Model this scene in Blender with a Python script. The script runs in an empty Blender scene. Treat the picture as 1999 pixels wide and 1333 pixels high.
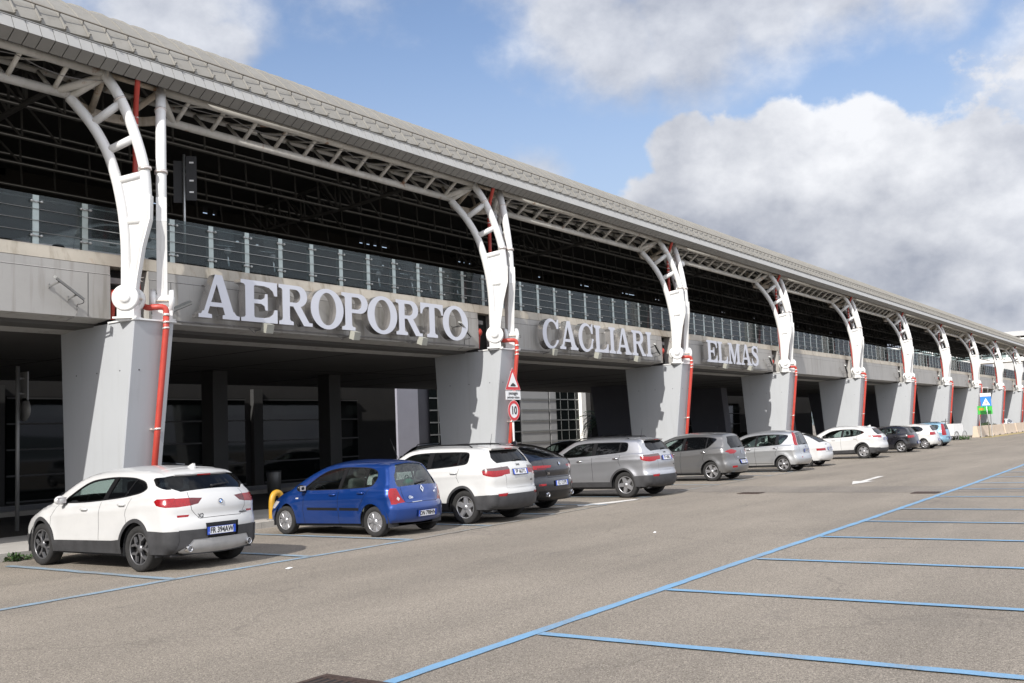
import bpy, math, random
from math import sin, cos, pi, radians, sqrt, hypot, atan2
from mathutils import Vector, Matrix, Euler
from mathutils.geometry import delaunay_2d_cdt
random.seed(7)
SC = bpy.context.scene
COL = SC.collection

# ---------------------------------------------------------------- camera
cd = bpy.data.cameras.new('camera')
CAM = bpy.data.objects.new('camera', cd)
COL.objects.link(CAM)
cd.sensor_width = 36.0
cd.lens = 35.0
cd.clip_start = 0.1
cd.clip_end = 3000.0
_f, _cx, _cy = 1943.0, 999.5, 666.5
_vx, _vy, _sl = 2368.0 - _cx, 793.0 - _cy, -0.0425
_X = Vector((_vx, _vy, _f)).normalized()
_U = Vector((_sl, -1.0, (_vy - _sl * _vx) / _f)).normalized()
_Y = _U.cross(_X)
# world axes expressed in image space (x right, y down, z forward)
right = Vector((_X.x, _Y.x, _U.x)); down = Vector((_X.y, _Y.y, _U.y)); fwd = Vector((_X.z, _Y.z, _U.z))
CAM.matrix_world = Matrix(((right.x, -down.x, -fwd.x, 0), (right.y, -down.y, -fwd.y, 0), (right.z, -down.z, -fwd.z, 1.8), (0, 0, 0, 1)))
SC.camera = CAM
def pix_dir(u, v):
    return (right * (u - _cx) + down * (v - _cy) + fwd * _f).normalized()

# ---------------------------------------------------------------- view
SC.view_settings.view_transform = 'Standard'
SC.view_settings.look = 'None'
SC.view_settings.gamma = 1.0
SC.view_settings.exposure = 0.15

# ---------------------------------------------------------------- sun
SUN = Vector((-1.37, -0.28, 1.0)).normalized()
ld = bpy.data.lights.new('sun', 'SUN')
ld.energy = 5.0
ld.angle = radians(0.5)
ld.color = (1.0, 0.965, 0.915)
so = bpy.data.objects.new('sun', ld)
so.rotation_euler = SUN.to_track_quat('Z', 'Y').to_euler()
so.location = (-30, -10, 40)
COL.objects.link(so)

# ---------------------------------------------------------------- world: sky with clouds
W = bpy.data.worlds.new('World')
SC.world = W
W.use_nodes = True
nt = W.node_tree
for n in list(nt.nodes):
    nt.nodes.remove(n)
def wn(t, **k):
    n = nt.nodes.new(t)
    for a, b in k.items():
        setattr(n, a, b)
    return n
def wmath(op, a, b=None, c=None, clamp=False):
    n = wn('ShaderNodeMath', operation=op, use_clamp=clamp)
    for i, v in enumerate((a, b, c)):
        if v is None: continue
        if isinstance(v, (int, float)): n.inputs[i].default_value = v
        else: nt.links.new(v, n.inputs[i])
    return n.outputs[0]
wout = wn('ShaderNodeOutputWorld')
bg = wn('ShaderNodeBackground')
nt.links.new(bg.outputs[0], wout.inputs[0])
sky = wn('ShaderNodeTexSky', sky_type='NISHITA')
sky.sun_disc = False
sky.sun_elevation = math.asin(SUN.z)
sky.sun_rotation = atan2(SUN.x, SUN.y)
sky.altitude = 0
sky.air_density = 1.0
sky.dust_density = 1.2
sky.ozone_density = 1.5
tc = wn('ShaderNodeTexCoord')
DIR = tc.outputs['Generated']
nz = wn('ShaderNodeTexNoise')
nz.inputs['Scale'].default_value = 7.0
nz.inputs['Detail'].default_value = 9.0
nz.inputs['Roughness'].default_value = 0.56
mp = wn('ShaderNodeMapping')
mp.inputs['Scale'].default_value = (1.0, 1.0, 1.35)
nt.links.new(DIR, mp.inputs[0])
nt.links.new(mp.outputs[0], nz.inputs['Vector'])
FB = nz.outputs['Fac']
nz2 = wn('ShaderNodeTexNoise')
nz2.inputs['Scale'].default_value = 24.0
nz2.inputs['Detail'].default_value = 10.0
nz2.inputs['Roughness'].default_value = 0.6
nt.links.new(mp.outputs[0], nz2.inputs['Vector'])
FB2 = nz2.outputs['Fac']
def blob_max(blobs):
    acc = None
    for (u, v, rad) in blobs:
        d = u.normalized() if v is None else pix_dir(u, v)
        dp = wn('ShaderNodeVectorMath', operation='DOT_PRODUCT')
        nt.links.new(DIR, dp.inputs[0]); dp.inputs[1].default_value = d
        a = wmath('ARCCOSINE', dp.outputs['Value'])
        x = wmath('MULTIPLY_ADD', a, -1943.0 / rad, 1.0)
        acc = x if acc is None else wmath('MAXIMUM', acc, x)
    return acc
soft = blob_max([(1120, 20, 170), (1200, 80, 150), (1350, 10, 210), (1500, -20, 180), (1650, -40, 150), (1800, -70, 150), (1040, -80, 150), (330, 40, 170), (250, 80, 90), (430, 90, 80),
                 (-400, -200, 500), (700, -700, 500), (2300, 100, 300), (3000, 300, 700), (1040, 370, 90)])
hard = blob_max([(1345, 305, 85), (1420, 340, 120), (1540, 290, 100), (1620, 285, 90), (1685, 262, 82), (1750, 350, 110), (1880, 325, 95), (1965, 335, 85), (1600, 430, 220), (1400, 460, 190), (1300, 440, 120),
                 (1850, 500, 260), (1650, 620, 330), (2050, 600, 330), (2500, 650, 500), (3600, 700, 900), (-1500, 600, 700), (-3000, 600, 900),
                 (Vector((.1, -1, .45)), None, 1943*.95), (Vector((1, -.8, .7)), None, 1943*.75), (Vector((.3, -.5, 1)), None, 1943*.55)])  # last three: unseen clouds added behind and overhead as fill light
def sstep(x, lo, hi):
    mr = wn('ShaderNodeMapRange', interpolation_type='SMOOTHSTEP')
    mr.inputs['From Min'].default_value = lo; mr.inputs['From Max'].default_value = hi
    nt.links.new(x, mr.inputs['Value'])
    return mr.outputs[0]
n1 = wmath('SUBTRACT', FB, 0.5)
n2 = wmath('SUBTRACT', FB2, 0.5)
dens_s = sstep(wmath('ADD', soft, wmath('ADD', wmath('MULTIPLY', n1, 1.3), wmath('MULTIPLY', n2, .5))), -.12, .62)
hh = wmath('ADD', wmath('ADD', hard, wmath('MULTIPLY', n1, .9)), wmath('MULTIPLY', n2, .7))
dens_h = sstep(hh, 0.0, .20)
dens = wmath('MAXIMUM', wmath('MULTIPLY', dens_s, .88), wmath('MULTIPLY', dens_h, .97))
# shading of clouds: thicker parts and lower parts greyer
sepz = wn('ShaderNodeSeparateXYZ'); nt.links.new(DIR, sepz.inputs[0])
low = sstep(sepz.outputs['Z'], 0.10, 0.26)
nz3 = wn('ShaderNodeTexNoise'); nz3.inputs['Scale'].default_value = 4.2; nz3.inputs['Detail'].default_value = 6.0
mp3 = wn('ShaderNodeMapping'); mp3.inputs['Location'].default_value = (3.1, 1.7, 5.2)
nt.links.new(DIR, mp3.inputs[0]); nt.links.new(mp3.outputs[0], nz3.inputs['Vector'])
# sun-side relief: compare the billow noise with itself a step towards the sun
def fbm(scale, detail, off):
    m = wn('ShaderNodeMapping'); m.inputs['Scale'].default_value = (1.0, 1.0, 1.35); m.inputs['Location'].default_value = off
    nt.links.new(DIR, m.inputs[0])
    n = wn('ShaderNodeTexNoise'); n.inputs['Scale'].default_value = scale; n.inputs['Detail'].default_value = detail; n.inputs['Roughness'].default_value = .56
    nt.links.new(m.outputs[0], n.inputs['Vector'])
    return n.outputs['Fac']
SD = SUN + Vector((0, 0, .5)); SD.normalize()
rel1 = wmath('SUBTRACT', FB, fbm(7.0, 9.0, tuple(SD*.035)))
rel2 = wmath('SUBTRACT', FB2, fbm(24.0, 10.0, tuple(SD*.010)))
rel = wmath('ADD', wmath('MULTIPLY', rel1, 2.0), wmath('MULTIPLY', rel2, .35))
edge = wmath('SUBTRACT', 1.0, sstep(hh, .05, .55))       # thin cloud rims catch the light
glow = blob_max([(1900, 340, 210), (1600, 270, 200), (1960, 430, 190), (1420, 330, 150)])
glow = sstep(glow, 0.0, .8)
sh = wmath('ADD', wmath('ADD', wmath('MULTIPLY', low, .30), wmath('MULTIPLY', edge, .18)), wmath('ADD', wmath('MULTIPLY', glow, .42), wmath('ADD', rel, wmath('MULTIPLY', wmath('SUBTRACT', nz3.outputs['Fac'], .46), .9))), clamp=True)
cr = wn('ShaderNodeMix', data_type='RGBA')
cr.inputs[6].default_value = (.36, .385, .455, 1)
cr.inputs[7].default_value = (.86, .87, .90, 1)
nt.links.new(sh, cr.inputs[0])
# clouds behind the camera, unseen, brightened as added fill light
away = wn('ShaderNodeMapRange', interpolation_type='SMOOTHSTEP')
away.inputs['From Min'].default_value = .25; away.inputs['From Max'].default_value = -.6; away.inputs['To Min'].default_value = 1.0; away.inputs['To Max'].default_value = 2.35
nt.links.new(sepz.outputs['Y'], away.inputs['Value'])
crv = wn('ShaderNodeVectorMath', operation='SCALE')
nt.links.new(cr.outputs[2], crv.inputs[0]); nt.links.new(away.outputs[0], crv.inputs['Scale'])
skm = wn('ShaderNodeMix', data_type='RGBA', blend_type='MULTIPLY')
skm.inputs[0].default_value = 1.0
nt.links.new(sky.outputs[0], skm.inputs[6])
SKY_STR = 0.14
skm.inputs[7].default_value = (SKY_STR * 1.10, SKY_STR * 1.06, SKY_STR * 1.09, 1)
mixc = wn('ShaderNodeMix', data_type='RGBA')
nt.links.new(dens, mixc.inputs[0])
hz = wn('ShaderNodeMapRange', interpolation_type='SMOOTHSTEP')
hz.inputs['From Min'].default_value = .42; hz.inputs['From Max'].default_value = .12; hz.inputs['To Max'].default_value = .62
nt.links.new(sepz.outputs['Z'], hz.inputs['Value'])
hzm = wn('ShaderNodeMix', data_type='RGBA')
nt.links.new(hz.outputs[0], hzm.inputs[0]); nt.links.new(skm.outputs[2], hzm.inputs[6]); hzm.inputs[7].default_value = (.46, .53, .63, 1)
nt.links.new(hzm.outputs[2], mixc.inputs[6])
nt.links.new(crv.outputs[0], mixc.inputs[7])
nt.links.new(mixc.outputs[2], bg.inputs['Color'])
bg.inputs['Strength'].default_value = 1.0
# ---------------------------------------------------------------- mesh helpers
class MB:
    """collects shapes, builds ONE mesh object"""
    def __init__(s):
        s.v = []; s.f = []; s.m = []; s.s = []
    def add(s, vs, fs, mi=0, sm=False):
        o = len(s.v); s.v += [tuple(p) for p in vs]
        for f in fs:
            s.f.append([i + o for i in f]); s.m.append(mi); s.s.append(sm)
    def box(s, x0, x1, y0, y1, z0, z1, mi=0):
        s.add([(x0,y0,z0),(x1,y0,z0),(x1,y1,z0),(x0,y1,z0),(x0,y0,z1),(x1,y0,z1),(x1,y1,z1),(x0,y1,z1)],
              [(3,2,1,0),(4,5,6,7),(0,1,5,4),(1,2,6,5),(2,3,7,6),(3,0,4,7)], mi)
    def obox(s, c, ax, ay, az, mi=0):
        """oriented box: centre and three half-axis vectors"""
        c = Vector(c); ax = Vector(ax); ay = Vector(ay); az = Vector(az)
        p = [c + ax * i + ay * j + az * k for k in (-1, 1) for j in (-1, 1) for i in (-1, 1)]
        s.add(p, [(0,2,3,1),(4,5,7,6),(0,1,5,4),(1,3,7,5),(3,2,6,7),(2,0,4,6)], mi)
    def bar(s, a, b, w, h, up=(0,0,1), mi=0):
        a = Vector(a); b = Vector(b); d = b - a
        x = d.normalized(); up = Vector(up)
        y = up.cross(x)
        if y.length < 1e-4: y = Vector((1,0,0)).cross(x)
        y.normalize(); z = x.cross(y)
        s.obox((a + b) / 2, d / 2, y * w / 2, z * h / 2, mi)
    def tube(s, path, r, n=12, mi=0, caps=True, closed=False):
        path = [Vector(p) for p in path]
        rr = r if isinstance(r, (list, tuple)) else [r] * len(path)
        L = len(path); rings = []
        t0 = (path[1] - path[0]).normalized()
        ref = Vector((0,0,1)) if abs(t0.z) < .9 else Vector((1,0,0))
        nrm = (ref - t0 * ref.dot(t0)).normalized()
        for i in range(L):
            if closed: t = path[(i+1) % L] - path[i-1]
            elif i == 0: t = path[1] - path[0]
            elif i == L-1: t = path[-1] - path[-2]
            else: t = (path[i+1] - path[i]).normalized() + (path[i] - path[i-1]).normalized()
            t.normalize()
            nrm = (nrm - t * nrm.dot(t)).normalized()
            bn = t.cross(nrm)
            rings.append([path[i] + (nrm * cos(2*pi*k/n) + bn * sin(2*pi*k/n)) * rr[i] for k in range(n)])
        vs = [p for q in rings for p in q]; fs = []
        for i in range(L if closed else L-1):
            j = (i+1) % L
            for k in range(n):
                fs.append((i*n+k, j*n+k, j*n+(k+1)%n, i*n+(k+1)%n)[::-1])
        s.add(vs, fs, mi, True)
        if caps and not closed:
            s.add(rings[0], [tuple(range(n))], mi); s.add(rings[-1], [tuple(range(n))[::-1]], mi)
    def lathe(s, prof, c, axis, n=32, mi=0, smooth=True):
        """prof: (radius, height along axis)"""
        c = Vector(c); a = Vector(axis).normalized()
        ref = Vector((0,0,1)) if abs(a.z) < .9 else Vector((1,0,0))
        u = (ref - a * ref.dot(a)).normalized(); w = a.cross(u)
        vs = []
        for (r, h) in prof:
            for k in range(n):
                th = 2*pi*k/n
                vs.append(c + a*h + (u*cos(th) + w*sin(th)) * max(r, 1e-5))
        fs = []
        for i in range(len(prof)-1):
            for k in range(n):
                fs.append((i*n+k, i*n+(k+1)%n, (i+1)*n+(k+1)%n, (i+1)*n+k))
        s.add(vs, fs, mi, smooth)
    def prism(s, poly, f, d, mi=0, back=True):
        """poly: 2D list; f(x,y,t) -> 3D, extruded t=0..d"""
        n = len(poly)
        a = [f(x, y, 0) for x, y in poly]; b = [f(x, y, d) for x, y in poly]
        fs = [tuple(range(n))]
        if back: fs.append(tuple(range(2*n-1, n-1, -1)))
        for i in range(n):
            j = (i+1) % n
            fs.append((i, i+n, j+n, j))
        s.add(a + b, fs, mi)
    def ball(s, c, r, n=12, mi=0, sc=(1,1,1)):
        vs = []; fs = []; m = n//2
        for i in range(m+1):
            ph = pi*i/m
            for k in range(n):
                th = 2*pi*k/n
                vs.append((c[0]+r*sc[0]*sin(ph)*cos(th), c[1]+r*sc[1]*sin(ph)*sin(th), c[2]+r*sc[2]*cos(ph)))
        for i in range(m):
            for k in range(n):
                fs.append((i*n+k, (i+1)*n+k, (i+1)*n+(k+1)%n, i*n+(k+1)%n))
        s.add(vs, fs, mi, True)
    def sheet(s, pts, mi=0):
        s.add(pts, [tuple(range(len(pts)))], mi)
    def build(s, name, mats, parent=None, fix=True):
        me = bpy.data.meshes.new(name)
        me.from_pydata(s.v, [], s.f)
        if not isinstance(mats, (list, tuple)): mats = [mats]
        for m in mats: me.materials.append(m)
        for p, mi, sm in zip(me.polygons, s.m, s.s):
            p.material_index = mi; p.use_smooth = sm
        me.update()
        if fix:
            import bmesh
            bm = bmesh.new(); bm.from_mesh(me)
            bmesh.ops.remove_doubles(bm, verts=bm.verts, dist=1e-5)
            bmesh.ops.recalc_face_normals(bm, faces=bm.faces)
            bm.to_mesh(me); bm.free()
        ob = bpy.data.objects.new(name, me)
        COL.objects.link(ob)
        if parent is not None: ob.parent = parent
        return ob

def tag(o, label=None, cat=None, group=None, kind=None):
    if label: o['label'] = label
    if cat: o['category'] = cat
    if group: o['group'] = group
    if kind: o['kind'] = kind
    return o
def thing(name, label, cat, loc=(0,0,0), rz=0.0, group=None):
    o = bpy.data.objects.new(name, None)
    o.empty_display_size = .3
    COL.objects.link(o); o.location = loc; o.rotation_euler = (0, 0, rz)
    return tag(o, label, cat, group)
def copy_tree(o, parent=None):
    c = o.copy(); COL.objects.link(c); c.parent = parent
    for ch in [x for x in KIDS.get(o.name, [])] or list(o.children):
        copy_tree(ch, c)
    return c
KIDS = {}
def dup(o, loc, label, rz=None, group=None):
    c = copy_tree(o); c.location = loc
    if rz is not None: c.rotation_euler = (0, 0, rz)
    c['label'] = label
    if group: c['group'] = group
    return c

def pip(x, y, poly):
    r = False; n = len(poly); j = n-1
    for i in range(n):
        xi, yi = poly[i]; xj, yj = poly[j]
        if (yi > y) != (yj > y) and x < (xj-xi)*(y-yi)/(yj-yi)+xi: r = not r
        j = i
    return r
def chaikin(pts, it=2, closed=True, q=.25):
    for _ in range(it):
        o = []; n = len(pts)
        rng = range(n) if closed else range(n-1)
        if not closed: o.append(pts[0])
        for i in rng:
            a = pts[i]; b = pts[(i+1) % n]
            o.append(tuple(a[k]*(1-q)+b[k]*q for k in range(len(a))))
            o.append(tuple(a[k]*q+b[k]*(1-q) for k in range(len(a))))
        if not closed: o.append(pts[-1])
        pts = o
    return pts
def offset_poly(poly, d):
    """inward offset (any winding) by d"""
    A = sum(poly[i][0]*poly[(i+1)%len(poly)][1]-poly[(i+1)%len(poly)][0]*poly[i][1] for i in range(len(poly)))
    sg = 1 if A > 0 else -1
    out = []; n = len(poly)
    for i in range(n):
        p0 = Vector(poly[i-1]); p1 = Vector(poly[i]); p2 = Vector(poly[(i+1) % n])
        e1 = (p1-p0).normalized(); e2 = (p2-p1).normalized()
        n1 = Vector((-e1.y, e1.x))*sg; n2 = Vector((-e2.y, e2.x))*sg
        b = n1+n2
        if b.length < 1e-5: b = n1
        b.normalize()
        k = d/max(.35, b.dot(n1))
        out.append((p1.x+b.x*k, p1.y+b.y*k))
    return out
def cdt_fill(adds, subs=(), extra=()):
    """triangles of union(adds)-subs in 2D -> verts, faces"""
    vs = []; fs = []
    for P in list(adds)+list(subs)+list(extra):
        o = len(vs); vs += [Vector(p) for p in P]; fs.append(list(range(o, o+len(P))))
    ov, oe, of, a, b, c = delaunay_2d_cdt(vs, [], fs, 0, 1e-6)
    keep = []
    for f in of:
        cx = sum(ov[i].x for i in f)/len(f); cy = sum(ov[i].y for i in f)/len(f)
        if any(pip(cx, cy, P) for P in adds) and not any(pip(cx, cy, P) for P in subs):
            keep.append(tuple(f))
    return [(p.x, p.y) for p in ov], keep
def extrude_shape(mb, adds, subs, fn, depth, mi_face=0, mi_side=1):
    V, F = cdt_fill(adds, subs)
    used = sorted({i for f in F for i in f}); mp = {k: j for j, k in enumerate(used)}
    F = [tuple(mp[i] for i in f) for f in F]; V = [V[i] for i in used]; n = len(V)
    a = [fn(x, y, 0) for x, y in V]; b = [fn(x, y, depth) for x, y in V]
    edges = {}
    for f in F:
        for i in range(len(f)):
            e = (f[i], f[(i+1) % len(f)])
            edges[e] = 1
    side = [(i, j) for (i, j) in edges if (j, i) not in edges]
    mb.add(a, F, mi_face)
    mb.add(b, [f[::-1] for f in F], mi_side)
    mb.add(a+b, [(i, i+n, j+n, j) for i, j in side], mi_side)
def ell(cx, cy, rx, ry, n=40, a0=0, a1=2*pi):
    full = abs(a1-a0-2*pi) < 1e-6
    return [(cx+rx*cos(a0+(a1-a0)*k/(n if full else n-1)), cy+ry*sin(a0+(a1-a0)*k/(n if full else n-1))) for k in range(n)]

def text_mesh(txt, size, bold=0.0, sx=1.0):
    """flat text outline as (verts, faces) centred on 0,0"""
    cu = bpy.data.curves.new('t', 'FONT'); cu.body = txt; cu.size = size
    cu.align_x = 'CENTER'; cu.align_y = 'CENTER'; cu.offset = bold; cu.resolution_u = 3
    ob = bpy.data.objects.new('t', cu); COL.objects.link(ob)
    dg = bpy.context.evaluated_depsgraph_get()
    me = bpy.data.meshes.new_from_object(ob.evaluated_get(dg))
    vs = [(v.co.x*sx, v.co.y) for v in me.vertices]; fs = [tuple(p.vertices) for p in me.polygons]
    bpy.data.objects.remove(ob); bpy.data.curves.remove(cu); bpy.data.meshes.remove(me)
    return vs, fs

# ---------------------------------------------------------------- materials
MATS = {}
def nodes_of(m):
    m.use_nodes = True
    return m.node_tree, m.node_tree.nodes['Principled BSDF']
def N(t, kind, **kw):
    n = t.nodes.new(kind)
    for a, b in kw.items(): setattr(n, a, b)
    return n
def noise(t, scale, detail=4, rough=.55, vec=None, dist=0):
    n = N(t, 'ShaderNodeTexNoise')
    n.inputs['Scale'].default_value = scale; n.inputs['Detail'].default_value = detail
    n.inputs['Roughness'].default_value = rough; n.inputs['Distortion'].default_value = dist
    if vec is not None: t.links.new(vec, n.inputs['Vector'])
    return n.outputs['Fac']
def ramp(t, fac, stops):
    r = N(t, 'ShaderNodeValToRGB')
    e = r.color_ramp.elements
    while len(e) > 1: e.remove(e[-1])
    e[0].position = stops[0][0]; e[0].color = (*stops[0][1], 1) if len(stops[0][1]) == 3 else stops[0][1]
    for p, c in stops[1:]:
        x = e.new(p); x.color = (*c, 1) if len(c) == 3 else c
    t.links.new(fac, r.inputs[0])
    return r.outputs[0]
def mixrgb(t, fac, a, b, blend='MIX'):
    m = N(t, 'ShaderNodeMix', data_type='RGBA', blend_type=blend)
    for s, v in ((0, fac), (6, a), (7, b)):
        if isinstance(v, (int, float)): m.inputs[s].default_value = v
        elif isinstance(v, (tuple, list)): m.inputs[s].default_value = (*v, 1) if len(v) == 3 else v
        else: t.links.new(v, m.inputs[s])
    return m.outputs[2]
def gvec(t, scale=(1,1,1)):
    """true world position so that textures never stretch"""
    g = N(t, 'ShaderNodeNewGeometry')
    mp = N(t, 'ShaderNodeMapping'); mp.inputs['Scale'].default_value = scale
    t.links.new(g.outputs['Position'], mp.inputs[0])
    return mp.outputs[0]
def bump(t, bs, h, strength=.3, dist=.01):
    b = N(t, 'ShaderNodeBump'); b.inputs['Strength'].default_value = strength; b.inputs['Distance'].default_value = dist
    t.links.new(h, b.inputs['Height']); t.links.new(b.outputs[0], bs.inputs['Normal'])
def mat(name, col, rough=.6, metal=0.0, var=.12, scale=1.2, fine=0.0, spec=.5, coat=0.0, streak=0.0, rust=0.0, bmp=0.0):
    if name in MATS: return MATS[name]
    m = bpy.data.materials.new(name); t, b = nodes_of(m)
    b.inputs['Roughness'].default_value = rough; b.inputs['Metallic'].default_value = metal
    b.inputs['Specular IOR Level'].default_value = spec
    b.inputs['Coat Weight'].default_value = coat; b.inputs['Coat Roughness'].default_value = .04
    c = col
    if var or streak or rust or fine:
        v = gvec(t)
        c1 = tuple(max(0, x*(1-var)) for x in col); c2 = tuple(min(1, x*(1+var*.6)) for x in col)
        f = noise(t, scale, 6, .6, v)
        out = ramp(t, f, [(.3, c1), (.7, c2)])
        if fine:
            f2 = noise(t, 60, 3, .6, v)
            out = mixrgb(t, fine, out, ramp(t, f2, [(.3, tuple(x*.6 for x in col)), (.7, tuple(min(1, x*1.3) for x in col))]))
        if streak:
            vs = gvec(t, (3.2, 3.2, .22))
            f3 = noise(t, 1.6, 5, .6, vs)
            g = ramp(t, f3, [(.52, (0,0,0)), (.74, (1,1,1))])
            gm = N(t, 'ShaderNodeMath', operation='MULTIPLY'); t.links.new(g, gm.inputs[0]); gm.inputs[1].default_value = streak
            out = mixrgb(t, gm.outputs[0], out, tuple(x*k for x, k in zip(col, (.42, .38, .31))))
        if rust:
            f4 = noise(t, 2.3, 7, .68, v)
            g = ramp(t, f4, [(.60, (0,0,0)), (.68, (1,1,1))])
            gm = N(t, 'ShaderNodeMath', operation='MULTIPLY'); t.links.new(g, gm.inputs[0]); gm.inputs[1].default_value = rust
            out = mixrgb(t, gm.outputs[0], out, (.26, .11, .035))
        t.links.new(out, b.inputs['Base Color'])
        if bmp:
            bump(t, b, noise(t, 35, 5, .6, v), bmp, .006)
    else:
        b.inputs['Base Color'].default_value = (*col, 1)
    MATS[name] = m
    return m
def emis(name, col, s):
    m = bpy.data.materials.new(name); t, b = nodes_of(m)
    b.inputs['Base Color'].default_value = (*col, 1)
    b.inputs['Emission Color'].default_value = (*col, 1); b.inputs['Emission Strength'].default_value = s
    return m
def glass_mat(name, tint=(.5,.55,.55), transp=.6, rough=.02, diff=(.02,.03,.03), base_refl=.05, diffamt=.1, gcol=1.0):
    """sheet glass: see-through with fresnel reflections"""
    m = bpy.data.materials.new(name); t, b = nodes_of(m)
    out = t.nodes['Material Output']; t.nodes.remove(b)
    tr = N(t, 'ShaderNodeBsdfTransparent'); tr.inputs[0].default_value = (*tint, 1)
    df = N(t, 'ShaderNodeBsdfDiffuse'); df.inputs[0].default_value = (*diff, 1)
    gl = N(t, 'ShaderNodeBsdfGlossy'); gl.inputs['Roughness'].default_value = rough; gl.inputs[0].default_value = (gcol,gcol,gcol,1)
    lw = N(t, 'ShaderNodeLayerWeight'); lw.inputs['Blend'].default_value = .5
    pw = N(t, 'ShaderNodeMath', operation='POWER'); t.links.new(lw.outputs['Facing'], pw.inputs[0]); pw.inputs[1].default_value = 4.0
    fr = N(t, 'ShaderNodeMath', operation='MULTIPLY_ADD'); t.links.new(pw.outputs[0], fr.inputs[0]); fr.inputs[1].default_value = .85; fr.inputs[2].default_value = .045
    m1 = N(t, 'ShaderNodeMixShader'); m1.inputs[0].default_value = diffamt
    t.links.new(tr.outputs[0], m1.inputs[1]); t.links.new(df.outputs[0], m1.inputs[2])
    m2 = N(t, 'ShaderNodeMixShader')
    ad = N(t, 'ShaderNodeMath', operation='ADD', use_clamp=True); ad.inputs[1].default_value = base_refl
    t.links.new(fr.outputs[0], ad.inputs[0]); t.links.new(ad.outputs[0], m2.inputs[0])
    t.links.new(m1.outputs[0], m2.inputs[1]); t.links.new(gl.outputs[0], m2.inputs[2])
    t.links.new(m2.outputs[0], out.inputs[0])
    return m

ASPH_STOPS = None
def asphalt_color(t, tone=(1,1,1)):
    v = gvec(t)
    base = ramp(t, noise(t, .23, 5, .6, v), [(.3, (.228,.202,.168)), (.7, (.270,.239,.199))])
    # aggregate: pale and dark chips
    vo = N(t, 'ShaderNodeTexVoronoi'); vo.inputs['Scale'].default_value = 130; t.links.new(v, vo.inputs['Vector'])
    sp = N(t, 'ShaderNodeSeparateColor'); t.links.new(vo.outputs['Color'], sp.inputs[0])
    chips = ramp(t, sp.outputs[0], [(0, (.42,.41,.40)), (.3, (.78,.77,.76)), (.6, (1.0,1.0,1.0)), (.85, (1.25,1.25,1.24)), (1.0, (1.8,1.8,1.8))])
    c = mixrgb(t, .9, base, chips, 'MULTIPLY')
    f = noise(t, 28, 5, .7, v)
    c = mixrgb(t, .9, c, ramp(t, f, [(.3, (.82,.82,.82)), (.7, (1.16,1.16,1.16))]), 'MULTIPLY')
    # broad wear along the driving direction
    w = noise(t, 1.0, 5, .55, gvec(t, (.12, .75, 1)))
    c = mixrgb(t, .75, c, ramp(t, w, [(.35, (.84,.84,.845)), (.62, (1.08,1.075,1.07))]), 'MULTIPLY')
    st = noise(t, .9, 6, .65, v)
    c = mixrgb(t, ramp(t, st, [(.64, (0,0,0)), (.76, (.4,.4,.4))]), c, (.10,.093,.085))
    # oil spots and tyre-dark streaks, hairline cracks
    oil = noise(t, .55, 3, .5, gvec(t, (1, .5, 1)))
    oil2 = noise(t, 6, 4, .6, v)
    om = N(t, 'ShaderNodeMath', operation='MULTIPLY'); t.links.new(ramp(t, oil, [(.60, (0,0,0)), (.74, (1,1,1))]), om.inputs[0]); t.links.new(ramp(t, oil2, [(.42, (0,0,0)), (.66, (.55,.55,.55))]), om.inputs[1])
    c = mixrgb(t, om.outputs[0], c, (.11,.10,.092))
    cv = N(t, 'ShaderNodeTexVoronoi', feature='DISTANCE_TO_EDGE'); cv.inputs['Scale'].default_value = .16
    wv = N(t, 'ShaderNodeVectorMath', operation='ADD'); t.links.new(v, wv.inputs[0])
    wn_ = N(t, 'ShaderNodeTexNoise'); wn_.inputs['Scale'].default_value = 1.7; wn_.inputs['Detail'].default_value = 6; t.links.new(v, wn_.inputs['Vector']); t.links.new(wn_.outputs['Color'], wv.inputs[1])
    t.links.new(wv.outputs[0], cv.inputs['Vector'])
    ck = ramp(t, cv.outputs['Distance'], [(0, (.45,.45,.45)), (.0016, (.3,.3,.3)), (.0028, (0,0,0))])
    c = mixrgb(t, ck, c, (.12,.105,.09))
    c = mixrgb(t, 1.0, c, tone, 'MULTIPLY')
    return c, v
def asphalt_mat(name, tone=(1,1,1)):
    m = bpy.data.materials.new(name); t, b = nodes_of(m)
    c, v = asphalt_color(t, tone)
    t.links.new(c, b.inputs['Base Color'])
    b.inputs['Roughness'].default_value = .9; b.inputs['Specular IOR Level'].default_value = .25
    bump(t, b, noise(t, 70, 4, .7, v), .55, .012)
    return m
def paint_mark(name, col, wear_lo, wear_hi, amt=1.0):
    """road paint worn through to the asphalt below"""
    m = bpy.data.materials.new(name); t, b = nodes_of(m)
    c, v = asphalt_color(t)
    f = noise(t, 55, 4, .75, v); g = noise(t, 2.2, 5, .6, v)
    ad = N(t, 'ShaderNodeMath', operation='MULTIPLY_ADD'); t.links.new(g, ad.inputs[0]); ad.inputs[1].default_value = .9
    t.links.new(f, ad.inputs[2])
    wr = N(t, 'ShaderNodeMapRange'); wr.inputs['From Min'].default_value = wear_lo; wr.inputs['From Max'].default_value = wear_hi
    wr.inputs['To Min'].default_value = 1 - amt; wr.inputs['To Max'].default_value = 1.0
    t.links.new(ad.outputs[0], wr.inputs['Value'])
    var = ramp(t, f, [(.3, tuple(x*.8 for x in col)), (.7, tuple(min(1, x*1.12) for x in col))])
    t.links.new(mixrgb(t, wr.outputs[0], var, c), b.inputs['Base Color'])
    b.inputs['Roughness'].default_value = .8
    bump(t, b, noise(t, 70, 4, .7, v), .4, .01)
    return m

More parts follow.
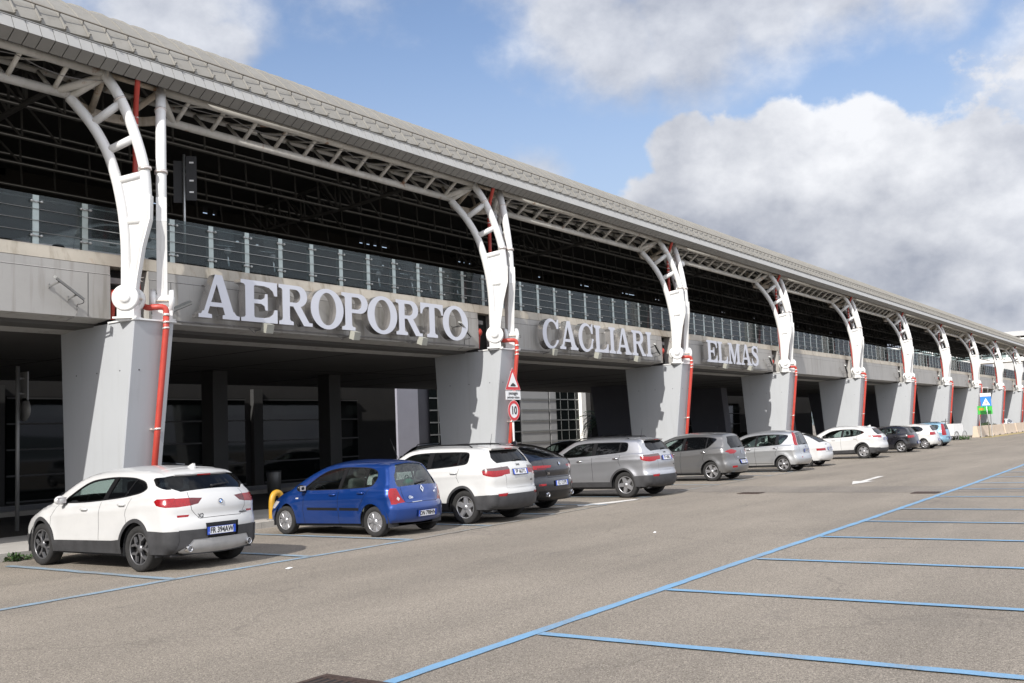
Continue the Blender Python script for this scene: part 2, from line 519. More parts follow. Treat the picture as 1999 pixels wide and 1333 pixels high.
M_asph = asphalt_mat('asphalt')
M_asph2 = asphalt_mat('asphalt_patch', (.86,.87,.9))
M_blue = paint_mark('blue_road_paint', (.15,.36,.58), .92, 1.32, .8)
M_blue_worn = paint_mark('worn_blue_road_paint', (.20,.37,.52), .72, 1.25, .8)
M_blue_faint = paint_mark('faint_blue_road_paint', (.22,.33,.40), .50, 1.05, .62)
M_white_worn = paint_mark('worn_white_road_paint', (.72,.70,.66), .95, 1.3, .9)
M_yellow_worn = paint_mark('worn_yellow_road_paint', (.62,.47,.13), .95, 1.35, .9)
M_kerb = mat('kerb_stone', (.40,.38,.345), .85, var=.25, scale=3, fine=.3, bmp=.5)
M_pave = mat('pavement_concrete', (.36,.34,.31), .88, var=.2, scale=1.2, fine=.25, bmp=.3)
M_asph_shade = asphalt_mat('shade_toned_asphalt', (.22,.22,.23))  # asphalt darkened, so the shade under the deck is in its colour
M_pier = mat('pier_grey_paint', (.372,.386,.398), .62, var=.04, scale=.7, fine=.02, streak=.12)
M_white = mat('white_steel_paint', (.66,.66,.645), .38, var=.05, scale=1.1, streak=.22)
M_truss = mat('weathered_white_steel', (.62,.605,.56), .5, var=.15, scale=1.4, streak=.3, rust=.75)
M_rust = mat('rusty_plate', (.50,.44,.36), .7, var=.35, scale=3, rust=1.0, streak=.6)
M_conc = mat('beam_concrete', (.36,.35,.33), .8, var=.10, scale=.8, fine=.07, streak=.55, bmp=.15)
M_ledge = mat('stained_ledge_concrete', (.40,.365,.305), .82, var=.16, scale=1.6, fine=.1, streak=.8, rust=.2, bmp=.2)
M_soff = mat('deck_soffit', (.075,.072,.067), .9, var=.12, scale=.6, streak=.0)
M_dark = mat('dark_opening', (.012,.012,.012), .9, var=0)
M_red = mat('red_pipe_paint', (.42,.048,.032), .42, var=.14, scale=3, streak=.25)
M_pink = mat('silver_clamp', (.72,.66,.62), .35, .7, var=.1)
M_roof = mat('roof_sheet', (.215,.207,.186), .75, .0, var=.10, scale=1.3, streak=.25)
M_fascia = mat('fascia_sheet', (.36,.357,.34), .5, .2, var=.07, scale=1.6)
M_soffp = mat('soffit_sheet', (.22,.215,.20), .6, .1, var=.08, scale=1.6)
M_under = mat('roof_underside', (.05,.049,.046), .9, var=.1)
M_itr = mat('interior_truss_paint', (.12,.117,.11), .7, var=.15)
M_rail = mat('roof_rail_metal', (.17,.15,.125), .6, .4, var=.2)
M_letter = mat('letter_face', (.56,.57,.61), .4, .15, var=.04)
M_letter_s = mat('letter_side_steel', (.62,.60,.58), .22, .9, var=.1, scale=5)
M_alu = mat('galvanised_steel', (.45,.46,.45), .4, .8, var=.15, scale=6)
M_alu_d = mat('dull_pole_metal', (.22,.22,.215), .5, .5, var=.15, scale=3)
M_post = mat('railing_post_paint', (.40,.46,.44), .4, .3, var=.15, scale=4)
M_wallb = mat('dark_brown_wall', (.045,.04,.034), .9, var=.15)
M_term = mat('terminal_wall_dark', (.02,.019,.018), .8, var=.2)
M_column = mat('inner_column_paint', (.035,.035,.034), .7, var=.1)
M_white_wall = mat('sunlit_white_wall', (.74,.73,.69), .7, var=.06)
M_black = mat('black_plastic', (.018,.018,.019), .55, var=.1)
M_cable = mat('grey_cable', (.20,.195,.19), .6, var=.1)
M_flood = mat('floodlight_housing', (.30,.30,.26), .5, var=.1)
M_green = mat('weed_leaf', (.035,.075,.018), .6, var=.35, scale=20)
M_bark = mat('palm_bark', (.12,.09,.06), .9, var=.3, scale=9)
M_palm = mat('palm_leaf', (.035,.06,.02), .5, var=.3, scale=6)
M_sred = mat('sign_red', (.60,.035,.04), .35, var=.04)
M_swhite = mat('sign_white', (.78,.78,.77), .35, var=.04)
M_sblue = mat('sign_blue', (.03,.19,.62), .35, var=.04)
M_sblack = mat('sign_black', (.02,.02,.02), .4, var=0)
M_sgreen = mat('sign_green', (.05,.42,.06), .4, var=.2, scale=8)
M_barrier = mat('barrier_concrete', (.55,.45,.35), .85, var=.12, scale=2)
M_iron = mat('cast_iron', (.075,.05,.04), .75, .3, var=.35, scale=15, bmp=.4)
M_yellow = mat('yellow_paint', (.45,.25,.02), .45, var=.15, scale=5)
M_panel_glass = glass_mat('railing_glass', (.62,.67,.67), .6, .05, (.28,.33,.34), 0.0, .09, .28)
M_facade_glass = glass_mat('facade_glass', (.10,.12,.12), .2, .03, (.02,.025,.025), .0, .35, .35)
M_shade_grey = mat('shade_toned_grey', (.10,.10,.115), .7, var=.08)  # darker copy of the pier grey, under-deck shade put into the colour
M_bridge_glass = glass_mat('bridge_glass', (.50,.62,.62), .4, .05, (.30,.42,.42), .15, .4)
# ================================================================ SETTING: ground
def sheet_obj(name, polys, m, z, kind='structure', parent=None):
    mb = MB()
    for P in polys: mb.sheet([(x, y, z) for x, y in P])
    o = mb.build(name, m, parent)
    if kind: o['kind'] = kind
    return o
def wobble(quads, step=.22, amp=.009):
    """hand-sprayed edges: long quads (p0,p1 | p2,p3 as near/far ends) cut into short pieces with uneven sides"""
    out = []
    for P in quads:
        a0, b0, b1, a1 = [Vector((*p, 0)) for p in P]      # a0-a1 and b0-b1 are the long sides
        L = (a1-a0).length; n = max(1, int(L/step)); prev = None
        w = (b0-a0).normalized()
        for k in range(n+1):
            t = k/n; ra = random.uniform(-amp, amp) if 0 < k < n else 0; rb = random.uniform(-amp, amp) if 0 < k < n else 0
            p = a0.lerp(a1, t)+w*ra; q = b0.lerp(b1, t)+w*rb
            if prev: out.append([(prev[0].x, prev[0].y), (prev[1].x, prev[1].y), (q.x, q.y), (p.x, p.y)])
            prev = (p, q)
    return out
def band(p, q, w):
    p = Vector(p); q = Vector(q); d = (q-p).normalized(); n = Vector((-d.y, d.x))*w/2
    return [tuple(p+n), tuple(p-n), tuple(q-n), tuple(q+n)]
g = MB()
g.sheet([(-400, -300, 0), (1500, -300, 0), (1500, 900, 0), (-400, 900, 0)])
tag(g.build('ground', M_asph), kind='structure')
sheet_obj('cross_road', [[(25.9, -20), (28.1, -20), (28.2, 4), (28.4, 9), (29.2, 16.9), (26.6, 16.9), (26.0, 9)]], M_asph2, .004)

# blue bay lines: long lane line and the bays on the near side
near = [(2.0, 5.18), (5.62, 5.22), (7.66, 5.25), (13.07, 5.33), (18.5, 5.36), (24.4, 5.43), (29.2, 5.48), (38, 5.68), (60, 6.3), (90, 7.3)]
P = []
for a, b in zip(near, near[1:]):
    P.append([(a[0], a[1]+.062), (a[0], a[1]-.062), (b[0], b[1]-.062), (b[0], b[1]+.062)])
sheet_obj('near_lane_line', wobble(P), M_blue, .008)
sx = [2.5, 5.05, 7.66, 10.3, 13.07, 15.87, 18.47, 21.09, 24.42, 27.01, 29.4, 32.2, 34.9, 37.6, 40.3, 43]
P = []
for x in sx:
    yy = 5.16 + max(0, x-7)*.012
    P.append([(x-.06, yy), (x+.06, yy), (x+.11, -1.5), (x-.01, -1.5)])
sheet_obj('near_bay_lines', wobble(P), M_blue, .0125)
# far row of bays, paint much more worn
far = [(3.0, 11.85), (6.3, 11.98), (8.8, 12.12), (13.9, 12.1), (21, 12.5), (27, 12.9), (38, 13.2)]
P = []
for a, b in zip(far, far[1:]):
    P.append([(a[0], a[1]+.07), (a[0], a[1]-.07), (b[0], b[1]-.07), (b[0], b[1]+.07)])
sheet_obj('far_lane_line_faint', wobble(P[3:], .22, .016), M_blue_faint, .008)
P = P[:3]
sheet_obj('far_lane_line', wobble(P, .22, .016), M_blue_worn, .008)
P = []
for x in (3.7, 6.25, 8.82, 11.4, 13.9, 16.5, 19.1, 21.7, 24.3, 29.5, 32.1, 34.7, 37.3):
    yy = 12.1 + max(0, x-14)*.05
    P.append([(x-.075, yy), (x+.075, yy), (x+.15, 16.6), (x, 16.6)])
sheet_obj('far_bay_lines', wobble(P, .22, .014), M_blue_worn, .0125)
# worn white arrows
def arrow(x, y, L, ang):
    c, s = cos(ang), sin(ang)
    R = lambda u, v: (x+u*c-v*s, y+u*s+v*c)
    return [[R(0, -.09), R(L*.62, -.09), R(L*.62, .09), R(0, .09)], [R(L*.62, -.32), R(L, 0), R(L*.62, .32)]]
sheet_obj('road_arrow', arrow(33.4, 8.98, 4.2, radians(184)), M_white_worn, .009)
sheet_obj('bay_symbol', [[(21.2, 13.0), (22.1, 12.7), (23.4, 12.5), (23.5, 12.72), (22.4, 13.0), (21.6, 13.3)], [(20.2, 13.5), (21.2, 13.35), (21.2, 13.5), (20.3, 13.65)]], M_white_worn, .009)
# yellow blocks of the far crossing
P = [[(91+i*2.4, 15.2), (92.2+i*2.4, 15.2), (92.5+i*2.4, 16.3), (91.3+i*2.4, 16.3)] for i in range(18)]
sheet_obj('crossing_stripes', P, M_yellow_worn, .009)

# pavement under the deck, with kerb
mb = MB(); mb.box(-60, 150, 17.62, 21.0, -.2, .13)
tag(mb.build('pavement', M_pave), kind='structure')
mb = MB()
x = -60.0
while x < 92:
    mb.box(x, x+.99, 17.42, 17.615, -.2, .14 + random.uniform(-.004, .004)); x += 1.0
tag(mb.build('kerb', M_kerb), kind='structure')
mb = MB(); mb.box(-60, 150, 30.2, 33.8, -.2, .15)
tag(mb.build('far_pavement', M_pave), kind='structure')
sheet_obj('covered_road', [[(-60, 21.0), (150, 21.0), (150, 30.2), (-60, 30.2)]], M_asph_shade, .004)

# ================================================================ PIERS
PIT = 12.6; PX0 = 11.9; NP = 12
ordn = ['first', 'second', 'third', 'fourth', 'fifth', 'sixth', 'seventh', 'eighth', 'ninth', 'tenth', 'eleventh', 'twelfth', 'thirteenth']
def px(n): return PX0 + PIT*n
def holes(mb):   # formwork tie holes
    for z in (.95, 3.45):
        yf = .62 - .62*z/4.44
        for x in (.2, .74): mb.lathe([(.0, -.004), (.016, -.004), (.016, .004)], (x, yf, z), (0, 1, 0), 8, 1)
        for y in (.35, 1.15, 1.9): mb.lathe([(.0, -.003), (.016, -.003), (.016, .004)], (0, yf+y, z), (1, 0, 0), 8, 1)
def make_pier():
    t = thing('concrete_pier', '', 'pier', (px(0), 17.5, 0), 0, 'grey piers carrying the raised deck')
    mb = MB()
    w = .94; wb = .90
    b = .018
    # front leans outwards at the top; side is a deep wall
    def ring(z, yf, yb, x0, x1):
        return [(x0+b, yf, z), (x1-b, yf, z), (x1, yf+b, z), (x1, yb, z), (x0, yb, z), (x0, yf+b, z)]
    R = [ring(0, .62, 2.40, .0, wb), ring(4.44, 0.0, 2.62, 0, w)]
    vs = R[0]+R[1]; fs = [tuple(range(5, -1, -1)), tuple(range(6, 12))]
    for i in range(6): fs.append((i, (i+1) % 6, (i+1) % 6+6, i+6))
    mb.add(vs, fs)
    holes(mb)
    mb.build('shaft', [M_pier, M_black], t)
    mb = MB(); mb.box(-.03, w+.03, -.04, .86, 4.442, 4.475)
    mb.build('cap_plate', M_white, t)
    return t
def plabel(n, what, last='at the far end'):
    if n == 0: return what + ' nearest the camera, beside the white car'
    return what
pier_where = ['nearest the camera', 'beside the 10 speed sign', 'behind the silver SUV', 'behind the silver people carrier', 'behind the white crossover', 'behind the black hatchback',
 'behind the light blue hatchback', 'beside the blue crossing sign', 'left of the far white car', 'right of the far white car', 'at the right edge', 'beyond the right edge']
P0 = make_pier()
P0['label'] = 'tall grey tapered concrete pier ' + pier_where[0]
for n in range(1, NP):
    dup(P0, (px(n), 17.5, 0), 'tall grey tapered concrete pier ' + pier_where[n])

# ---- arched lattice columns: two arms fan out from every pier
OUT = [(-.02, 4.95), (-.05, 5.25), (-.17, 5.95), (-.32, 6.52), (-.335, 7.02), (-.30, 7.55), (-.22, 7.92), (-.09, 8.36), (.08, 8.84), (.27, 9.24), (.52, 9.63)]
INN = [(.09, 4.95), (.085, 5.4), (.085, 5.99), (.13, 6.58), (.19, 6.97), (.285, 7.44), (.47, 8.02), (.79, 8.60), (1.23, 9.14)]
def arm(sx):
    """sx=-1 leans to -x, +1 to +x ; local origin = hinge foot"""
    ax = Vector((sx*sin(radians(36)), cos(radians(36)), 0)); pn = Vector((ax.y, -ax.x, 0))
    P3 = lambda r, z: ax*r + Vector((0, 0, z-4.9))
    t = thing('arched_column', '', 'arched column', (0, 0, 0), 0, 'white arched lattice arms holding up the roof edge')
    for path, nm in ((OUT, 'outer_chord'), (INN, 'inner_chord')):
        mb = MB(); q = chaikin(path, 2, False)
        mb.tube([P3(*p) for p in q], .108, 16); mb.build('chord', M_white, t)
    for a, b in (((.20, 8.98), (.74, 8.60)), ((-.07, 8.23), (.47, 7.98)), ((-.27, 7.46), (.26, 7.34)), ((-.30, 6.50), (.10, 6.50))):
        mb = MB(); mb.tube([P3(*a), P3(*b)], .085, 14); mb.build('rung', M_white, t)
    # web plate between the chords in the lower part
    out = [p for p in OUT if p[1] <= 7.5]; inn = [p for p in INN if p[1] <= 7.5]
    def at(path, z):
        for p, q in zip(path, path[1:]):
            if p[1] <= z <= q[1]: return p[0]+(q[0]-p[0])*(z-p[1])/(q[1]-p[1])
        return path[-1][0] if z > path[-1][1] else path[0][0]
    mb = MB(); zs = [4.95+2.47*k/14 for k in range(15)]
    for z0, z1 in zip(zs, zs[1:]):
        a0, b0, a1, b1 = at(OUT, z0), at(INN, z0), at(OUT, z1), at(INN, z1)
        for d in (-.03, .03):
            mb.add([P3(a0, z0)+pn*d, P3(b0, z0)+pn*d, P3(b1, z1)+pn*d, P3(a1, z1)+pn*d], [(0, 1, 2, 3)])
    mb.add([P3(at(OUT, 7.42), 7.42)+pn*-.03, P3(at(INN, 7.42), 7.42)+pn*-.03, P3(at(INN, 7.42), 7.42)+pn*.03, P3(at(OUT, 7.42), 7.42)+pn*.03], [(0, 1, 2, 3)])
    # cover strip along the outer edge
    for p, q in zip(out, out[1:]):
        a = P3(p[0]-.09, p[1]); b = P3(q[0]-.09, q[1]); mb.bar(a, b, .205, .03, up=ax)
    mb.build('web_plate', M_white, t)
    mb = MB()  # flange joint
    c = P3(-.30, 7.58); d = (P3(-.22, 7.92)-P3(-.32, 7.2)).normalized()
    mb.lathe([(.108, -.03), (.135, -.03), (.135, .03), (.108, .03)], c, d, 18)
    mb.lathe([(.108, -.02), (.13, -.02), (.13, .02), (.108, .02)], P3(.20, 9.06), (P3(.27, 9.24)-P3(.08, 8.84)).normalized(), 18)
    mb.build('collar', M_pink, t)
    mb = MB()  # hinge: drum, cheek discs and foot
    c = Vector((0, 0, 0)) + ax*.04
    mb.lathe([(0, -.20), (.20, -.20), (.20, .20), (0, .20)], c, pn, 28)
    for s in (-1, 1):
        mb.lathe([(0, s*.205), (.10, s*.245), (.10, s*.225), (.205, s*.225), (.215, s*.23), (.262, s*.23), (.262, s*.13), (.20, s*.13)], c, pn, 36)
    mb.obox(c+Vector((0, 0, -.30)), ax*.17, pn*.20, Vector((0, 0, .17)))
    mb.obox(c+Vector((0, 0, -.405)), ax*.24, pn*.26, Vector((0, 0, .018)))
    mb.build('hinge', M_white, t)
    mb = MB()
    mb.obox(c+ax*.0, ax*.235, pn*.205, Vector((0, 0, .012)))
    mb.build('hinge_gap', M_rust, t)
    return t
A1 = arm(-1); A2 = arm(1)
armw = ['nearest the camera', 'right of the AEROPORTO lettering', 'between the CAGLIARI and ELMAS lettering', 'right of the ELMAS lettering']
for n in range(NP):
    w = 'on the pier ' + pier_where[n]
    for k, (A, xo, side) in enumerate(((A1, .10, 'left'), (A2, .84, 'right'))):
        if n == 0: A.location = (px(0)+xo, 17.75, 4.9); A['label'] = 'white arched lattice column, %s arm %s' % (side, w)
        else: dup(A, (px(n)+xo, 17.75, 4.9), 'white arched lattice column, %s arm %s' % (side, w))

# ---- edge trusses between the arms
def make_truss():
    t = thing('roof_edge_truss', '', 'truss', (px(0), 0, 0), 0, 'white tubular trusses under the roof edge')
    ax0, ax1 = .84+.31, PIT+.10-.31
    bx0, bx1 = .84+.74, PIT+.10-.74
    Ay, Az, By, Bz, Cy, Cz = 18.17, 9.63, 18.75, 9.20, 19.35, 9.78
    mb = MB(); mb.tube([(ax0, Ay, Az), (ax1, Ay, Az)], .098, 14); mb.build('top_chord', M_truss, t)
    mb = MB(); mb.tube([(bx0, By, Bz), (bx1, By, Bz)], .098, 14); mb.build('bottom_chord', M_truss, t)
    mb = MB(); mb.tube([(ax0-.6, Cy, Cz), (ax1+.6, Cy, Cz)], .07, 10); mb.build('rear_chord', M_truss, t)
    nS = 11
    x0 = bx0+.35; x1 = bx1-.35
    ms = MB(); ms.tube([(0, Ay, Az), (0, By, Bz)], .052, 8); ms = ms.build('strut', M_truss, t)
    mr = MB(); mr.tube([(0, Cy, Cz), (0, By, Bz)], .045, 8); mr = mr.build('rear_strut', M_truss, t)
    md = MB(); md.tube([(0, Cy, Cz), ((x1-x0)/(nS-1), Ay, Az+.05)], .03, 6); md = md.build('rear_brace', M_truss, t)
    for i in range(nS):
        x = x0+(x1-x0)*i/(nS-1)
        for q in (ms, mr, md):
            if q is md and i == nS-1: continue
            if i: q = q.copy(); COL.objects.link(q)
            q.location.x = x
    for bx, ax_ in ((bx0, ax0), (bx1, ax1)):
        s = 1 if bx == bx0 else -1
        mb = MB(); mb.tube([(bx+s*.30, By, Bz), (ax_-s*.05, Ay, Az-.03)], .085, 12); mb.build('end_brace', M_truss, t)
        mb = MB(); mb.tube([(bx, By, Bz-.05), (ax_-s*.05, Ay, Az-.02)], .085, 12); mb.build('end_brace', M_truss, t)
        mb = MB(); mb.obox((ax_, Ay, Az), (.02, 0, 0), (0, .15, 0), (0, 0, .15)); mb.build('end_plate', M_truss, t)
    mb = MB()  # rusty curved link plates wrapping behind the pier
    q = [(PIT-.64+.0, 18.75, 9.2), (PIT-.25, 19.05, 9.12), (PIT+.47, 19.22, 9.10), (PIT+1.2, 19.05, 9.12), (PIT+1.58, 18.75, 9.2)]
    q = chaikin(q, 2, False)
    for a, b in zip(q, q[1:]): mb.bar(a, b, .05, .20)
    mb.tube([(PIT-.2, 19.05, 9.12), (PIT-.3, 19.35, 9.78)], .05, 8)
    mb.tube([(PIT+1.14, 19.05, 9.12), (PIT+1.24, 19.35, 9.78)], .05, 8)
    mb.tube([(PIT+.1, 19.15, 9.12), (PIT-.2, 18.2, 9.6)], .07, 10)
    mb.tube([(PIT+.84, 19.15, 9.12), (PIT+1.14, 18.2, 9.6)], .07, 10)
    mb.tube([(PIT-.21, 18.17, 9.63), (PIT+1.15, 18.17, 9.63)], .06, 10)
    mb.build('link_plate', M_rust, t)
    mb = MB()  # drooping cable
    p = []
    for i in range(25):
        x = ax0+(ax1-ax0)*i/24
        p.append((x, Ay-.02, Az-.15-.16*abs(sin(i*pi/4))*(.4+.6*((i//4) % 2))))
    mb.tube(p, .009, 5); mb.build('cable', M_cable, t)
    return t
T0 = make_truss()
trw = ['above the AEROPORTO lettering', 'above the CAGLIARI lettering', 'above the ELMAS lettering'] + ['in the %s bay from the camera' % o for o in ordn[4:13]]
T0['label'] = 'tubular white roof edge truss ' + trw[0]
for n in range(1, NP): dup(T0, (px(n), 0, 0), 'tubular white roof edge truss ' + trw[n])
dup(T0, (px(-1), 0, 0), 'tubular white roof edge truss left of the nearest arched column')

# ================================================================ CANOPY ROOF
RX0, RX1 = -60.0, 163.0
def roof_pt(s, off=0.0):
    """s in 0..1 from the eave up over the crown to the back ; returns (y,z)"""
    a0 = radians(60); R = 2.93; cy = 17.60+R*sin(a0); cz = 10.0-R*cos(a0)
    L1 = R*a0; R2 = 80.0; yb = 30.45; a2 = math.asin((yb-cy)/R2); L2 = R2*a2
    d = s*(L1+L2)
    if d < L1:
        a = a0-d/R
        return cy-(R+off)*sin(a), cz+(R+off)*cos(a)
    a = (d-L1)/R2
    return cy+(R2+off)*sin(a), cz+R-R2+(R2+off)*cos(a)
canopy = thing('canopy_roof', 'long barrel vaulted sheet metal canopy roof over the raised deck', 'roof', (0, 0, 0))
mb = MB()
NS = 28
ss = [(i/NS)**1.7 for i in range(NS+1)]
PW = .50
nP = int((RX1-RX0)/PW)
for k in range(nP):
    x0 = RX0+k*PW; x1 = x0+PW
    vs = []; 
    for s in ss:
        for (x, o) in ((x0, .0), (x0+PW*.5, .022), (x1-.040, .042), (x1-.036, .070), (x1-.010, .070), (x1, .0)):
            y, z = roof_pt(s, o); vs.append((x, y, z))
    m = 6; fs = []
    for i in range(NS):
        for j in range(m-1): fs.append((i*m+j, i*m+j+1, (i+1)*m+j+1, (i+1)*m+j))
    mb.add(vs, fs)
    # closed front lip
    l = [(x, *roof_pt(0, o)) for (x, o) in ((x0, 0), (x0+PW*.5, .022), (x1-.040, .042), (x1-.036, .070), (x1-.010, .070), (x1, 0))]
    mb.add(l+[(x0, *roof_pt(0, -.03)), (x1, *roof_pt(0, -.03))], [(6, 7, 5, 4, 3, 2, 1, 0)])
o = mb.build('roof_panel', M_roof, canopy, fix=False)
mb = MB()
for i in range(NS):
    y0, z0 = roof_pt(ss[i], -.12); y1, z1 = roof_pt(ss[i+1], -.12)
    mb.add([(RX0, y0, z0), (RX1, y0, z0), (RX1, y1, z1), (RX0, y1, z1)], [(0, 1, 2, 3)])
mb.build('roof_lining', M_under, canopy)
mb = MB()  # fascia tiles and soffit tiles
fw = .268
k = 0; x = RX0
Ey, Ez = 17.45, 9.68
while x < RX1:
    j = random.uniform(-.002, .002); g = .007
    mb.add([(x+g, Ey+j, Ez), (x+fw-g, Ey+j, Ez), (x+fw-g, Ey+.12+j, Ez+.262), (x+g, Ey+.12+j, Ez+.262),
            (x+g, Ey+.03, Ez), (x+fw-g, Ey+.03, Ez), (x+fw-g, Ey+.15, Ez+.262), (x+g, Ey+.15, Ez+.262)],
           [(0, 1, 2, 3), (0, 4, 5, 1), (1, 5, 6, 2), (2, 6, 7, 3), (3, 7, 4, 0)])
    x += fw
mb.build('fascia', M_fascia, canopy)
mb = MB(); x = RX0; g = .010
while x < RX1:
    mb.add([(x+g, Ey+.004, Ez-.006), (x+fw-g, Ey+.004, Ez-.006), (x+fw-g, 17.70, 9.51), (x+g, 17.70, 9.51),
            (x+g, Ey+.03, Ez+.01), (x+fw-g, Ey+.03, Ez+.01), (x+fw-g, 17.72, 9.53), (x+g, 17.72, 9.53)], [(3, 2, 1, 0), (0, 1, 5, 4), (1, 2, 6, 5), (2, 3, 7, 6), (3, 0, 4, 7)])
    x += fw
mb.build('soffit', M_soffp, canopy)
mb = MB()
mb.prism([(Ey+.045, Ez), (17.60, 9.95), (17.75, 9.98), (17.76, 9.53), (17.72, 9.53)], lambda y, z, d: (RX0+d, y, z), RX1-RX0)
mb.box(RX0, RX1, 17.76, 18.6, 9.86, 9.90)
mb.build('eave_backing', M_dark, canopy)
mb = MB()
mb.bar((RX0, Ey+.135, Ez+.275), (RX1, Ey+.135, Ez+.275), .05, .014); mb.build('gutter_edge', M_fascia, canopy)
mb = MB()  # snow rail standing off the sheets
sr = .0305
y, z = roof_pt(sr, .125); y2, z2 = roof_pt(sr, .03)
mb.tube([(RX0, y, z), (RX1, y, z)], .017, 6)
mb.build('snow_rail', M_rail, canopy)
mb = MB()
for k in range(nP):
    xx = RX0+(k+1)*PW-.03
    mb.bar((xx, y2, z2), (xx, y, z), .018, .025)
    ya, za = roof_pt(0, .11); yb_, zb_ = roof_pt(.004, .11)
    mb.obox((xx, (ya+yb_)/2, (za+zb_)/2), (.02, 0, 0), (0, .02, .025), (0, -.01, .01))
mb.build('rail_bracket', M_roof, canopy)

# arch frames and purlin trusses inside (per pier line / between)
def make_arch():
    t = thing('roof_arch_frame', '', 'roof frame', (0, 0, 0), 0, 'dark steel arch frames under the canopy')
    mb = MB()
    lo = []; hi = []
    for i in range(15):
        s = .10+.84*i/14
        hi.append((0, *roof_pt(s, -.28))); lo.append((0, *roof_pt(s, -1.35+.5*abs(i/14-.5))))
    mb.tube(hi, .07, 8); mb.tube(lo, .07, 8); 
    for i in range(14):
        mb.tube([hi[i], lo[i]], .04, 6); mb.tube([lo[i], hi[i+1]], .04, 6)
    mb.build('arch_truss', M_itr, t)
    return t
arch = make_arch(); arch.location = (px(0)+.47, 0, 0); arch['label'] = 'dark steel arch frame under the canopy above the nearest pier'
for n in range(1, NP):
    dup(arch, (px(n)+.47, 0, 0), 'dark steel arch frame under the canopy above the pier ' + pier_where[n])
pur_w = ['front', 'second', 'middle', 'fourth', 'back']
for k, (s, dn) in enumerate(((.26, .95), (.42, 1.0), (.57, 1.05), (.72, 1.0), (.86, .95))):
    mb = MB()
    yh, zh = roof_pt(s, -.25); yl, zl = roof_pt(s, -.25-dn)
    mb.tube([(RX0, yh, zh), (RX1, yh, zh)], .055, 8); 
    x = RX0; i = 0
    while x < RX1-2:
        # bottom chord kinks up towards the arch lines
        ph = ((x-px(0)-.47) % PIT)/PIT
        mb.tube([(x, yh, zh), (x, yl, zl)], .035, 6)
        if ph < .12 or ph > .86: mb.tube([(x, yh, zh), (x+1.05, yl, zl)], .035, 6)
        x += 1.05
    mb.tube([(RX0, yl, zl), (RX1, yl, zl)], .055, 8)
    tag(mb.build('purlin_truss', M_itr), 'long dark purlin truss under the canopy, %s row from the roof edge' % pur_w[k], 'truss', 'dark purlin trusses under the canopy')

# ================================================================ RAISED DECK
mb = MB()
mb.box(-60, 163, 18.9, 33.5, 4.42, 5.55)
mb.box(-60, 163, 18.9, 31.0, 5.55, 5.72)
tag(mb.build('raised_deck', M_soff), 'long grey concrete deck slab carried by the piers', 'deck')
mb = MB()
for x in [px(n)+3.15+3.15*i for n in range(-1, NP) for i in range(3)]:
    mb.box(x-.012, x+.012, 20.1, 33.4, 4.412, 4.424)
mb.box(-60, 163, 26.2, 26.23, 4.411, 4.423)
tag(mb.build('soffit_joint', M_dark), 'dark joint lines across the underside of the deck', 'joint')
def make_beam():
    t = thing('edge_beam', '', 'beam', (px(0), 0, 0), 0, 'concrete edge beams between the piers')
    x0, x1 = .96, PIT+.05
    F = 18.38
    prof = [(F, 4.545), (F, 5.50), (F+.02, 5.52), (F+.02, 5.645), (18.9, 5.645), (18.9, 4.47), (20.0, 4.385), (20.0, 4.30), (19.9, 4.30), (F+.06, 4.52)]
    prof = [(F, 4.545), (F, 5.46), (F+.015, 5.475), (F+.015, 5.645), (18.9, 5.645), (18.9, 4.6), (20.05, 4.5), (20.05, 4.375)]
    mb = MB()
    mb.prism(prof, lambda y, z, d: (x0+d, y, z), x1-x0)
    mb.build('beam_body', M_conc, t)
    mb = MB()  # thin joints cast in the face
    for x in (x0+.55, x1-.5): mb.box(x-.006, x+.006, F-.002, F+.01, 4.56, 5.45)
    mb.box(x0, x1, F-.002, F+.004, 5.455, 5.464)
    mb.build('cast_joint', M_black, t)
    return t
B0 = make_beam(); bw = ['carrying the AEROPORTO lettering', 'carrying the CAGLIARI lettering', 'carrying the ELMAS lettering']+['in the %s bay from the camera' % o for o in ordn[4:13]]
B0['label'] = 'grey concrete edge beam '+bw[0]
for n in range(1, NP): dup(B0, (px(n), 0, 0), 'grey concrete edge beam '+bw[n])
dup(B0, (px(-1), 0, 0), 'grey concrete edge beam left of the nearest pier')
for n in range(-5, -1): dup(B0, (px(n), 0, 0), 'grey concrete edge beam out of frame to the left')
mb = MB()
mb.add([(-60, 18.44, 5.665), (163, 18.44, 5.665), (163, 18.50, 5.93), (-60, 18.50, 5.93), (163, 18.95, 5.96), (-60, 18.95, 5.96), (-60, 18.95, 5.665), (163, 18.95, 5.665)],
       [(0, 1, 2, 3), (3, 2, 4, 5), (0, 6, 7, 1), (5, 4, 7, 6)])
o = tag(mb.build('deck_ledge', M_ledge), 'stained beige ledge running along the deck edge below the railing', 'ledge')
for n in range(NP):   # near-black sheets stand in for the shade in the recesses above the piers
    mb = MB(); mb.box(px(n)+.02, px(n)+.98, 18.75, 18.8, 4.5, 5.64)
    tag(mb.build('recess_shade', M_dark), 'dark sheet for the recess shade above the pier ' + pier_where[n], 'recess', 'dark recesses above the piers')

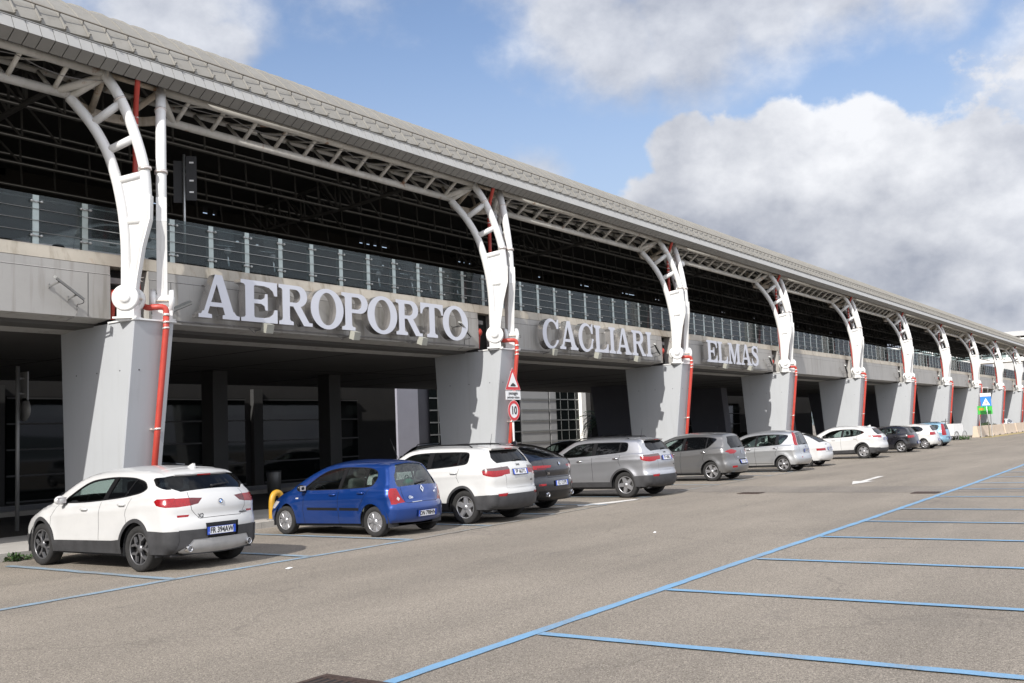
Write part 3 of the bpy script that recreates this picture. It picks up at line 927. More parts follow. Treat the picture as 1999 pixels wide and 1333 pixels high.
# ---- glass railing
def make_railing():
    t = thing('glass_railing', '', 'railing', (px(0), 0, 0), 0, 'glass railing sections along the deck edge')
    Y = 18.62; z0, z1 = 5.955, 6.94
    for i in range(12):
        x = -.37+i*1.05
        mb = MB()
        mb.box(x-.065, x+.065, Y-.012, Y+.012, z0, z1-.01)
        mb.box(x-.012, x+.012, Y+.012, Y+.16, z0, z1-.05)
        p = mb.build('post', M_post, t)
        for z in (z0+.16, z1-.14):
            mb = MB()
            mb.tube([(x-.11, Y-.03, z), (x+.11, Y-.03, z)], .016, 6)
            mb.box(x-.02, x+.02, Y-.035, Y, z-.02, z+.02)
            mb.lathe([(.0, -.02), (.028, -.02), (.028, .02)], (x-.1, Y-.04, z), (0, 1, 0), 8); mb.lathe([(.0, -.02), (.028, -.02), (.028, .02)], (x+.1, Y-.04, z), (0, 1, 0), 8)
            mb.build('clamp', M_alu, p)
        mb = MB(); mb.box(x+.07, x+.98, Y-.006, Y+.006, z0+.03, z1)
        mb.build('glass_panel', M_panel_glass, t)
    mb = MB()
    for z in (6.19, 6.42, 6.65): mb.tube([(-.4, Y-.03, z), (PIT-.4, Y-.03, z)], .007, 5)
    mb.tube([(-.4, Y+.06, 6.87), (PIT-.4, Y+.06, 6.87)], .014, 6)
    mb.build('wire', M_alu, t)
    return t
R0 = make_railing(); R0['label'] = 'glass railing with steel posts '+bw[0].replace('carrying', 'above')
for n in range(1, NP): dup(R0, (px(n), 0, 0), 'glass railing with steel posts '+bw[n].replace('carrying', 'above'))
dup(R0, (px(-1), 0, 0), 'glass railing with steel posts left of the nearest arched column')

# ---- red drain pipes
def make_pipe():
    t = thing('drain_pipe', '', 'pipe', (px(0), 17.5, 0), 0, 'red drain pipes down the piers')
    X = .66
    yf = lambda z: .62-.62*z/4.44
    lowp = [(X-.02, yf(.2)-.11, .14), (X, yf(2.2)-.11, 2.2), (X+.02, yf(4.3)-.11, 4.30), (X+.02, -.10, 4.55)]
    mb = MB(); mb.tube(lowp, .063, 14)
    q = chaikin([(X+.02, -.10, 4.53), (X+.02, -.10, 4.74), (X-.14, .05, 4.745), (X-.20, .28, 4.74), (X-.22, .50, 4.9), (X-.22, .55, 5.6)], 2, False)
    mb.tube(q, .062, 14)
    q = chaikin([(X-.22, .55, 5.6), (X-.2, .62, 7.0), (X-.17, .62, 8.6), (X-.18, .60, 9.05), (X-.34, .30, 9.50), (X-.36, .22, 9.70)], 1, False)
    mb.tube(q, .056, 14)
    mb.build('pipe_run', M_red, t)
    def clamp(r, h, p, ax, extra=False):
        mb = MB(); mb.lathe([(r, -h), (r+.011, -h), (r+.011, h), (r, h)], p, ax, 16)
        if extra: mb.box(X-.12, X+.12, yf(2.25)-.035, yf(2.25)-.01, 2.235, 2.265)
        mb.build('pipe_clamp', M_pink, t)
    for z in (4.42, 4.30): clamp(.063, .018, (X+.02, yf(z)-.11, z), (0, .14, 1))
    clamp(.062, .025, (X+.02, -.10, 4.58), (0, 0, 1)); clamp(.063, .02, (X, yf(2.25)-.11, 2.25), (0, .14, 1), True)
    for z in (8.35, 8.5, 8.68, 8.85): clamp(.056, .015, (X-.17, .62, z), (0, 0, 1))
    return t
D0 = make_pipe(); D0['label'] = 'red drain pipe on the pier '+pier_where[0]
for n in range(1, NP): dup(D0, (px(n), 17.5, 0), 'red drain pipe on the pier '+pier_where[n])
# red valve balls and wiring in the beam recess beside each pier
def make_valve():
    t = thing('red_valve', '', 'valve', (px(0), 0, 0), 0, 'red drain valves in the gaps beside the piers')
    mb = MB(); mb.ball((.16, 18.45, 5.05), .11, 14, sc=(1, 1, 1.2)); mb.tube([(.16, 18.45, 5.0), (.16, 18.5, 4.55)], .05, 10); mb.build('valve_body', M_red, t)
    mb = MB(); mb.box(.05, .35, 18.42, 18.6, 5.3, 5.42); mb.build('bracket', M_alu_d, t)
    mb = MB()
    for i in range(9):
        a = random.uniform(0, 6.28); mb.tube([(.62, 18.3, 5.45), (.62+.1*cos(a), 18.2+.06*sin(a*2), 5.45+.1*sin(a))], .007, 4)
    mb.build('loose_wire', M_pink, t)
    return t
V0 = make_valve(); V0['label'] = 'red drain valve in the gap above the pier '+pier_where[0]
for n in range(1, NP): dup(V0, (px(n), 0, 0), 'red drain valve in the gap above the pier '+pier_where[n])

# ---- tilted linear lights beside each pier
def make_linlight(s):
    t = thing('linear_light', '', 'light', (0, 0, 0), 0, 'slim tilted light fittings on the beams')
    a = Vector((-.33, -.38, .25)); b = Vector((.33, -.26, -.10))
    if s > 0: a = Vector((-.36, -.22, -.16)); b = Vector((.32, -.38, .16))
    mb = MB(); mb.bar(a, b, .11, .05, up=(0, -.5, 1)); mb.build('housing', M_alu, t)
    mb = MB(); mb.bar(a+Vector((0, -.0, -.028)), b+Vector((0, 0, -.030)), .09, .01, up=(0, -.5, 1)); mb.build('lens', M_black, t)
    mb = MB()
    for k in (.15, .75):
        p = a.lerp(b, k); mb.bar((p.x, 0, p.z-.08), (p.x, p.y, p.z-.03), .02, .03)
        mb.bar((p.x, 0, p.z-.02), (p.x, 0, p.z-.12), .04, .02, up=(1, 0, 0))
    mb.build('bracket', M_alu_d, t)
    mb = MB()
    e = b if s < 0 else a
    q = chaikin([tuple(e), (e.x+.04, e.y+.02, e.z-.08), (e.x, -.08, e.z-.10), (e.x+.03, -.012, e.z-.06), (e.x+.02, -.012, -.42), (e.x-.1, .15, -.50)], 2, False)
    mb.tube(q, .010, 5); mb.build('cable', M_cable, t)
    return t
LA = make_linlight(-1); LB = make_linlight(1)
for n in range(NP):
    for A, xo, side, zz in ((LA, -1.05, 'left', 4.97), (LB, 1.42, 'right', 4.84)):
        lab = 'slim tilted light fitting, %s of the pier %s' % (side, pier_where[n])
        if n == 0: A.location = (px(n)+xo, 18.375, zz); A['label'] = lab
        else: dup(A, (px(n)+xo, 18.375, zz), lab)

# ---- floodlights under the lettering
def make_flood():
    t = thing('floodlight', '', 'floodlight', (0, 0, 0), 0, 'small floodlights below the lettering')
    mb = MB(); mb.obox((0, -.42, .0), (.11, 0, 0), (0, .09, .03), (0, -.03, .10)); mb.build('housing', M_flood, t)
    mb = MB(); mb.obox((0, -.40, .09), (.09, 0, 0), (0, .07, .025), (0, -.001, .004)); mb.build('lens', M_alu, t)
    mb = MB(); mb.bar((0, 0, -.02), (0, -.36, 0), .03, .03); mb.tube(chaikin([(-.04, -.05, -.02), (-.14, -.12, -.12), (-.18, -.06, -.02), (-.2, 0, .02)], 2, False), .008, 5)
    mb.build('arm', M_cable, t)
    return t
FL = make_flood()
fx = [(15.75, 'AEROPORTO', 'left'), (18.65, 'AEROPORTO', 'middle'), (21.35, 'AEROPORTO', 'right'), (28.15, 'CAGLIARI', 'left'), (31.1, 'CAGLIARI', 'middle'), (34.1, 'CAGLIARI', 'right'), (42.6, 'ELMAS', 'left'), (45.6, 'ELMAS', 'right')]
for i, (x, w, s) in enumerate(fx):
    lab = 'small grey floodlight below the %s lettering, %s one' % (w, s)
    if i == 0: FL.location = (x, 18.375, 4.56); FL['label'] = lab
    else: dup(FL, (x, 18.375, 4.56), lab)
for n, (w, a, b) in enumerate((('AEROPORTO', px(0)+1.1, px(1)-.2), ('CAGLIARI', px(1)+1.1, px(2)-.2), ('ELMAS', px(2)+1.1, px(3)-.2))):
    mb = MB(); mb.tube([(a, 18.34, 4.60), (b, 18.34, 4.60)], .017, 6)
    x = a+.3
    while x < b: mb.box(x-.02, x+.02, 18.345, 18.378, 4.58, 4.62); x += .9
    tag(mb.build('conduit', M_cable), 'thin grey conduit running below the %s lettering' % w, 'conduit')

# ================================================================ LETTERING
def letter(ch):
    """serif capitals, height 1 ; returns (adds, subs, width)"""
    R = lambda x0, y0, x1, y1: [(x0, y0), (x1, y0), (x1, y1), (x0, y1)]
    S = .21; sh = .085
    def serif(x0, x1, y, up):
        e = .105; h = sh; b = .06
        if up: return [(x0-e, y), (x1+e, y), (x1+e, y+h), (x1+b*.4, y+h+.02), (x1, y+h+b), (x0, y+h+b), (x0-b*.4, y+h+.02), (x0-e, y+h)]
        return [(x0-e, y-h), (x0-b*.4, y-h-.02), (x0, y-h-b), (x1, y-h-b), (x1+b*.4, y-h-.02), (x1+e, y-h), (x1+e, y), (x0-e, y)]
    def stem(x): return [R(x, .0, x+S, 1.0), serif(x, x+S, 0, True), serif(x, x+S, 1, False)]
    A = []; B = []
    if ch == 'I': A = stem(.12); w = .45
    elif ch in 'EL':
        A = stem(.12); w = .93
        A.append(R(.12, 0, .86, .11)); A.append([(.90, 0), (.90, .33), (.83, .33), (.79, .22), (.70, .14), (.55, .105), (.55, 0)])
        if ch == 'E':
            A.append(R(.12, .89, .86, 1)); A.append([(.90, 1), (.90, .67), (.83, .67), (.79, .78), (.70, .86), (.55, .895), (.55, 1)])
            A.append(R(.3, .45, .6, .55)); A.append([(.66, .30), (.66, .70), (.60, .70), (.58, .60), (.50, .55), (.50, .45), (.58, .40), (.60, .30)])
    elif ch in 'RP':
        A = stem(.12); w = .90
        A.append([(.3, 1.0), (.58, 1.0)] + [(.58+.27*sin(a), .735+.265*cos(a)) for a in [pi*k/14 for k in range(15)]] + [(.3, .47)])
        B.append([(.335, .90), (.50, .90)] + [(.50+.145*sin(a), .735+.165*cos(a)) for a in [pi*k/12 for k in range(13)]] + [(.335, .57)])
        if ch == 'R':
            A.append([(.40, .52), (.60, .56), (.90, .09), (1.0, .085), (1.0, 0), (.74, 0)]); w = 1.0
        else: w = .87
    elif ch == 'O':
        w = .98; A = [ell(.49, .5, .46, .53, 48)]; B = [ell(.49, .5, .245, .425, 48)]
    elif ch in 'CG':
        w = .92; A = [ell(.47, .5, .44, .53, 48)]; B = [ell(.53, .5, .29, .43, 48), [(.50, .30), (1.1, .30), (1.1, .69), (.50, .69)]]
        A.append([(.82, .66), (.90, .66), (.90, 1.02), (.83, 1.02), (.80, .93), (.70, .88), (.78, .78)])
        if ch == 'G':
            A.append([(.66, .06), (.87, .12), (.87, .38), (.94, .40), (.94, .47), (.52, .47), (.52, .40), (.66, .37)])
            B[1] = [(.50, .475), (1.1, .475), (1.1, .655), (.50, .655)]
            B.append([(.5, .30), (.655, .30), (.655, .39), (.5, .39)]); w = .97
        else:
            A.append([(.70, .06), (.86, .2), (.90, .31), (.80, .31), (.74, .2), (.6, .1)])
    elif ch == 'T':
        w = .92; A = [R(.355, 0, .565, 1), serif(.355, .565, 0, True), R(.05, .89, .87, 1)]
        A.append([(.02, 1), (.02, .68), (.085, .68), (.12, .80), (.20, .87), (.34, .9), (.34, 1)]); A.append([(.90, 1), (.90, .68), (.835, .68), (.80, .80), (.72, .87), (.58, .9), (.58, 1)])
    elif ch == 'A':
        w = 1.04; A = [[(.42, 1.02), (.60, 1.02), (.93, .03), (.68, .03), (.46, .80), (.20, .03), (.09, .03)], R(.22, .27, .78, .37)]
        A.append([(.0, 0), (.33, 0), (.33, .085), (.24, .10), (.2, .16), (.10, .16), (.06, .09), (.0, .085)])
        A.append([(.60, 0), (1.04, 0), (1.04, .085), (.96, .10), (.90, .18), (.66, .18), (.67, .10), (.60, .085)])
    elif ch == 'M':
        w = 1.18; A = [R(.12, 0, .24, 1), serif(.12, .24, 0, True), R(.84, 0, 1.05, 1), serif(.84, 1.05, 0, True), R(.02, .915, .3, 1), R(.84, .915, 1.15, 1)]
        A.append([(.12, 1), (.36, 1), (.62, .30), (.55, .0), (.50, .0)]); A.append([(.50, .0), (.60, .0), (.95, 1), (.84, 1), (.55, .22)])
    elif ch == 'S':
        w = .80; pts = [(.66, .80), (.60, .90), (.45, .955), (.30, .93), (.18, .84), (.18, .70), (.30, .60), (.47, .53), (.60, .43), (.66, .28), (.60, .13), (.44, .05), (.27, .07), (.15, .17), (.12, .24)]
        ws = [.04, .05, .06, .07, .095, .11, .115, .12, .115, .11, .095, .07, .06, .05, .04]
        up = []; dn = []
        for i, p in enumerate(pts):
            q0 = pts[max(0, i-1)]; q1 = pts[min(len(pts)-1, i+1)]
            d = Vector((q1[0]-q0[0], q1[1]-q0[1])).normalized(); n = (-d.y*ws[i], d.x*ws[i])
            up.append((p[0]+n[0], p[1]+n[1])); dn.append((p[0]-n[0], p[1]-n[1]))
        for i in range(len(pts)-1): A.append([up[i], up[i+1], dn[i+1], dn[i]])
        A += [[(.62, .68), (.70, .68), (.70, 1.02), (.64, 1.02), (.60, .88)], [(.08, .36), (.15, .36), (.17, .15), (.13, -.02), (.08, -.02)]]
    return A, B, w
def word(txt, xs, z0, z1, label):
    t = thing('sign_lettering', label, 'sign', (xs[0][0], 18.33, z0), 0, 'big serif words on the beam')
    H = z1-z0
    for ch, (x0, x1) in zip(txt, xs):
        A, B, w = letter(ch)
        allx = [p[0] for P in A for p in P]; lo, hi = min(allx), max(allx)
        k = (x1-x0)/(hi-lo)
        mb = MB()
        f = lambda x, y, d: (x0-xs[0][0]+(x-lo)*k, -.34+d, y*H)
        extrude_shape(mb, A, B, f, .22)
        # pins to the wall
        for u, v in ((.35, .2), (.35, .8)):
            mb.tube([(x0-xs[0][0]+(x1-x0)*u, -.14, H*v), (x0-xs[0][0]+(x1-x0)*u, .05, H*v)], .012, 5, 1)
        mb.build('letter', [M_letter, M_letter_s], t)
    return t
YL = 18.02
def xr(L):
    out = []
    for (u0, v0, u1, v1) in L:
        a = pix_dir(u0, v0); b = pix_dir(u1, v1); out.append((a.x/a.y*YL, b.x/b.y*YL))
    return out
word('AEROPORTO', xr([(386, 600, 466, 600), (469, 600, 540, 600), (543, 600, 608, 600), (605, 600, 669, 600), (666, 620, 717, 620), (716, 620, 774, 620), (772, 630, 823, 630), (820, 635, 864, 635), (863, 635, 912, 635)]),
     4.69, 5.66, 'big grey serif letters reading AEROPORTO on the nearest lettered beam')
def spread(txt, x0, x1, gap=.05):
    ws = []
    for ch in txt:
        A, B, w = letter(ch); q = [p[0] for P in A for p in P]; ws.append(max(q)-min(q))
    k = (x1-x0-gap*(len(txt)-1))/sum(ws); o = []; x = x0
    for w in ws: o.append((x, x+w*k)); x += w*k+gap
    return o
word('CAGLIARI', spread('CAGLIARI', *[ (pix_dir(u, v).x/pix_dir(u, v).y*YL) for u, v in ((1058, 650), (1271, 675))]), 4.69, 5.66, 'grey serif letters reading CAGLIARI on the middle lettered beam')
word('ELMAS', spread('ELMAS', *[ (pix_dir(u, v).x/pix_dir(u, v).y*YL) for u, v in ((1379, 690), (1480, 700))]), 4.69, 5.66, 'grey serif letters reading ELMAS on the farthest lettered beam')
# ================================================================ BEHIND AND BELOW THE DECK
# back wall of the upper level
mb = MB(); mb.box(-60, 118, 30.0, 30.25, 5.72, 10.52)
bwall = mb.build('wall', M_wallb)
tag(bwall, 'long dark brown wall at the back of the raised deck', 'wall')
mb = MB()
random.seed(5)
x = -60.0
while x < 117:
    w_ = random.choice((1.2, 2.4, 3.6, 5.0)); mb.box(x, min(118, x+w_), 30.0, 30.2, 10.52, 10.95); x += w_
    if random.random() < .75:
        for k in range(random.randint(2, 5)):
            mb.box(x+.0+k*.45, x+.22+k*.45, 30.0, 30.05, 10.52, 10.95)
        x += random.choice((.9, 1.5, 2.2))
mb.build('louvre', M_wallb, bwall)
# inner row of piers
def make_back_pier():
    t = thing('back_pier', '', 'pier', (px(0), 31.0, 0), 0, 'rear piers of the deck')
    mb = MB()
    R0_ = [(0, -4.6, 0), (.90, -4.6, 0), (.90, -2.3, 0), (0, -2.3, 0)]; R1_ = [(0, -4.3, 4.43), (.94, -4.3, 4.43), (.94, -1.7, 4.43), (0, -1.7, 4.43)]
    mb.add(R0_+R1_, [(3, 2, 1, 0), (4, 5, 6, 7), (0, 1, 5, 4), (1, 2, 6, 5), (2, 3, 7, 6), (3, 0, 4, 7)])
    mb.build('shaft', M_shade_grey, t)
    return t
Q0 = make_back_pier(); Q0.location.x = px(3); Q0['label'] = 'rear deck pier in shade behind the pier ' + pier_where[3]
for n in range(4, NP): dup(Q0, (px(n), 31.0, 0), 'rear deck pier behind the pier ' + pier_where[n])
M_lgt0 = mat('pale_panel', (.35,.35,.33), .5, var=.3, scale=5)
# terminal: dark glazed front behind the covered road
TY = 33.9
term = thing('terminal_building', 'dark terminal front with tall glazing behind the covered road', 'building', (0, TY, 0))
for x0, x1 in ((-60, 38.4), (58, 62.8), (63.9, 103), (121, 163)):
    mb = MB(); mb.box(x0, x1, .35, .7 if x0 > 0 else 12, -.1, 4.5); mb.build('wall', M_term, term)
M_mul = mat('dim_mullion', (.07,.07,.07), .5, .4, var=.1)
M_int = mat('terminal_interior', (.05, .05, .048), .8, var=.5, scale=.6)
xs = [9.0, 13.6, 18.2, 24.2, 29.6, 34.2, 66, 72, 80]
for i, x in enumerate(xs):
    w = {24.2: 4.4, 29.6: 3.6, 34.2: 1.3}.get(x, 3.4)
    mb = MB(); mb.box(x, x+w, .26, .30, .2, 3.9)
    gl_ = mb.build('window', M_facade_glass, term)
    mb = MB()
    for z in (.25, 1.15, 2.05, 2.95, 3.85): mb.box(x, x+w, .20, .26, z-.03, z+.03)
    mb.build('mullion', M_mul, gl_)
    mb = MB(); mb.box(x-.62, x-.12, .12, .34, 0, 4.3); mb.build('pilaster', M_column, term)
# inner columns along the covered road
def make_icol():
    t = thing('inner_column', '', 'column', (0, 0, 0), 0, 'plain columns beside the terminal front')
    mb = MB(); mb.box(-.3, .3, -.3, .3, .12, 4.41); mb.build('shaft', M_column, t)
    mb = MB(); mb.box(-.34, .34, -.34, .34, .12, .5); mb.build('plinth', M_term, t)
    return t
ic = make_icol()
for i, (x, y, w) in enumerate(((21.75, 27.5, 'dim inner column seen through the AEROPORTO bay, left one'), (27.1, 27.5, 'dim inner column seen through the AEROPORTO bay, right one'), (54.5, 28.5, 'dim inner column seen through the CAGLIARI bay'), (66, 28.5, 'dim inner column seen through the ELMAS bay'))):
    if i == 0: ic.location = (x, y, 0); ic['label'] = w
    else: dup(ic, (x, y, 0), w)
# ticket machine, bins and a bench against the terminal front
tm = thing('ticket_machine', 'dark vending machine with a pale panel against the terminal front', 'machine', (22.4, 32.6, .15))
mb = MB(); mb.box(-.45, .45, -.35, .35, 0, 1.85); mb.build('cabinet', M_term, tm)
mb = MB(); mb.box(-.33, .33, -.362, -.351, .85, 1.45); mb.build('front_panel', M_lgt0, tm)
mb = MB(); mb.box(-.36, .36, -.372, -.351, 1.60, 1.75); mb.build('header_sign', M_sblue, tm)
for i, (x, y, w) in enumerate(((25.6, 29.0, 'left of the second inner column'), (36.0, 31.0, 'beside the terminal glazing'))):
    tb_ = thing('litter_bin', 'dark litter bin under the deck ' + w, 'bin', (x, y, .02), 0, 'litter bins under the deck')
    mb = MB(); mb.lathe([(0, 0), (.24, 0), (.27, .8), (.25, .84), (.2, .84), (.19, .6), (0, .6)], (0, 0, 0), (0, 0, 1), 18); mb.build('drum', M_alu_d, tb_)
    mb = MB(); mb.lathe([(.275, .82), (.285, .86), (.25, .88)], (0, 0, 0), (0, 0, 1), 18); mb.build('rim', M_black, tb_)
# sunlit part of the terminal further on: glazed front with mullions, white wall
tw = thing('glazed_hall', 'sunlit glazed hall with horizontal mullions beyond the deck', 'building', (44.2, 41.5, 0))
mb = MB(); mb.box(0, 60, .5, 20, 0, 6.5); mb.build('wall', M_shade_grey, tw)
M_shade_panel = mat('shade_toned_panel', (.27,.27,.31), .6, var=.05)  # lavender tone stands for a pale panel in shade
M_lgt = mat('light_grey_panel', (.30,.30,.295), .6, var=.05)
for (x0, x1, m) in ((2.5, 4.5, M_shade_panel), (16.5, 20.3, M_lgt), (20.5, 21.4, M_lgt), (24.7, 28.3, M_white_wall), (31.5, 35, M_white_wall), (52, 56, M_white_wall)):
    mb = MB(); mb.box(x0, x1, .0 if m is not M_lgt else .34, .42, 0, 6.5); mb.build('wall_panel', m, tw)
for (x, w) in ((6.0, 5.0), (11.5, 4.8), (21.4, 3.3), (40, 5), (46, 5)):
    mb = MB(); mb.box(x, x+w, .30, .34, 0, 6.4); gl_ = mb.build('window', M_facade_glass, tw)
    mb = MB(); xm = x-4.9 if x == 21.4 else x
    for z in (.5, 1.3, 2.1, 2.9, 3.7, 4.5): mb.box(xm, x+w, .27, .30, z-.04, z+.04)
    for k in range(3): mb.box(x+w*(k+.5)/3-.02, x+w*(k+.5)/3+.02, .27, .29, 0, 6.4)
    mb.build('mullion', M_alu, gl_)
# far end: glazed footbridge and grey terminal block
br = thing('glass_footbridge', 'pale glazed footbridge crossing beyond the far end of the deck', 'bridge', (188, 22, 0))
mb = MB(); mb.box(0, 5, -2, 60, 10.9, 11.6); mb.box(0, 5, -2, 60, 14.5, 14.8); mb.build('slab', M_white_wall, br)
mb = MB(); mb.box(.4, 4.6, -2, 60, 11.6, 14.5); mb.build('glazing', M_bridge_glass, br)
mb = MB()
for i in range(16): mb.box(.25, .45, -2+i*4, -1.8+i*4, 11.6, 14.5)
for z in (12.5, 13.5): mb.box(.25, .39, -2, 60, z-.05, z+.05)
mb.build('mullion', M_white, br)
mb = MB()
for y in (2, 24, 48): mb.box(1.5, 3.5, y, y+2, 0, 10.9)
mb.build('support', M_pier, br)
tb = thing('terminal_block', 'grey flat roofed terminal block rising behind the far roof edge', 'building', (235, 20, 0))
M_far = mat('far_grey_cladding', (.46,.46,.45), .6, var=.06, scale=.3)
mb = MB(); mb.box(0, 60, 2, 18, 0, 16.4); mb.build('wall', M_far, tb)
mb = MB(); mb.box(-3, 62, -1, 20, 18.3, 19.3); mb.build('roof', M_far, tb)
mb = MB(); mb.box(-.5, 58, 1.5, 18.5, 16.4, 18.3); mb.build('window', M_facade_glass, tb)
mb = MB()
for y in range(2, 18, 5): mb.box(-.8, -.5, y, y+.5, 16.4, 18.3)
mb.build('column', M_white, tb)
# distant low trees / horizon strip
M_hill = mat('distant_hills', (.16,.19,.20), .95, var=.15, scale=.01)
mb = MB(); prev = None
for i in range(60):
    a = radians(-70+i*3.2); r = 1300; h = 14+10*sin(i*.7)+8*sin(i*.31+1)
    p = (r*cos(a), r*sin(a)); 
    if prev: mb.add([(prev[0][0], prev[0][1], -2), (p[0], p[1], -2), (p[0]*1.06, p[1]*1.06, h), (prev[0][0]*1.06, prev[0][1]*1.06, prev[1])], [(0, 1, 2, 3)])
    prev = (p, h)
tag(mb.build('hills', M_hill), kind='structure')

# ---- palm trees beyond the deck
def palm(x, y, h, label, n=34, seed=1, spread=1.9):
    random.seed(seed)
    t = thing('palm_tree', label, 'palm tree', (x, y, 0), 0, 'palm trees beyond the deck')
    mb = MB(); mb.tube([(0, 0, 0), (.05, 0, h*.5), (0, .05, h)], [.24, .19, .2], 10); mb.build('trunk', M_bark, t)
    mb = MB()
    for k in range(n):
        a = random.uniform(0, 2*pi); el = random.uniform(-.35, 1.2); L = spread*random.uniform(.8, 1.15)
        d = Vector((cos(a), sin(a), 0)); p = Vector((0, 0, h)); pts = [p.copy()]
        for i in range(8):
            e = el-i*.22; p = p+(d*cos(e)+Vector((0, 0, sin(e))))*L/8; pts.append(p.copy())
        side = Vector((-d.y, d.x, 0))
        for i in range(8):
            for s in (-1, 1):
                for u in (0, .5):
                    q = pts[i].lerp(pts[i+1], u); l = .42*(1-abs(i-3.5)/6)
                    e1 = q+side*s*l*.8+d*l*.45+Vector((0, 0, -l*.45)); w_ = d*.03
                    mb.add([q-w_, q+w_, e1], [(0, 1, 2)])
        mb.tube(pts, .012, 4)
    mb.build('crown', M_palm, t)
palm(57.2, 33.0, 2.5, 'dark palm tree seen under the deck right of the white wall', 40, 3)
palm(113, 36.5, 3.1, 'dark palm tree seen under the deck behind the white crossover', 46, 5, 2.2)
palm(119, 38, 2.2, 'smaller dark palm tree under the deck beyond the first palms', 30, 8)

# ================================================================ STREET FURNITURE
# warning triangle, plate and speed limit
def pole(mb, x, y, z0, z1, r=.03): mb.tube([(x, y, z0), (x, y, z1)], r, 12)
gx, gy = 24.6, 17.2
sg = thing('road_sign', 'white pole carrying a speed bump triangle, a text plate and a red ringed 10', 'road sign', (gx, gy, 0), 0)
mb = MB(); pole(mb, 0, .05, 0, 3.75); mb.build('pole', M_white, sg)
def flatshape(mb, adds, subs, y, d, mf=0, ms=0, zc=0):
    extrude_shape(mb, adds, subs, lambda u, v, t: (u, y+t, v+zc), d, mf, ms)
def tri(s, r=.06):
    P = [(-s/2, 0), (s/2, 0), (0, s*.866)]
    out = []
    for i in range(3):
        a = Vector(P[i]); b = Vector(P[(i+1) % 3]); c = Vector(P[i-1])
        for k in range(5):
            u = k/4; p0 = a+(c-a).normalized()*r; p1 = a+(b-a).normalized()*r
            out.append(tuple(p0*(1-u)**2+a*2*u*(1-u)+p1*u*u))
    return out
zt = 3.17
mb = MB(); flatshape(mb, [tri(.82)], [], .0, .012, 0, 1, zt)
flatshape(mb, [[(x*.96, y*.96+.015) for x, y in tri(.82)]], [], -.003, .002, 2, 2, zt)
flatshape(mb, [[(x*.64, y*.64+.10) for x, y in tri(.82)]], [], -.006, .002, 0, 0, zt)
flatshape(mb, [[(-.13, .12), (.13, .12), (.13, .16), (.05, .205), (0, .23), (-.05, .205), (-.13, .16)]], [], -.009, .002, 3, 3, zt)
mb.build('warning_triangle', [M_swhite, M_alu, M_sred, M_sblack], sg)
def text_on(name, txt, size, m, x, y, z, parent, bold=0, sx=1, rz=0, vert=None, dz=None):
    vs, fs = text_mesh(txt, size, bold, sx)
    mb = MB(); mb.add([(x+a, y, z+b) for a, b in vs], fs)
    return mb.build(name, m, parent, fix=False)
mb = MB(); mb.box(-.38, .38, 0, .012, 2.89, 3.15); pl = mb.build('text_plate', M_swhite, sg)
text_on('plate_text', 'passaggio', .13, M_sblack, 0, -.004, 3.085, pl, .003)
text_on('plate_text', 'pedonale rialzato', .105, M_sblack, 0, -.004, 2.96, pl, .002, .88)
mb = MB(); zc = 2.56
flatshape(mb, [ell(0, 0, .31, .31, 48)], [], .0, .012, 0, 1, zc)
flatshape(mb, [ell(0, 0, .30, .30, 48)], [ell(0, 0, .215, .215, 48)], -.004, .003, 2, 2, zc)
sl = mb.build('speed_disc', [M_swhite, M_alu, M_sred], sg)
text_on('speed_number', '10', .34, M_sblack, 0, -.007, zc, sl, .008, .9)

# slim dark pole on the pavement at the left
lp = thing('sign_pole', 'slim dark pole with edge-on signs on the pavement behind the white coupe SUV', 'pole', (12.2, 22.4, .13))
mb = MB(); pole(mb, 0, 0, 0, 3.75, .045); mb.build('pole', M_alu_d, lp)
mb = MB(); mb.box(.14, .17, -.16, .16, 2.95, 3.62); mb.box(.0, .16, -.02, .02, 3.1, 3.14); mb.box(.0, .16, -.02, .02, 3.45, 3.49); mb.build('side_sign', M_alu_d, lp)
mb = MB(); mb.lathe([(0, .14), (.27, .14), (.27, .16), (0, .16)], (0, 0, 2.75), (1, 0, 0), 24); mb.build('round_sign', M_alu_d, lp)
# black information boards on a pole on the raised deck
uz = 5.72
ub = thing('information_board', 'black information boards on a grey pole on the raised deck', 'sign', (14.70, 19.6, uz), radians(-37))
mb = MB(); pole(mb, 0, 0, 0, 3.12, .032); mb.build('pole', M_alu, ub)
mb = MB(); mb.box(.045, .29, -.02, .04, 2.0, 3.08); b1 = mb.build('board', M_black, ub)
mb = MB(); mb.box(-.24, -.04, .05, .10, 1.95, 2.97); mb.build('board', M_black, ub)
for z in (2.2, 2.48, 2.92):
    mb = MB(); mb.box(.12, .22, -.026, -.022, z-.02, z+.02); mb.build('label_plate', M_swhite, b1)
# pedestrian crossing sign near the far end
cs = thing('crossing_sign', 'blue pedestrian crossing sign on a grey pole at the far end', 'road sign', (91.6, 15.6, 0), radians(-70))
mb = MB(); mb.tube([(.1, .04, 0), (0, .04, 3.5)], .035, 10); mb.build('pole', M_alu, cs)
mb = MB(); mb.box(-.41, .41, 0, .02, 2.62, 3.42); mb.build('blue_panel', M_sblue, cs)
mb = MB(); flatshape(mb, [[(-.31, 2.70), (.31, 2.70), (0, 3.30)]], [], -.006, .004)
tri_ = mb.build('white_triangle', M_swhite, cs)
mb = MB(); flatshape(mb, [ell(.01, 3.09, .035, .035, 12), [(-.03, 2.9), (.05, 2.9), (.045, 3.05), (-.015, 3.05)], [(-.03, 2.91), (.01, 2.91), (-.08, 2.75), (-.12, 2.75)], [(.0, 2.91), (.045, 2.91), (.13, 2.75), (.085, 2.75)]], [], -.012, .004)
mb.build('walking_figure', M_sblack, tri_)
mb = MB(); mb.box(-.43, .43, 0, .02, 3.44, 3.72); mb.build('top_panel', M_white, cs)
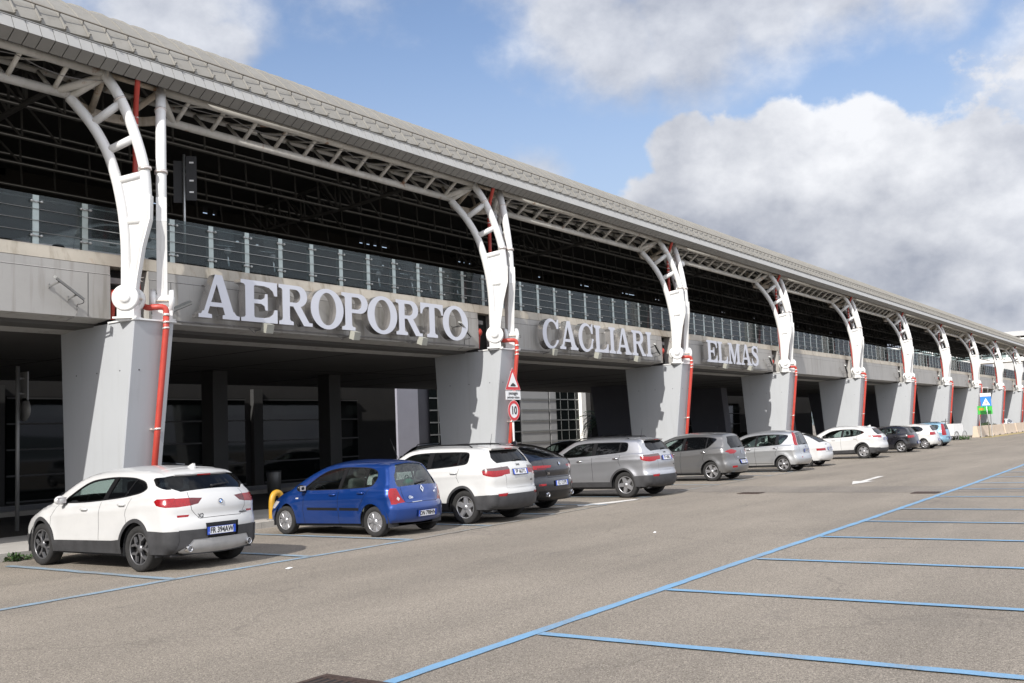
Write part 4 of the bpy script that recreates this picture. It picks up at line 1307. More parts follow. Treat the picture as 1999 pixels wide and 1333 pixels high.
mb = MB(); mb.tube([(-.22, 0, 3.72), (-.14, 0, 4.2), (.26, 0, 4.2), (.2, 0, 3.72)], .022, 6); mb.build('top_frame', M_white, cs)
gb = thing('green_sign', 'green and yellow directional board behind the blue crossing sign', 'sign', (93.6, 16.1, 0), radians(-70))
mb = MB(); mb.box(-.55, .62, 0, .03, 1.95, 2.68); mb.build('green_panel', M_sgreen, gb)
mb = MB(); mb.box(-.45, -.05, -.01, 0, 2.3, 2.5); mb.build('yellow_patch', M_yellow, gb)
mb = MB(); mb.box(-.45, -.39, .03, .1, 0, 2.6); mb.build('post', M_alu, gb)
mb = MB(); mb.box(.42, .48, .03, .1, 0, 2.6); mb.build('post', M_alu, gb)
# pale concrete barriers with shrubs behind, far end
def make_barrier():
    t = thing('road_barrier', '', 'barrier', (0, 0, 0), 0, 'pale barriers at the far end')
    mb = MB(); mb.prism([(-.3, 0), (.3, 0), (.24, .25), (.16, .95), (-.16, .95), (-.24, .25)], lambda y, z, d: (d, y, z), 3.3)
    mb.build('block', M_barrier, t)
    mb = MB(); mb.box(.1, .5, -.32, .32, 0, .07); mb.box(2.8, 3.2, -.32, .32, 0, .07); mb.build('foot', M_term, t)
    return t
ba = make_barrier(); k = 0
for i in range(20):
    x = 93.5+i*3.32; y = 16.95-i*.015+(.04 if i % 2 else 0)
    lab = 'pale concrete barrier at the far end, %s from the left' % ((ordn+['fourteenth', 'fifteenth', 'sixteenth', 'seventeenth', 'eighteenth', 'nineteenth', 'twentieth'])[i])
    if i == 0: ba.location = (x, y, 0); ba.rotation_euler = (0, 0, radians(.4)); ba['label'] = lab
    else: dup(ba, (x, y, 0), lab, radians(.4))
def shrub(name, label, cat, x, y, z, r, h, n, m, group=None, seed=2, leaf=.12):
    random.seed(seed)
    t = thing(name, label, cat, (x, y, z), 0, group)
    mb = MB(); 
    for k in range(7):
        a = k*.9; mb.tube([(0, 0, 0), (r*.6*cos(a), r*.6*sin(a), h*.7)], [.02, .008], 5)
    mb.build('stem', M_bark, t)
    mb = MB()
    for k in range(n):
        a = random.uniform(0, 2*pi); q = sqrt(random.random())*r; zz = random.uniform(.05, 1)*h*(1-.5*(q/r)**2)
        c = Vector((q*cos(a), q*sin(a), zz)); u = Vector((random.uniform(-1, 1), random.uniform(-1, 1), random.uniform(-.3, 1))).normalized()*leaf*random.uniform(.6, 1.3)
        w_ = u.cross(Vector((random.uniform(-1, 1), random.uniform(-1, 1), 1))).normalized()*leaf*.28
        mb.add([c, c+u*.5+w_, c+u, c+u*.5-w_], [(0, 1, 2, 3)])
    mb.build('foliage', m, t)
    return t
shrub('kerb_weed', 'small green weed growing at the kerb left of the nearest car', 'weed', 9.35, 17.3, 0, .13, .11, 120, M_green, None, 4, .09)
shrub('kerb_weed', 'flat patch of low weeds on the kerb beside the front wheel of the white car', 'weed', 9.62, 17.36, 0, .15, .05, 60, M_green, None, 9, .06)
for i, (x, y, w) in enumerate(((101.5, 18.2, 'left'), (105, 18.3, 'middle'), (108, 18.4, 'right'))):
    shrub('roadside_shrub', 'low dark shrub behind the far barriers, %s one' % w, 'shrub', x, y, 0, 1.2, 1.1, 500, M_palm, 'shrubs behind the far barriers', 20+i, .3)
shrub('trailer_weed', 'low green weeds under the white trailer', 'weed', 85.2, 16.6, 0, .7, .25, 160, M_green, None, 31, .2)
# small white trailer with a spoked wheel
tr = thing('cargo_trailer', 'small white box cargo trailer with a thin wheel by the far pier', 'trailer', (84.8, 16.9, 0), radians(-15))
mb = MB(); mb.prism([(-1.0, .45), (.8, .45), (.95, .7), (.95, 1.45), (.7, 1.62), (-1.0, 1.62)], lambda x, z, d: (x, d-.45, z), .9); mb.build('box', M_white, tr)
mb = MB()
for xx in (1.05, -.6):
    mb.tube([(xx+.42*cos(a*pi/12), -.5, .45+.42*sin(a*pi/12)) for a in range(24)], .03, 6, closed=True)
    for a in range(8): mb.tube([(xx, -.5, .45), (xx+.42*cos(a*pi/4), -.5, .45+.42*sin(a*pi/4))], .008, 4)
mb.build('wheel', M_alu_d, tr)
mb = MB(); mb.tube([(-1.0, 0, .5), (-1.5, 0, .5), (-1.7, 0, 1.9), (-1.5, 0, 2.15)], .03, 6); mb.tube([(-1.9, -.3, 1.9), (-1.9, .3, 1.9)], .03, 6); mb.build('handle', M_black, tr)
tr.scale = (.8, .8, .8)
# yellow bollard behind the blue car
yb_ = thing('yellow_bollard', 'rounded yellow hoop bollard behind the blue hatchback bonnet', 'bollard', (15.88, 17.9, .13))
mb = MB(); mb.tube(chaikin([(-.16, 0, 0), (-.16, 0, .60), (.16, 0, .60), (.16, 0, 0)], 3, False), .07, 12); mb.build('hoop', M_yellow, yb_)
mb = MB()
for s in (-.16, .16): mb.lathe([(.075, 0), (.12, 0), (.12, .02), (.075, .02)], (s, 0, 0), (0, 0, 1), 14)
mb.build('base_flange', M_alu_d, yb_)
# drain grate, gully covers
gr = thing('drain_grate', 'rusty cast iron drain grate in the asphalt at the bottom edge', 'drain cover', (5.31, 5.50, 0), radians(0))
mb = MB()
w = .31
mb.box(-w-.05, -w, -w-.05, w+.05, 0, .012); mb.box(w, w+.05, -w-.05, w+.05, 0, .012); mb.box(-w, w, -w-.05, -w, 0, .012); mb.box(-w, w, w, w+.05, 0, .012)
mb.build('frame', M_iron, gr)
mb = MB()
for i in range(9): mb.box(-w, w, -w+.035+i*.074, -w+.065+i*.074, .0005, .010)
for i in range(3): mb.box(-w*.5*(i-1)*2*.9-.012, -w*.5*(i-1)*2*.9+.012, -w, w, .0008, .011)
mb.build('bars', M_iron, gr)
mb = MB(); mb.sheet([(-w, -w, .0062), (w, -w, .0062), (w, w, .0062), (-w, w, .0062)]); mb.build('sump_shade', M_dark, gr)  # flat near-black sheet painted as the shaded pit under the bars
for i, (x, y, r, lab) in enumerate(((25.72, 10.35, .3, 'dark square gully cover left of the grey cross strip'), (25.76, 5.9, .3, 'rusty gully cover beside the blue lane line'))):
    mb = MB(); mb.box(x-.25, x+.25, y-r, y+r, .006, .016)
    for k in range(7): mb.box(x-.22, x+.22, y-r+.05+k*.075, y-r+.08+k*.075, .016, .022)
    tag(mb.build('gully_cover', M_iron), lab, 'drain cover', 'gully covers in the asphalt')
# security camera on the third arm
sc_ = thing('security_camera', 'small white camera dome clamped to the arched columns between CAGLIARI and ELMAS', 'camera', (px(2)+1.05, 18.0, 8.75))
mb = MB(); mb.tube([(-.15, .1, 0), (.22, -.1, 0)], .03, 8); mb.lathe([(0, -.05), (.12, -.05), (.15, .0), (.12, .12), (.05, .16), (0, .16)], (.25, -.12, -.05), (0, 0, 1), 16); mb.build('dome', M_white, sc_)
mb = MB(); mb.box(-.2, .0, .0, .16, -.12, .10); mb.build('junction_box', M_white, sc_)

for i, (x, y, s, lab) in enumerate(((10.18, 11.26, .07, 'scrap of white paper lying on the lane before the white coupe SUV'), (15.9, 8.2, .05, 'tiny pale scrap lying in the middle of the lane'))):
    mb = MB(); mb.add([(x, y, .006), (x+s*1.6, y+.02, .012), (x+s*1.4, y+s, .02), (x-.01, y+s*.9, .008), (x+s*.7, y+s*.5, .028)], [(0, 1, 4), (1, 2, 4), (2, 3, 4), (3, 0, 4)])
    tag(mb.build('paper_scrap', M_swhite), lab, 'litter')
# ================================================================ CARS
def paint(name, col, metal=0.0, rough=.32, dirt=.25):
    m = bpy.data.materials.new(name); t, b = nodes_of(m)
    v = gvec(t)
    d = ramp(t, noise(t, 2.2, 6, .65, v), [(.42, (0,0,0)), (.8, (dirt,)*3)])
    # road film gathers low on the body
    g = N(t, 'ShaderNodeNewGeometry'); sp = N(t, 'ShaderNodeSeparateXYZ'); t.links.new(g.outputs['Position'], sp.inputs[0])
    mr = N(t, 'ShaderNodeMapRange'); mr.inputs['From Min'].default_value = .75; mr.inputs['From Max'].default_value = .2; mr.inputs['To Max'].default_value = .45*min(1, dirt*2.5)
    t.links.new(sp.outputs['Z'], mr.inputs['Value'])
    ml = N(t, 'ShaderNodeMath', operation='MULTIPLY'); t.links.new(mr.outputs[0], ml.inputs[0]); t.links.new(ramp(t, noise(t, 7, 5, .7, v), [(.35, (.2,)*3), (.65, (1,)*3)]), ml.inputs[1])
    ad = N(t, 'ShaderNodeMath', operation='ADD', use_clamp=True); t.links.new(d, ad.inputs[0]); t.links.new(ml.outputs[0], ad.inputs[1])
    t.links.new(mixrgb(t, ad.outputs[0], col, tuple(x*.55+.08 for x in col)), b.inputs['Base Color'])
    b.inputs['Metallic'].default_value = metal; b.inputs['Roughness'].default_value = rough
    b.inputs['Coat Weight'].default_value = .8; b.inputs['Coat Roughness'].default_value = .06
    return m
CP = {
 'white': paint('car_paint_white', (.52,.52,.51)), 'white2': paint('car_paint_warm_white', (.52,.52,.505)),
 'blue': paint('car_paint_blue', (.005,.042,.21), .5, .28, .08), 'black': paint('car_paint_black', (.006,.006,.009), .0, .25, .04),
 'silver': paint('car_paint_silver', (.42,.425,.44), .75, .34, .15), 'grey': paint('car_paint_grey', (.155,.155,.155), .6, .34, .12),
 'silver2': paint('car_paint_light_silver', (.44,.45,.455), .7, .36, .15), 'lblue': paint('car_paint_light_blue', (.20,.36,.47), .4, .34, .15),
 'dgrey': paint('car_paint_dark_grey', (.05,.052,.055), .4, .3, .1)}
C_trim = mat('car_black_trim', (.010,.010,.011), .3, var=.1, scale=8, spec=.35)
C_clad = mat('car_grey_cladding', (.036,.036,.038), .6, var=.35, scale=6, fine=.1)
C_gap = mat('car_panel_gap', (.01,.01,.01), .9, var=0)
C_in = mat('car_interior', (.035,.035,.037), .85, var=.2, scale=5)
C_seat = mat('car_seat', (.05,.05,.054), .9, var=.2, scale=5)
C_seatl = mat('car_seat_light', (.20,.195,.185), .9, var=.2, scale=5)
C_tyre = mat('tyre_rubber', (.019,.0185,.018), .9, var=.3, scale=14, bmp=.3)
C_rim = mat('alloy_rim', (.42,.42,.43), .32, .7, var=.08, scale=9)
C_rimd = mat('dark_rim', (.045,.045,.048), .4, .5, var=.1, scale=9)
C_rimm = mat('mid_grey_rim', (.16,.16,.165), .35, .6, var=.1, scale=9)
C_disc = mat('brake_disc', (.06,.058,.055), .6, .4, var=.3, scale=9)
C_chrome = mat('car_chrome', (.72,.72,.73), .12, 1.0, var=0)
C_skid = mat('car_skid_plate', (.42,.42,.42), .45, .3, var=.12, scale=6)
C_pw = mat('plate_white', (.72,.73,.74), .4, var=.05); C_pb = mat('plate_blue', (.02,.08,.50), .4, var=0)
C_tx = mat('plate_text_black', (.012,.012,.015), .5, var=0)
C_emb = mat('emblem_blue', (.05,.20,.55), .3, var=0)
C_green = mat('green_bag', (.03,.30,.16), .6, var=.2, scale=9)
def lamp(name, col, trans=.0):
    m = bpy.data.materials.new(name); t, b = nodes_of(m)
    v = gvec(t, (1, 1, 1))
    w = N(t, 'ShaderNodeTexVoronoi'); w.inputs['Scale'].default_value = 42; t.links.new(v, w.inputs['Vector'])
    t.links.new(ramp(t, w.outputs['Distance'], [(.1, tuple(x*.75 for x in col)), (.6, tuple(min(1, x*1.1) for x in col))]), b.inputs['Base Color'])
    b.inputs['Roughness'].default_value = .18; b.inputs['Coat Weight'].default_value = .3; b.inputs['Coat Roughness'].default_value = .03
    return m
C_red = lamp('tail_lamp_red', (.24,.004,.007)); C_redd = lamp('tail_lamp_dark_red', (.09,.006,.009)); C_clr = lamp('lamp_clear', (.42,.40,.40)); C_smk = lamp('lamp_smoked', (.09,.06,.06)); C_amb = lamp('lamp_amber', (.5,.16,.02))
C_glass = glass_mat('car_glass', (.72,.82,.78), .5, .01, (.01,.012,.012), .0, .04, .9)
C_glassd = glass_mat('car_privacy_glass', (.10,.11,.115), .1, .01, (.01,.011,.013), .0, .3, .6)
C_glassm = glass_mat('car_mid_glass', (.5,.58,.56), .3, .01, (.01,.012,.012), .03, .2, .9)

def lerp_tab(tab, x):
    if x <= tab[0][0]: return tab[0][1]
    for a, b in zip(tab, tab[1:]):
        if x <= b[0]: return a[1]+(b[1]-a[1])*(x-a[0])/(b[0]-a[0])
    return tab[-1][1]
def smooth(a, b, x):
    t = max(0.0, min(1.0, (x-a)/(b-a))); return t*t*(3-2*t)

class CarShape:
    def __init__(s, S):
        s.S = S; s.L = S['L']; s.hw = S['W']/2; s.H = S['H']
        pr = S['prof']                      # rear bottom -> up, over, down to front bottom (y from rear)
        pr = chaikin(pr, 2, False, .25)
        q = [pr[0]]                         # resample
        step = S.get('step', .05)
        for a, b in zip(pr, pr[1:]):
            d = hypot(b[0]-a[0], b[1]-a[1]); n = max(1, int(round(d/step)))
            for k in range(1, n+1): q.append((a[0]+(b[0]-a[0])*k/n, a[1]+(b[1]-a[1])*k/n))
        # drop near duplicates
        o = [q[0]]
        for p in q[1:]:
            if hypot(p[0]-o[-1][0], p[1]-o[-1][1]) > step*.35: o.append(p)
        s.P = o; s.s = [0.0]
        for a, b in zip(o, o[1:]): s.s.append(s.s[-1]+hypot(b[0]-a[0], b[1]-a[1]))
        s.zmax_i = max(range(len(o)), key=lambda i: o[i][1])
    def at_s(s, x):
        P, T = s.P, s.s
        if x <= 0: return P[0], (0, 1)
        lo, hi = 0, len(T)-1
        if x >= T[-1]: lo = len(T)-2
        else:
            while hi-lo > 1:
                m = (lo+hi)//2
                if T[m] <= x: lo = m
                else: hi = m
        a, b = P[lo], P[lo+1]; d = T[lo+1]-T[lo]; k = min(1, max(0, (x-T[lo])/d))
        tx, ty = (b[0]-a[0])/d, (b[1]-a[1])/d
        return (a[0]+(b[0]-a[0])*k, a[1]+(b[1]-a[1])*k), (tx, ty)
    def rear_s(s, z):
        for i in range(s.zmax_i):
            a, b = s.P[i], s.P[i+1]
            if a[1] <= z <= b[1]: return s.s[i]+(s.s[i+1]-s.s[i])*(z-a[1])/max(1e-6, b[1]-a[1])
        return s.s[s.zmax_i] if z > s.P[0][1] else 0
    def front_s(s, z):
        for i in range(len(s.P)-2, s.zmax_i, -1):
            a, b = s.P[i], s.P[i+1]
            if b[1] <= z <= a[1]: return s.s[i]+(s.s[i+1]-s.s[i])*(a[1]-z)/max(1e-6, a[1]-b[1])
        return s.s[-1]
    def belt(s, y): return lerp_tab(s.S['belt'], y)
    def w(s, y, z):
        S = s.S; hw = s.hw; zb = s.belt(y); z0 = .2
        t = (min(z, zb)-z0)/(zb-z0)
        x = hw*(1 - .055*max(0, .45-t)**2/.2 - .035*max(0, t-.55)**2/.2)
        # character line and body tuck
        x += .012*math.exp(-((z-(zb-.17))/.05)**2) - .010*math.exp(-((z-(zb-.42))/.13)**2)
        for cy in (S['ro'], S['ro']+S['wb']):
            d = hypot(y-cy, z-S['wr'])
            x += .022*math.exp(-((d-(S['wr']+.06))/.11)**2)
        sh = S.get('shoulder', .03)
        x -= sh*smooth(zb-.05, zb+.02, z)
        if z > zb:
            h = z-zb
            x -= S.get('tum', .34)*h + .30*h*h
        e = S.get('fr_taper', .15)
        if y > s.L-1.0: x -= e*((y-(s.L-1.0)))**2
        if y < .9: x -= S.get('rr_taper', .06)*((.9-y)/.9)**2
        if z > zb: x -= S.get('gh_taper', .08)*max(0, (1.3-y)/1.3)**2*min(1, (z-zb)/.3)
        return max(.2, x)
    def rad(s, y, z):
        S = s.S; mix = lambda a, b, k: a+(b-a)*k
        r = mix(S.get('r_rear', .13), .10, smooth(.35, .9, y))
        zb = s.belt(y)
        k = smooth(zb-.02, zb+.14, z)*(1-smooth(.45, 1.0, y)); r = mix(r, S.get('r_tail', .07), k)
        r = mix(r, .14, smooth(s.L-.9, s.L-.4, y))
        return mix(.05, r, smooth(.24, .45, z))
    def deform(s, x, y, z):
        k = min(1.3, abs(x)/s.hw)
        br = s.S.get('bow_r', .16); bf = s.S.get('bow_f', .30)
        if y < .9: y += br*k**3*(1-y/.9) + 0
        if y > s.L-1.1: y -= bf*k**3*((y-(s.L-1.1))/1.1)
        return (x, y, z)
    def def_n(s, x, y, n):
        """normal after the plan bow"""
        k = min(1.3, abs(x)/s.hw); sg = 1 if x > 0 else -1
        br = s.S.get('bow_r', .16); bf = s.S.get('bow_f', .30); gx = gy = 0.0
        if y < .9: gx += br*3*k*k*sg/s.hw*(1-y/.9); gy += -br*k**3/.9
        if y > s.L-1.1: gx -= bf*3*k*k*sg/s.hw*((y-(s.L-1.1))/1.1); gy -= bf*k**3/1.1
        ny = n.y/(1+gy)
        return Vector((n.x-gx*ny, ny, n.z)).normalized()
    def side_pt(s, y, z, off=0.0, sg=-1, want_n=False):
        # distance to the outline
        best = 9e9; out = (0, 1)
        for a, b in zip(s.P, s.P[1:]):
            if abs(a[0]-y) > .35 or abs(a[1]-z) > .35: continue
            dx, dy = b[0]-a[0], b[1]-a[1]; L2 = dx*dx+dy*dy
            t = max(0, min(1, ((y-a[0])*dx+(z-a[1])*dy)/L2))
            d = hypot(y-a[0]-dx*t, z-a[1]-dy*t)
            if d < best: best = d; l = sqrt(L2); out = (-dy/l, dx/l)
        r = s.rad(y, z); x = s.w(y, z); q = 0
        if best < r:
            q = 1-best/r; x -= r*(1-sqrt(max(0, 1-q*q)))
        if not want_n and off == 0: return s.deform(sg*x, y, z)
        e = .006
        wy = (s.w(y+e, z)-s.w(y-e, z))/(2*e); wz = (s.w(y, z+e)-s.w(y, z-e))/(2*e)
        nb = Vector((1, -wy, -wz)).normalized()
        n = nb*sqrt(max(0, 1-q*q))+Vector((0, out[0], out[1]))*q
        n.normalize(); n.x *= sg
        n = s.def_n(sg*x, y, n)
        p = Vector(s.deform(sg*x, y, z))+n*off
        return (p, n) if want_n else tuple(p)
    def strip_pt(s, u, ss, off=0.0):
        (y, z), (ty, tz) = s.at_s(ss)
        r = s.rad(y, z); hw = s.w(y, z)-r
        x = u*hw
        ny, nz_ = -tz, ty               # outward normal (left of travel direction rear->front is up)
        crown = s.S.get('crown', .045)*(1-u*u) + off
        return s.deform(x, y+ny*crown, z+nz_*crown)

def grid_pts(poly, step, segs, clear):
    xs = [p[0] for p in poly]; ys = [p[1] for p in poly]
    out = []; j = 0
    y = min(ys)+step/2
    S = []
    for P in segs:
        for i in range(len(P)): S.append((P[i], P[(i+1) % len(P)]))
    cell = {}
    for a, b in S:
        d = hypot(b[0]-a[0], b[1]-a[1]); n = max(1, int(d/(step*.4)))
        for k in range(n+1):
            q = (a[0]+(b[0]-a[0])*k/n, a[1]+(b[1]-a[1])*k/n)
            cell.setdefault((int(q[0]//step), int(q[1]//step)), []).append(q)
    while y < max(ys):
        x = min(xs)+(step/2 if j % 2 else 0)
        while x < max(xs):
            if pip(x, y, poly):
                cx, cy = int(x//step), int(y//step); ok = True
                for i in (-1, 0, 1):
                    for k in (-1, 0, 1):
                        for q in cell.get((cx+i, cy+k), ()):
                            if (q[0]-x)**2+(q[1]-y)**2 < clear*clear: ok = False; break
                if ok: out.append((x, y))
            x += step
        y += step*.866; j += 1
    return out
def cdt_classify(outline, feats, step):
    """outline polygon, feats: list of (key, poly); -> verts, [(key, tri)]"""
    polys = [outline]+[f[1] for f in feats]
    # subdivide long feature edges
    den = []
    for P in polys:
        o = []
        for i in range(len(P)):
            a = P[i]; b = P[(i+1) % len(P)]; d = hypot(b[0]-a[0], b[1]-a[1]); n = max(1, int(d/(step*1.1)))
            for k in range(n): o.append((a[0]+(b[0]-a[0])*k/n, a[1]+(b[1]-a[1])*k/n))
        den.append(o)
    vs = []; es = []
    for P in den:
        o = len(vs); vs += [Vector(p) for p in P]
        es += [(o+i, o+(i+1) % len(P)) for i in range(len(P))]
    gp = grid_pts(outline, step, den, step*.38)
    vs += [Vector(p) for p in gp]
    ov, oe, of, a, b, c = delaunay_2d_cdt(vs, es, [], 0, 1e-5)
    res = []
    for f in of:
        cx = sum(ov[i].x for i in f)/3; cy = sum(ov[i].y for i in f)/3
        if not pip(cx, cy, outline): continue
        key = 'body'
        for k, P in feats:
            if pip(cx, cy, P): key = k; break
        res.append((key, tuple(f)))
    return [(v.x, v.y) for v in ov], res

def seam(path, w=.009):
    """thin band polygon around an open polyline"""
    up = []; dn = []
    for i, p in enumerate(path):
        a = path[max(0, i-1)]; b = path[min(len(path)-1, i+1)]
        d = Vector((b[0]-a[0], b[1]-a[1])).normalized()
        up.append((p[0]-d.y*w/2, p[1]+d.x*w/2)); dn.append((p[0]+d.y*w/2, p[1]-d.x*w/2))
    return up+dn[::-1]

MATKEY = {}
def build_shell(S, cs, root, pm):
    """body shell, panes, lamps, trims from the side and centre surfaces"""
    step = S.get('step', .05)
    D = {}      # key -> list of (tris of 3D points with normals)
    def put(key, pts, nrm, flip):
        D.setdefault(key, []).append((pts, nrm, flip))
    # ---------- side features
    ro, wb, wr = S['ro'], S['wb'], S['wr']; ar = S.get('arch_r', wr+.055)
    feats = []
    for cy in (ro, ro+wb):
        A = [(cy+ar*cos(a), wr+ar*sin(a)) for a in [2*pi*k/40 for k in range(40)]]
        A = [(y, z) for y, z in A]
        box = [(cy-ar, -.3), (cy+ar, -.3), (cy+ar, wr), (cy-ar, wr)]
        feats.append(('arch', A)); feats.append(('arch', box))
    for cy in (ro, ro+wb):
        if S.get('clad'):
            cr_ = ar+S['clad']
            A = [(cy+cr_*cos(a), wr+cr_*sin(a)*(1.0)) for a in [pi*k/24 for k in range(25)]] + [(cy-cr_, .05), (cy+cr_, .05)]
            feats.append(('clad', A))
        else:
            A = [(cy+(ar+.022)*cos(a), wr+(ar+.022)*sin(a)) for a in [pi*k/24 for k in range(25)]] + [(cy-ar-.022, .05), (cy+ar+.022, .05)]
            feats.append(('lip', A))
    dlo = chaikin(S['dlo'], 2, True, .2)
    fr = S.get('frame', .022)
    pane = offset_poly(dlo, fr)
    pil = sorted(S['pillars'], key=lambda q: -q[0][0])
    for i, q in enumerate(pil):
        (yb_, yt_, w_) = q[0][0], q[1][0], q[2]
        feats.append(('pillar', [(yb_-w_/2, q[0][1]), (yb_+w_/2, q[0][1]), (yt_+w_/2, q[1][1]), (yt_-w_/2, q[1][1])]))
    feats.append(('pane', pane)); feats.append(('frame', dlo))
    # pillars only count inside the window opening
    for k, m, P in S.get('side_lamps', ()): feats.append((k+'|'+m, P))
    for P in S.get('side_clad', ()): feats.append(('clad', P))
    for P in S.get('seams', ()): feats.append(('gap', seam(P)))
    for k, m, P in S.get('side_extra', ()): feats.append((k+'|'+m, P))
    outline = list(cs.P)
    def fix(key, c):
        if key == 'pillar':
            return 'bpillar' if pip(c[0], c[1], dlo) else None
        return key
    V, R = cdt_classify(outline, feats, step)
    # second look for pillar faces that lie outside the window opening
    nofe = [f for f in feats if f[0] != 'pillar']
    ptcache = {}
    for sg in (-1, 1):
        P3 = {}
        def get(i, off):
            k = (i, off)
            if k not in P3:
                y, z = V[i]
                P3[k] = cs.side_pt(y, z, off, sg, True)
            return P3[k]
        for key, f in R:
            if key == 'arch': continue
            c = (sum(V[i][0] for i in f)/3, sum(V[i][1] for i in f)/3)
            if key == 'pillar' :
                if pip(c[0], c[1], dlo): key = 'frame'
                else:
                    key = 'body'
                    for k, P in nofe:
                        if pip(c[0], c[1], P): key = k; break
            off = 0.0
            if key == 'pane':
                n = sum(1 for q in pil if c[0] < q[0][0]+(q[1][0]-q[0][0])*(c[1]-q[0][1])/(q[1][1]-q[0][1]))
                key = 'pane%d%s' % (n, 'L' if sg < 0 else 'R')
                off = -.006
            elif key == 'clad': off = .012
            elif key == 'gap': off = -.004
            elif '|' in key: key = key+('~L' if sg < 0 else '~R')
            pts = [get(i, off) for i in f]
            put(key, [p[0] for p in pts], [p[1] for p in pts], None)
    # ---------- centre strip features, coordinates (u*K, s)
    K = cs.hw*.88
    Lr, Lf = cs.rear_s, cs.front_s
    feats = []
    for (k, m, P, mir) in S.get('strip', ()):
        # points given as (u, z) on the rear branch
        for sg in ((1, -1) if mir else (1,)):
            Q = [(u*K*sg, Lr(z)) for u, z in P]
            feats.append((k+'|'+m+(('~L' if sg < 0 else '~R') if mir else '~C'), Q))
    for (k, m, P, mir) in S.get('fstrip', ()):
        for sg in ((1, -1) if mir else (1,)):
            Q = [(u*K*sg, Lf(z)) for u, z in P]
            feats.append((k+'|'+m+(('~L' if sg < 0 else '~R') if mir else '~C'), Q))
    for P in S.get('strip_seams', ()): feats.append(('gap', seam([(u*K, Lr(z)) for u, z in P])))
    T = cs.s[-1]
    outl = [(-K, 0), (K, 0)]
    outl = [(-K+2*K*i/24, 0) for i in range(24)]+[(K, v) for v in cs.s[:-1]]+[(K-2*K*i/24, T) for i in range(24)]+[(-K, v) for v in cs.s[:0:-1]]
    V2, R2 = cdt_classify(outl, feats, step*1.15)
    P3 = {}
    def get2(i, off):
        k = (i, off)
        if k not in P3:
            x, q = V2[i]; u = x/K; e = .004
            u = max(-1, min(1, u))
            p = Vector(cs.strip_pt(u, q, off))
            a = Vector(cs.strip_pt(u+e, q, off))-Vector(cs.strip_pt(u-e, q, off)); b = Vector(cs.strip_pt(u, min(T, q+.02), off))-Vector(cs.strip_pt(u, max(0, q-.02), off))
            n = b.cross(a); n.normalize()
            ref = cs.at_s(q)[1]
            if n.y*-ref[1]+n.z*ref[0] < 0: n = -n
            P3[k] = (p, n)
        return P3[k]
    for key, f in R2:
        off = 0.0
        if key == 'gap': off = -.004
        elif key.startswith(('rear_window', 'windscreen')): off = -.005
        elif key.startswith('bumper'): off = .010
        elif key.startswith('plate_recess'): off = -.02
        pts = [get2(i, off) for i in f]
        put(key, [p[0] for p in pts], [p[1] for p in pts], None)
    # ---------- to meshes
    def mk(name, items, mats, par, inner=None):
        vs = []; fs = []; ns = []; mi = []; idx = {}
        for pts, nrm, m_ in items:
            ids = []
            for p, n in zip(pts, nrm):
                k = (round(p.x, 4), round(p.y, 4), round(p.z, 4), round(n.x, 2), round(n.y, 2), round(n.z, 2))
                if k not in idx: idx[k] = len(vs); vs.append(p); ns.append(n)
                ids.append(idx[k])
            if len(set(ids)) < 3: continue
            fn = (pts[1]-pts[0]).cross(pts[2]-pts[0])
            if fn.dot(nrm[0]) < 0: ids = ids[::-1]
            fs.append(ids); mi.append(m_)
        if inner is not None:
            o = len(vs); nf = len(fs)
            vs2 = [v-n*.022 for v, n in zip(vs, ns)]; 
            vs += vs2; ns += [-n for n in ns]
            fs += [[i+o for i in f[::-1]] for f in fs[:nf]]; mi += [inner]*nf
        me = bpy.data.meshes.new(name); me.from_pydata([tuple(v) for v in vs], [], fs)
        for m in mats: me.materials.append(m)
        for p, q in zip(me.polygons, mi): p.material_index = q; p.use_smooth = True
        try: me.normals_split_custom_set_from_vertices([tuple(n) for n in ns])
        except Exception as e: pass
        me.update()
        ob = bpy.data.objects.new(name, me); COL.objects.link(ob); ob.parent = par
        return ob
    bodyitems = []
    for key, mi_ in (('body', 0), ('gap', 1), ('lip', 0)):
        for p, n, _ in D.get(key, ()): bodyitems.append((p, n, mi_))
    body = mk('body', bodyitems, [pm, C_gap, C_in], root, inner=2)
    if D.get('clad'): mk('cladding', [(p, n, 0) for p, n, _ in D['clad']], [S.get('cladmat') or C_clad], root)
    if D.get('frame'): mk('window_frame', [(p, n, 0) for p, n, _ in D['frame']], [C_trim, C_in], root, inner=1)
    gl_ = S.get('glass', [C_glass, C_glassd])
    for key in sorted(D):
        if key.startswith('pane'):
            n = int(key[4]); m = gl_[0] if n == 0 else gl_[1]
            mk('side_window', [(p, q, 0) for p, q, _ in D[key]], [m], root)
        elif '|' in key:
            nm, mm = key.split('|'); mm = mm.split('~')[0]
            m = {'red': C_red, 'dred': C_redd, 'clear': C_clr, 'smoke': C_smk, 'amber': C_amb, 'glass': gl_[0], 'dglass': gl_[1], 'trim': C_trim, 'clad': S.get('cladmat') or C_clad, 'skid': C_skid, 'chrome': C_chrome, 'paint': pm, 'rear': S.get('rglass', gl_[1]), 'black': C_trim}[mm]
            ob = MATKEY.get((root.name, nm, key.split('~')[-1]))
            q = [(p, n, 0) for p, n, _ in D[key]]
            MATKEY.setdefault((root.name, nm, key.split('~')[-1]), []).append((q, m))
    for (rn, nm, sd), lst in list(MATKEY.items()):
        if rn != root.name: continue
        mats = []; items = []
        for q, m in lst:
            if m not in mats: mats.append(m)
            items += [(p, n, mats.index(m)) for p, n, _ in q]
        mk(nm, items, mats, root)
        del MATKEY[(rn, nm, sd)]
    return body

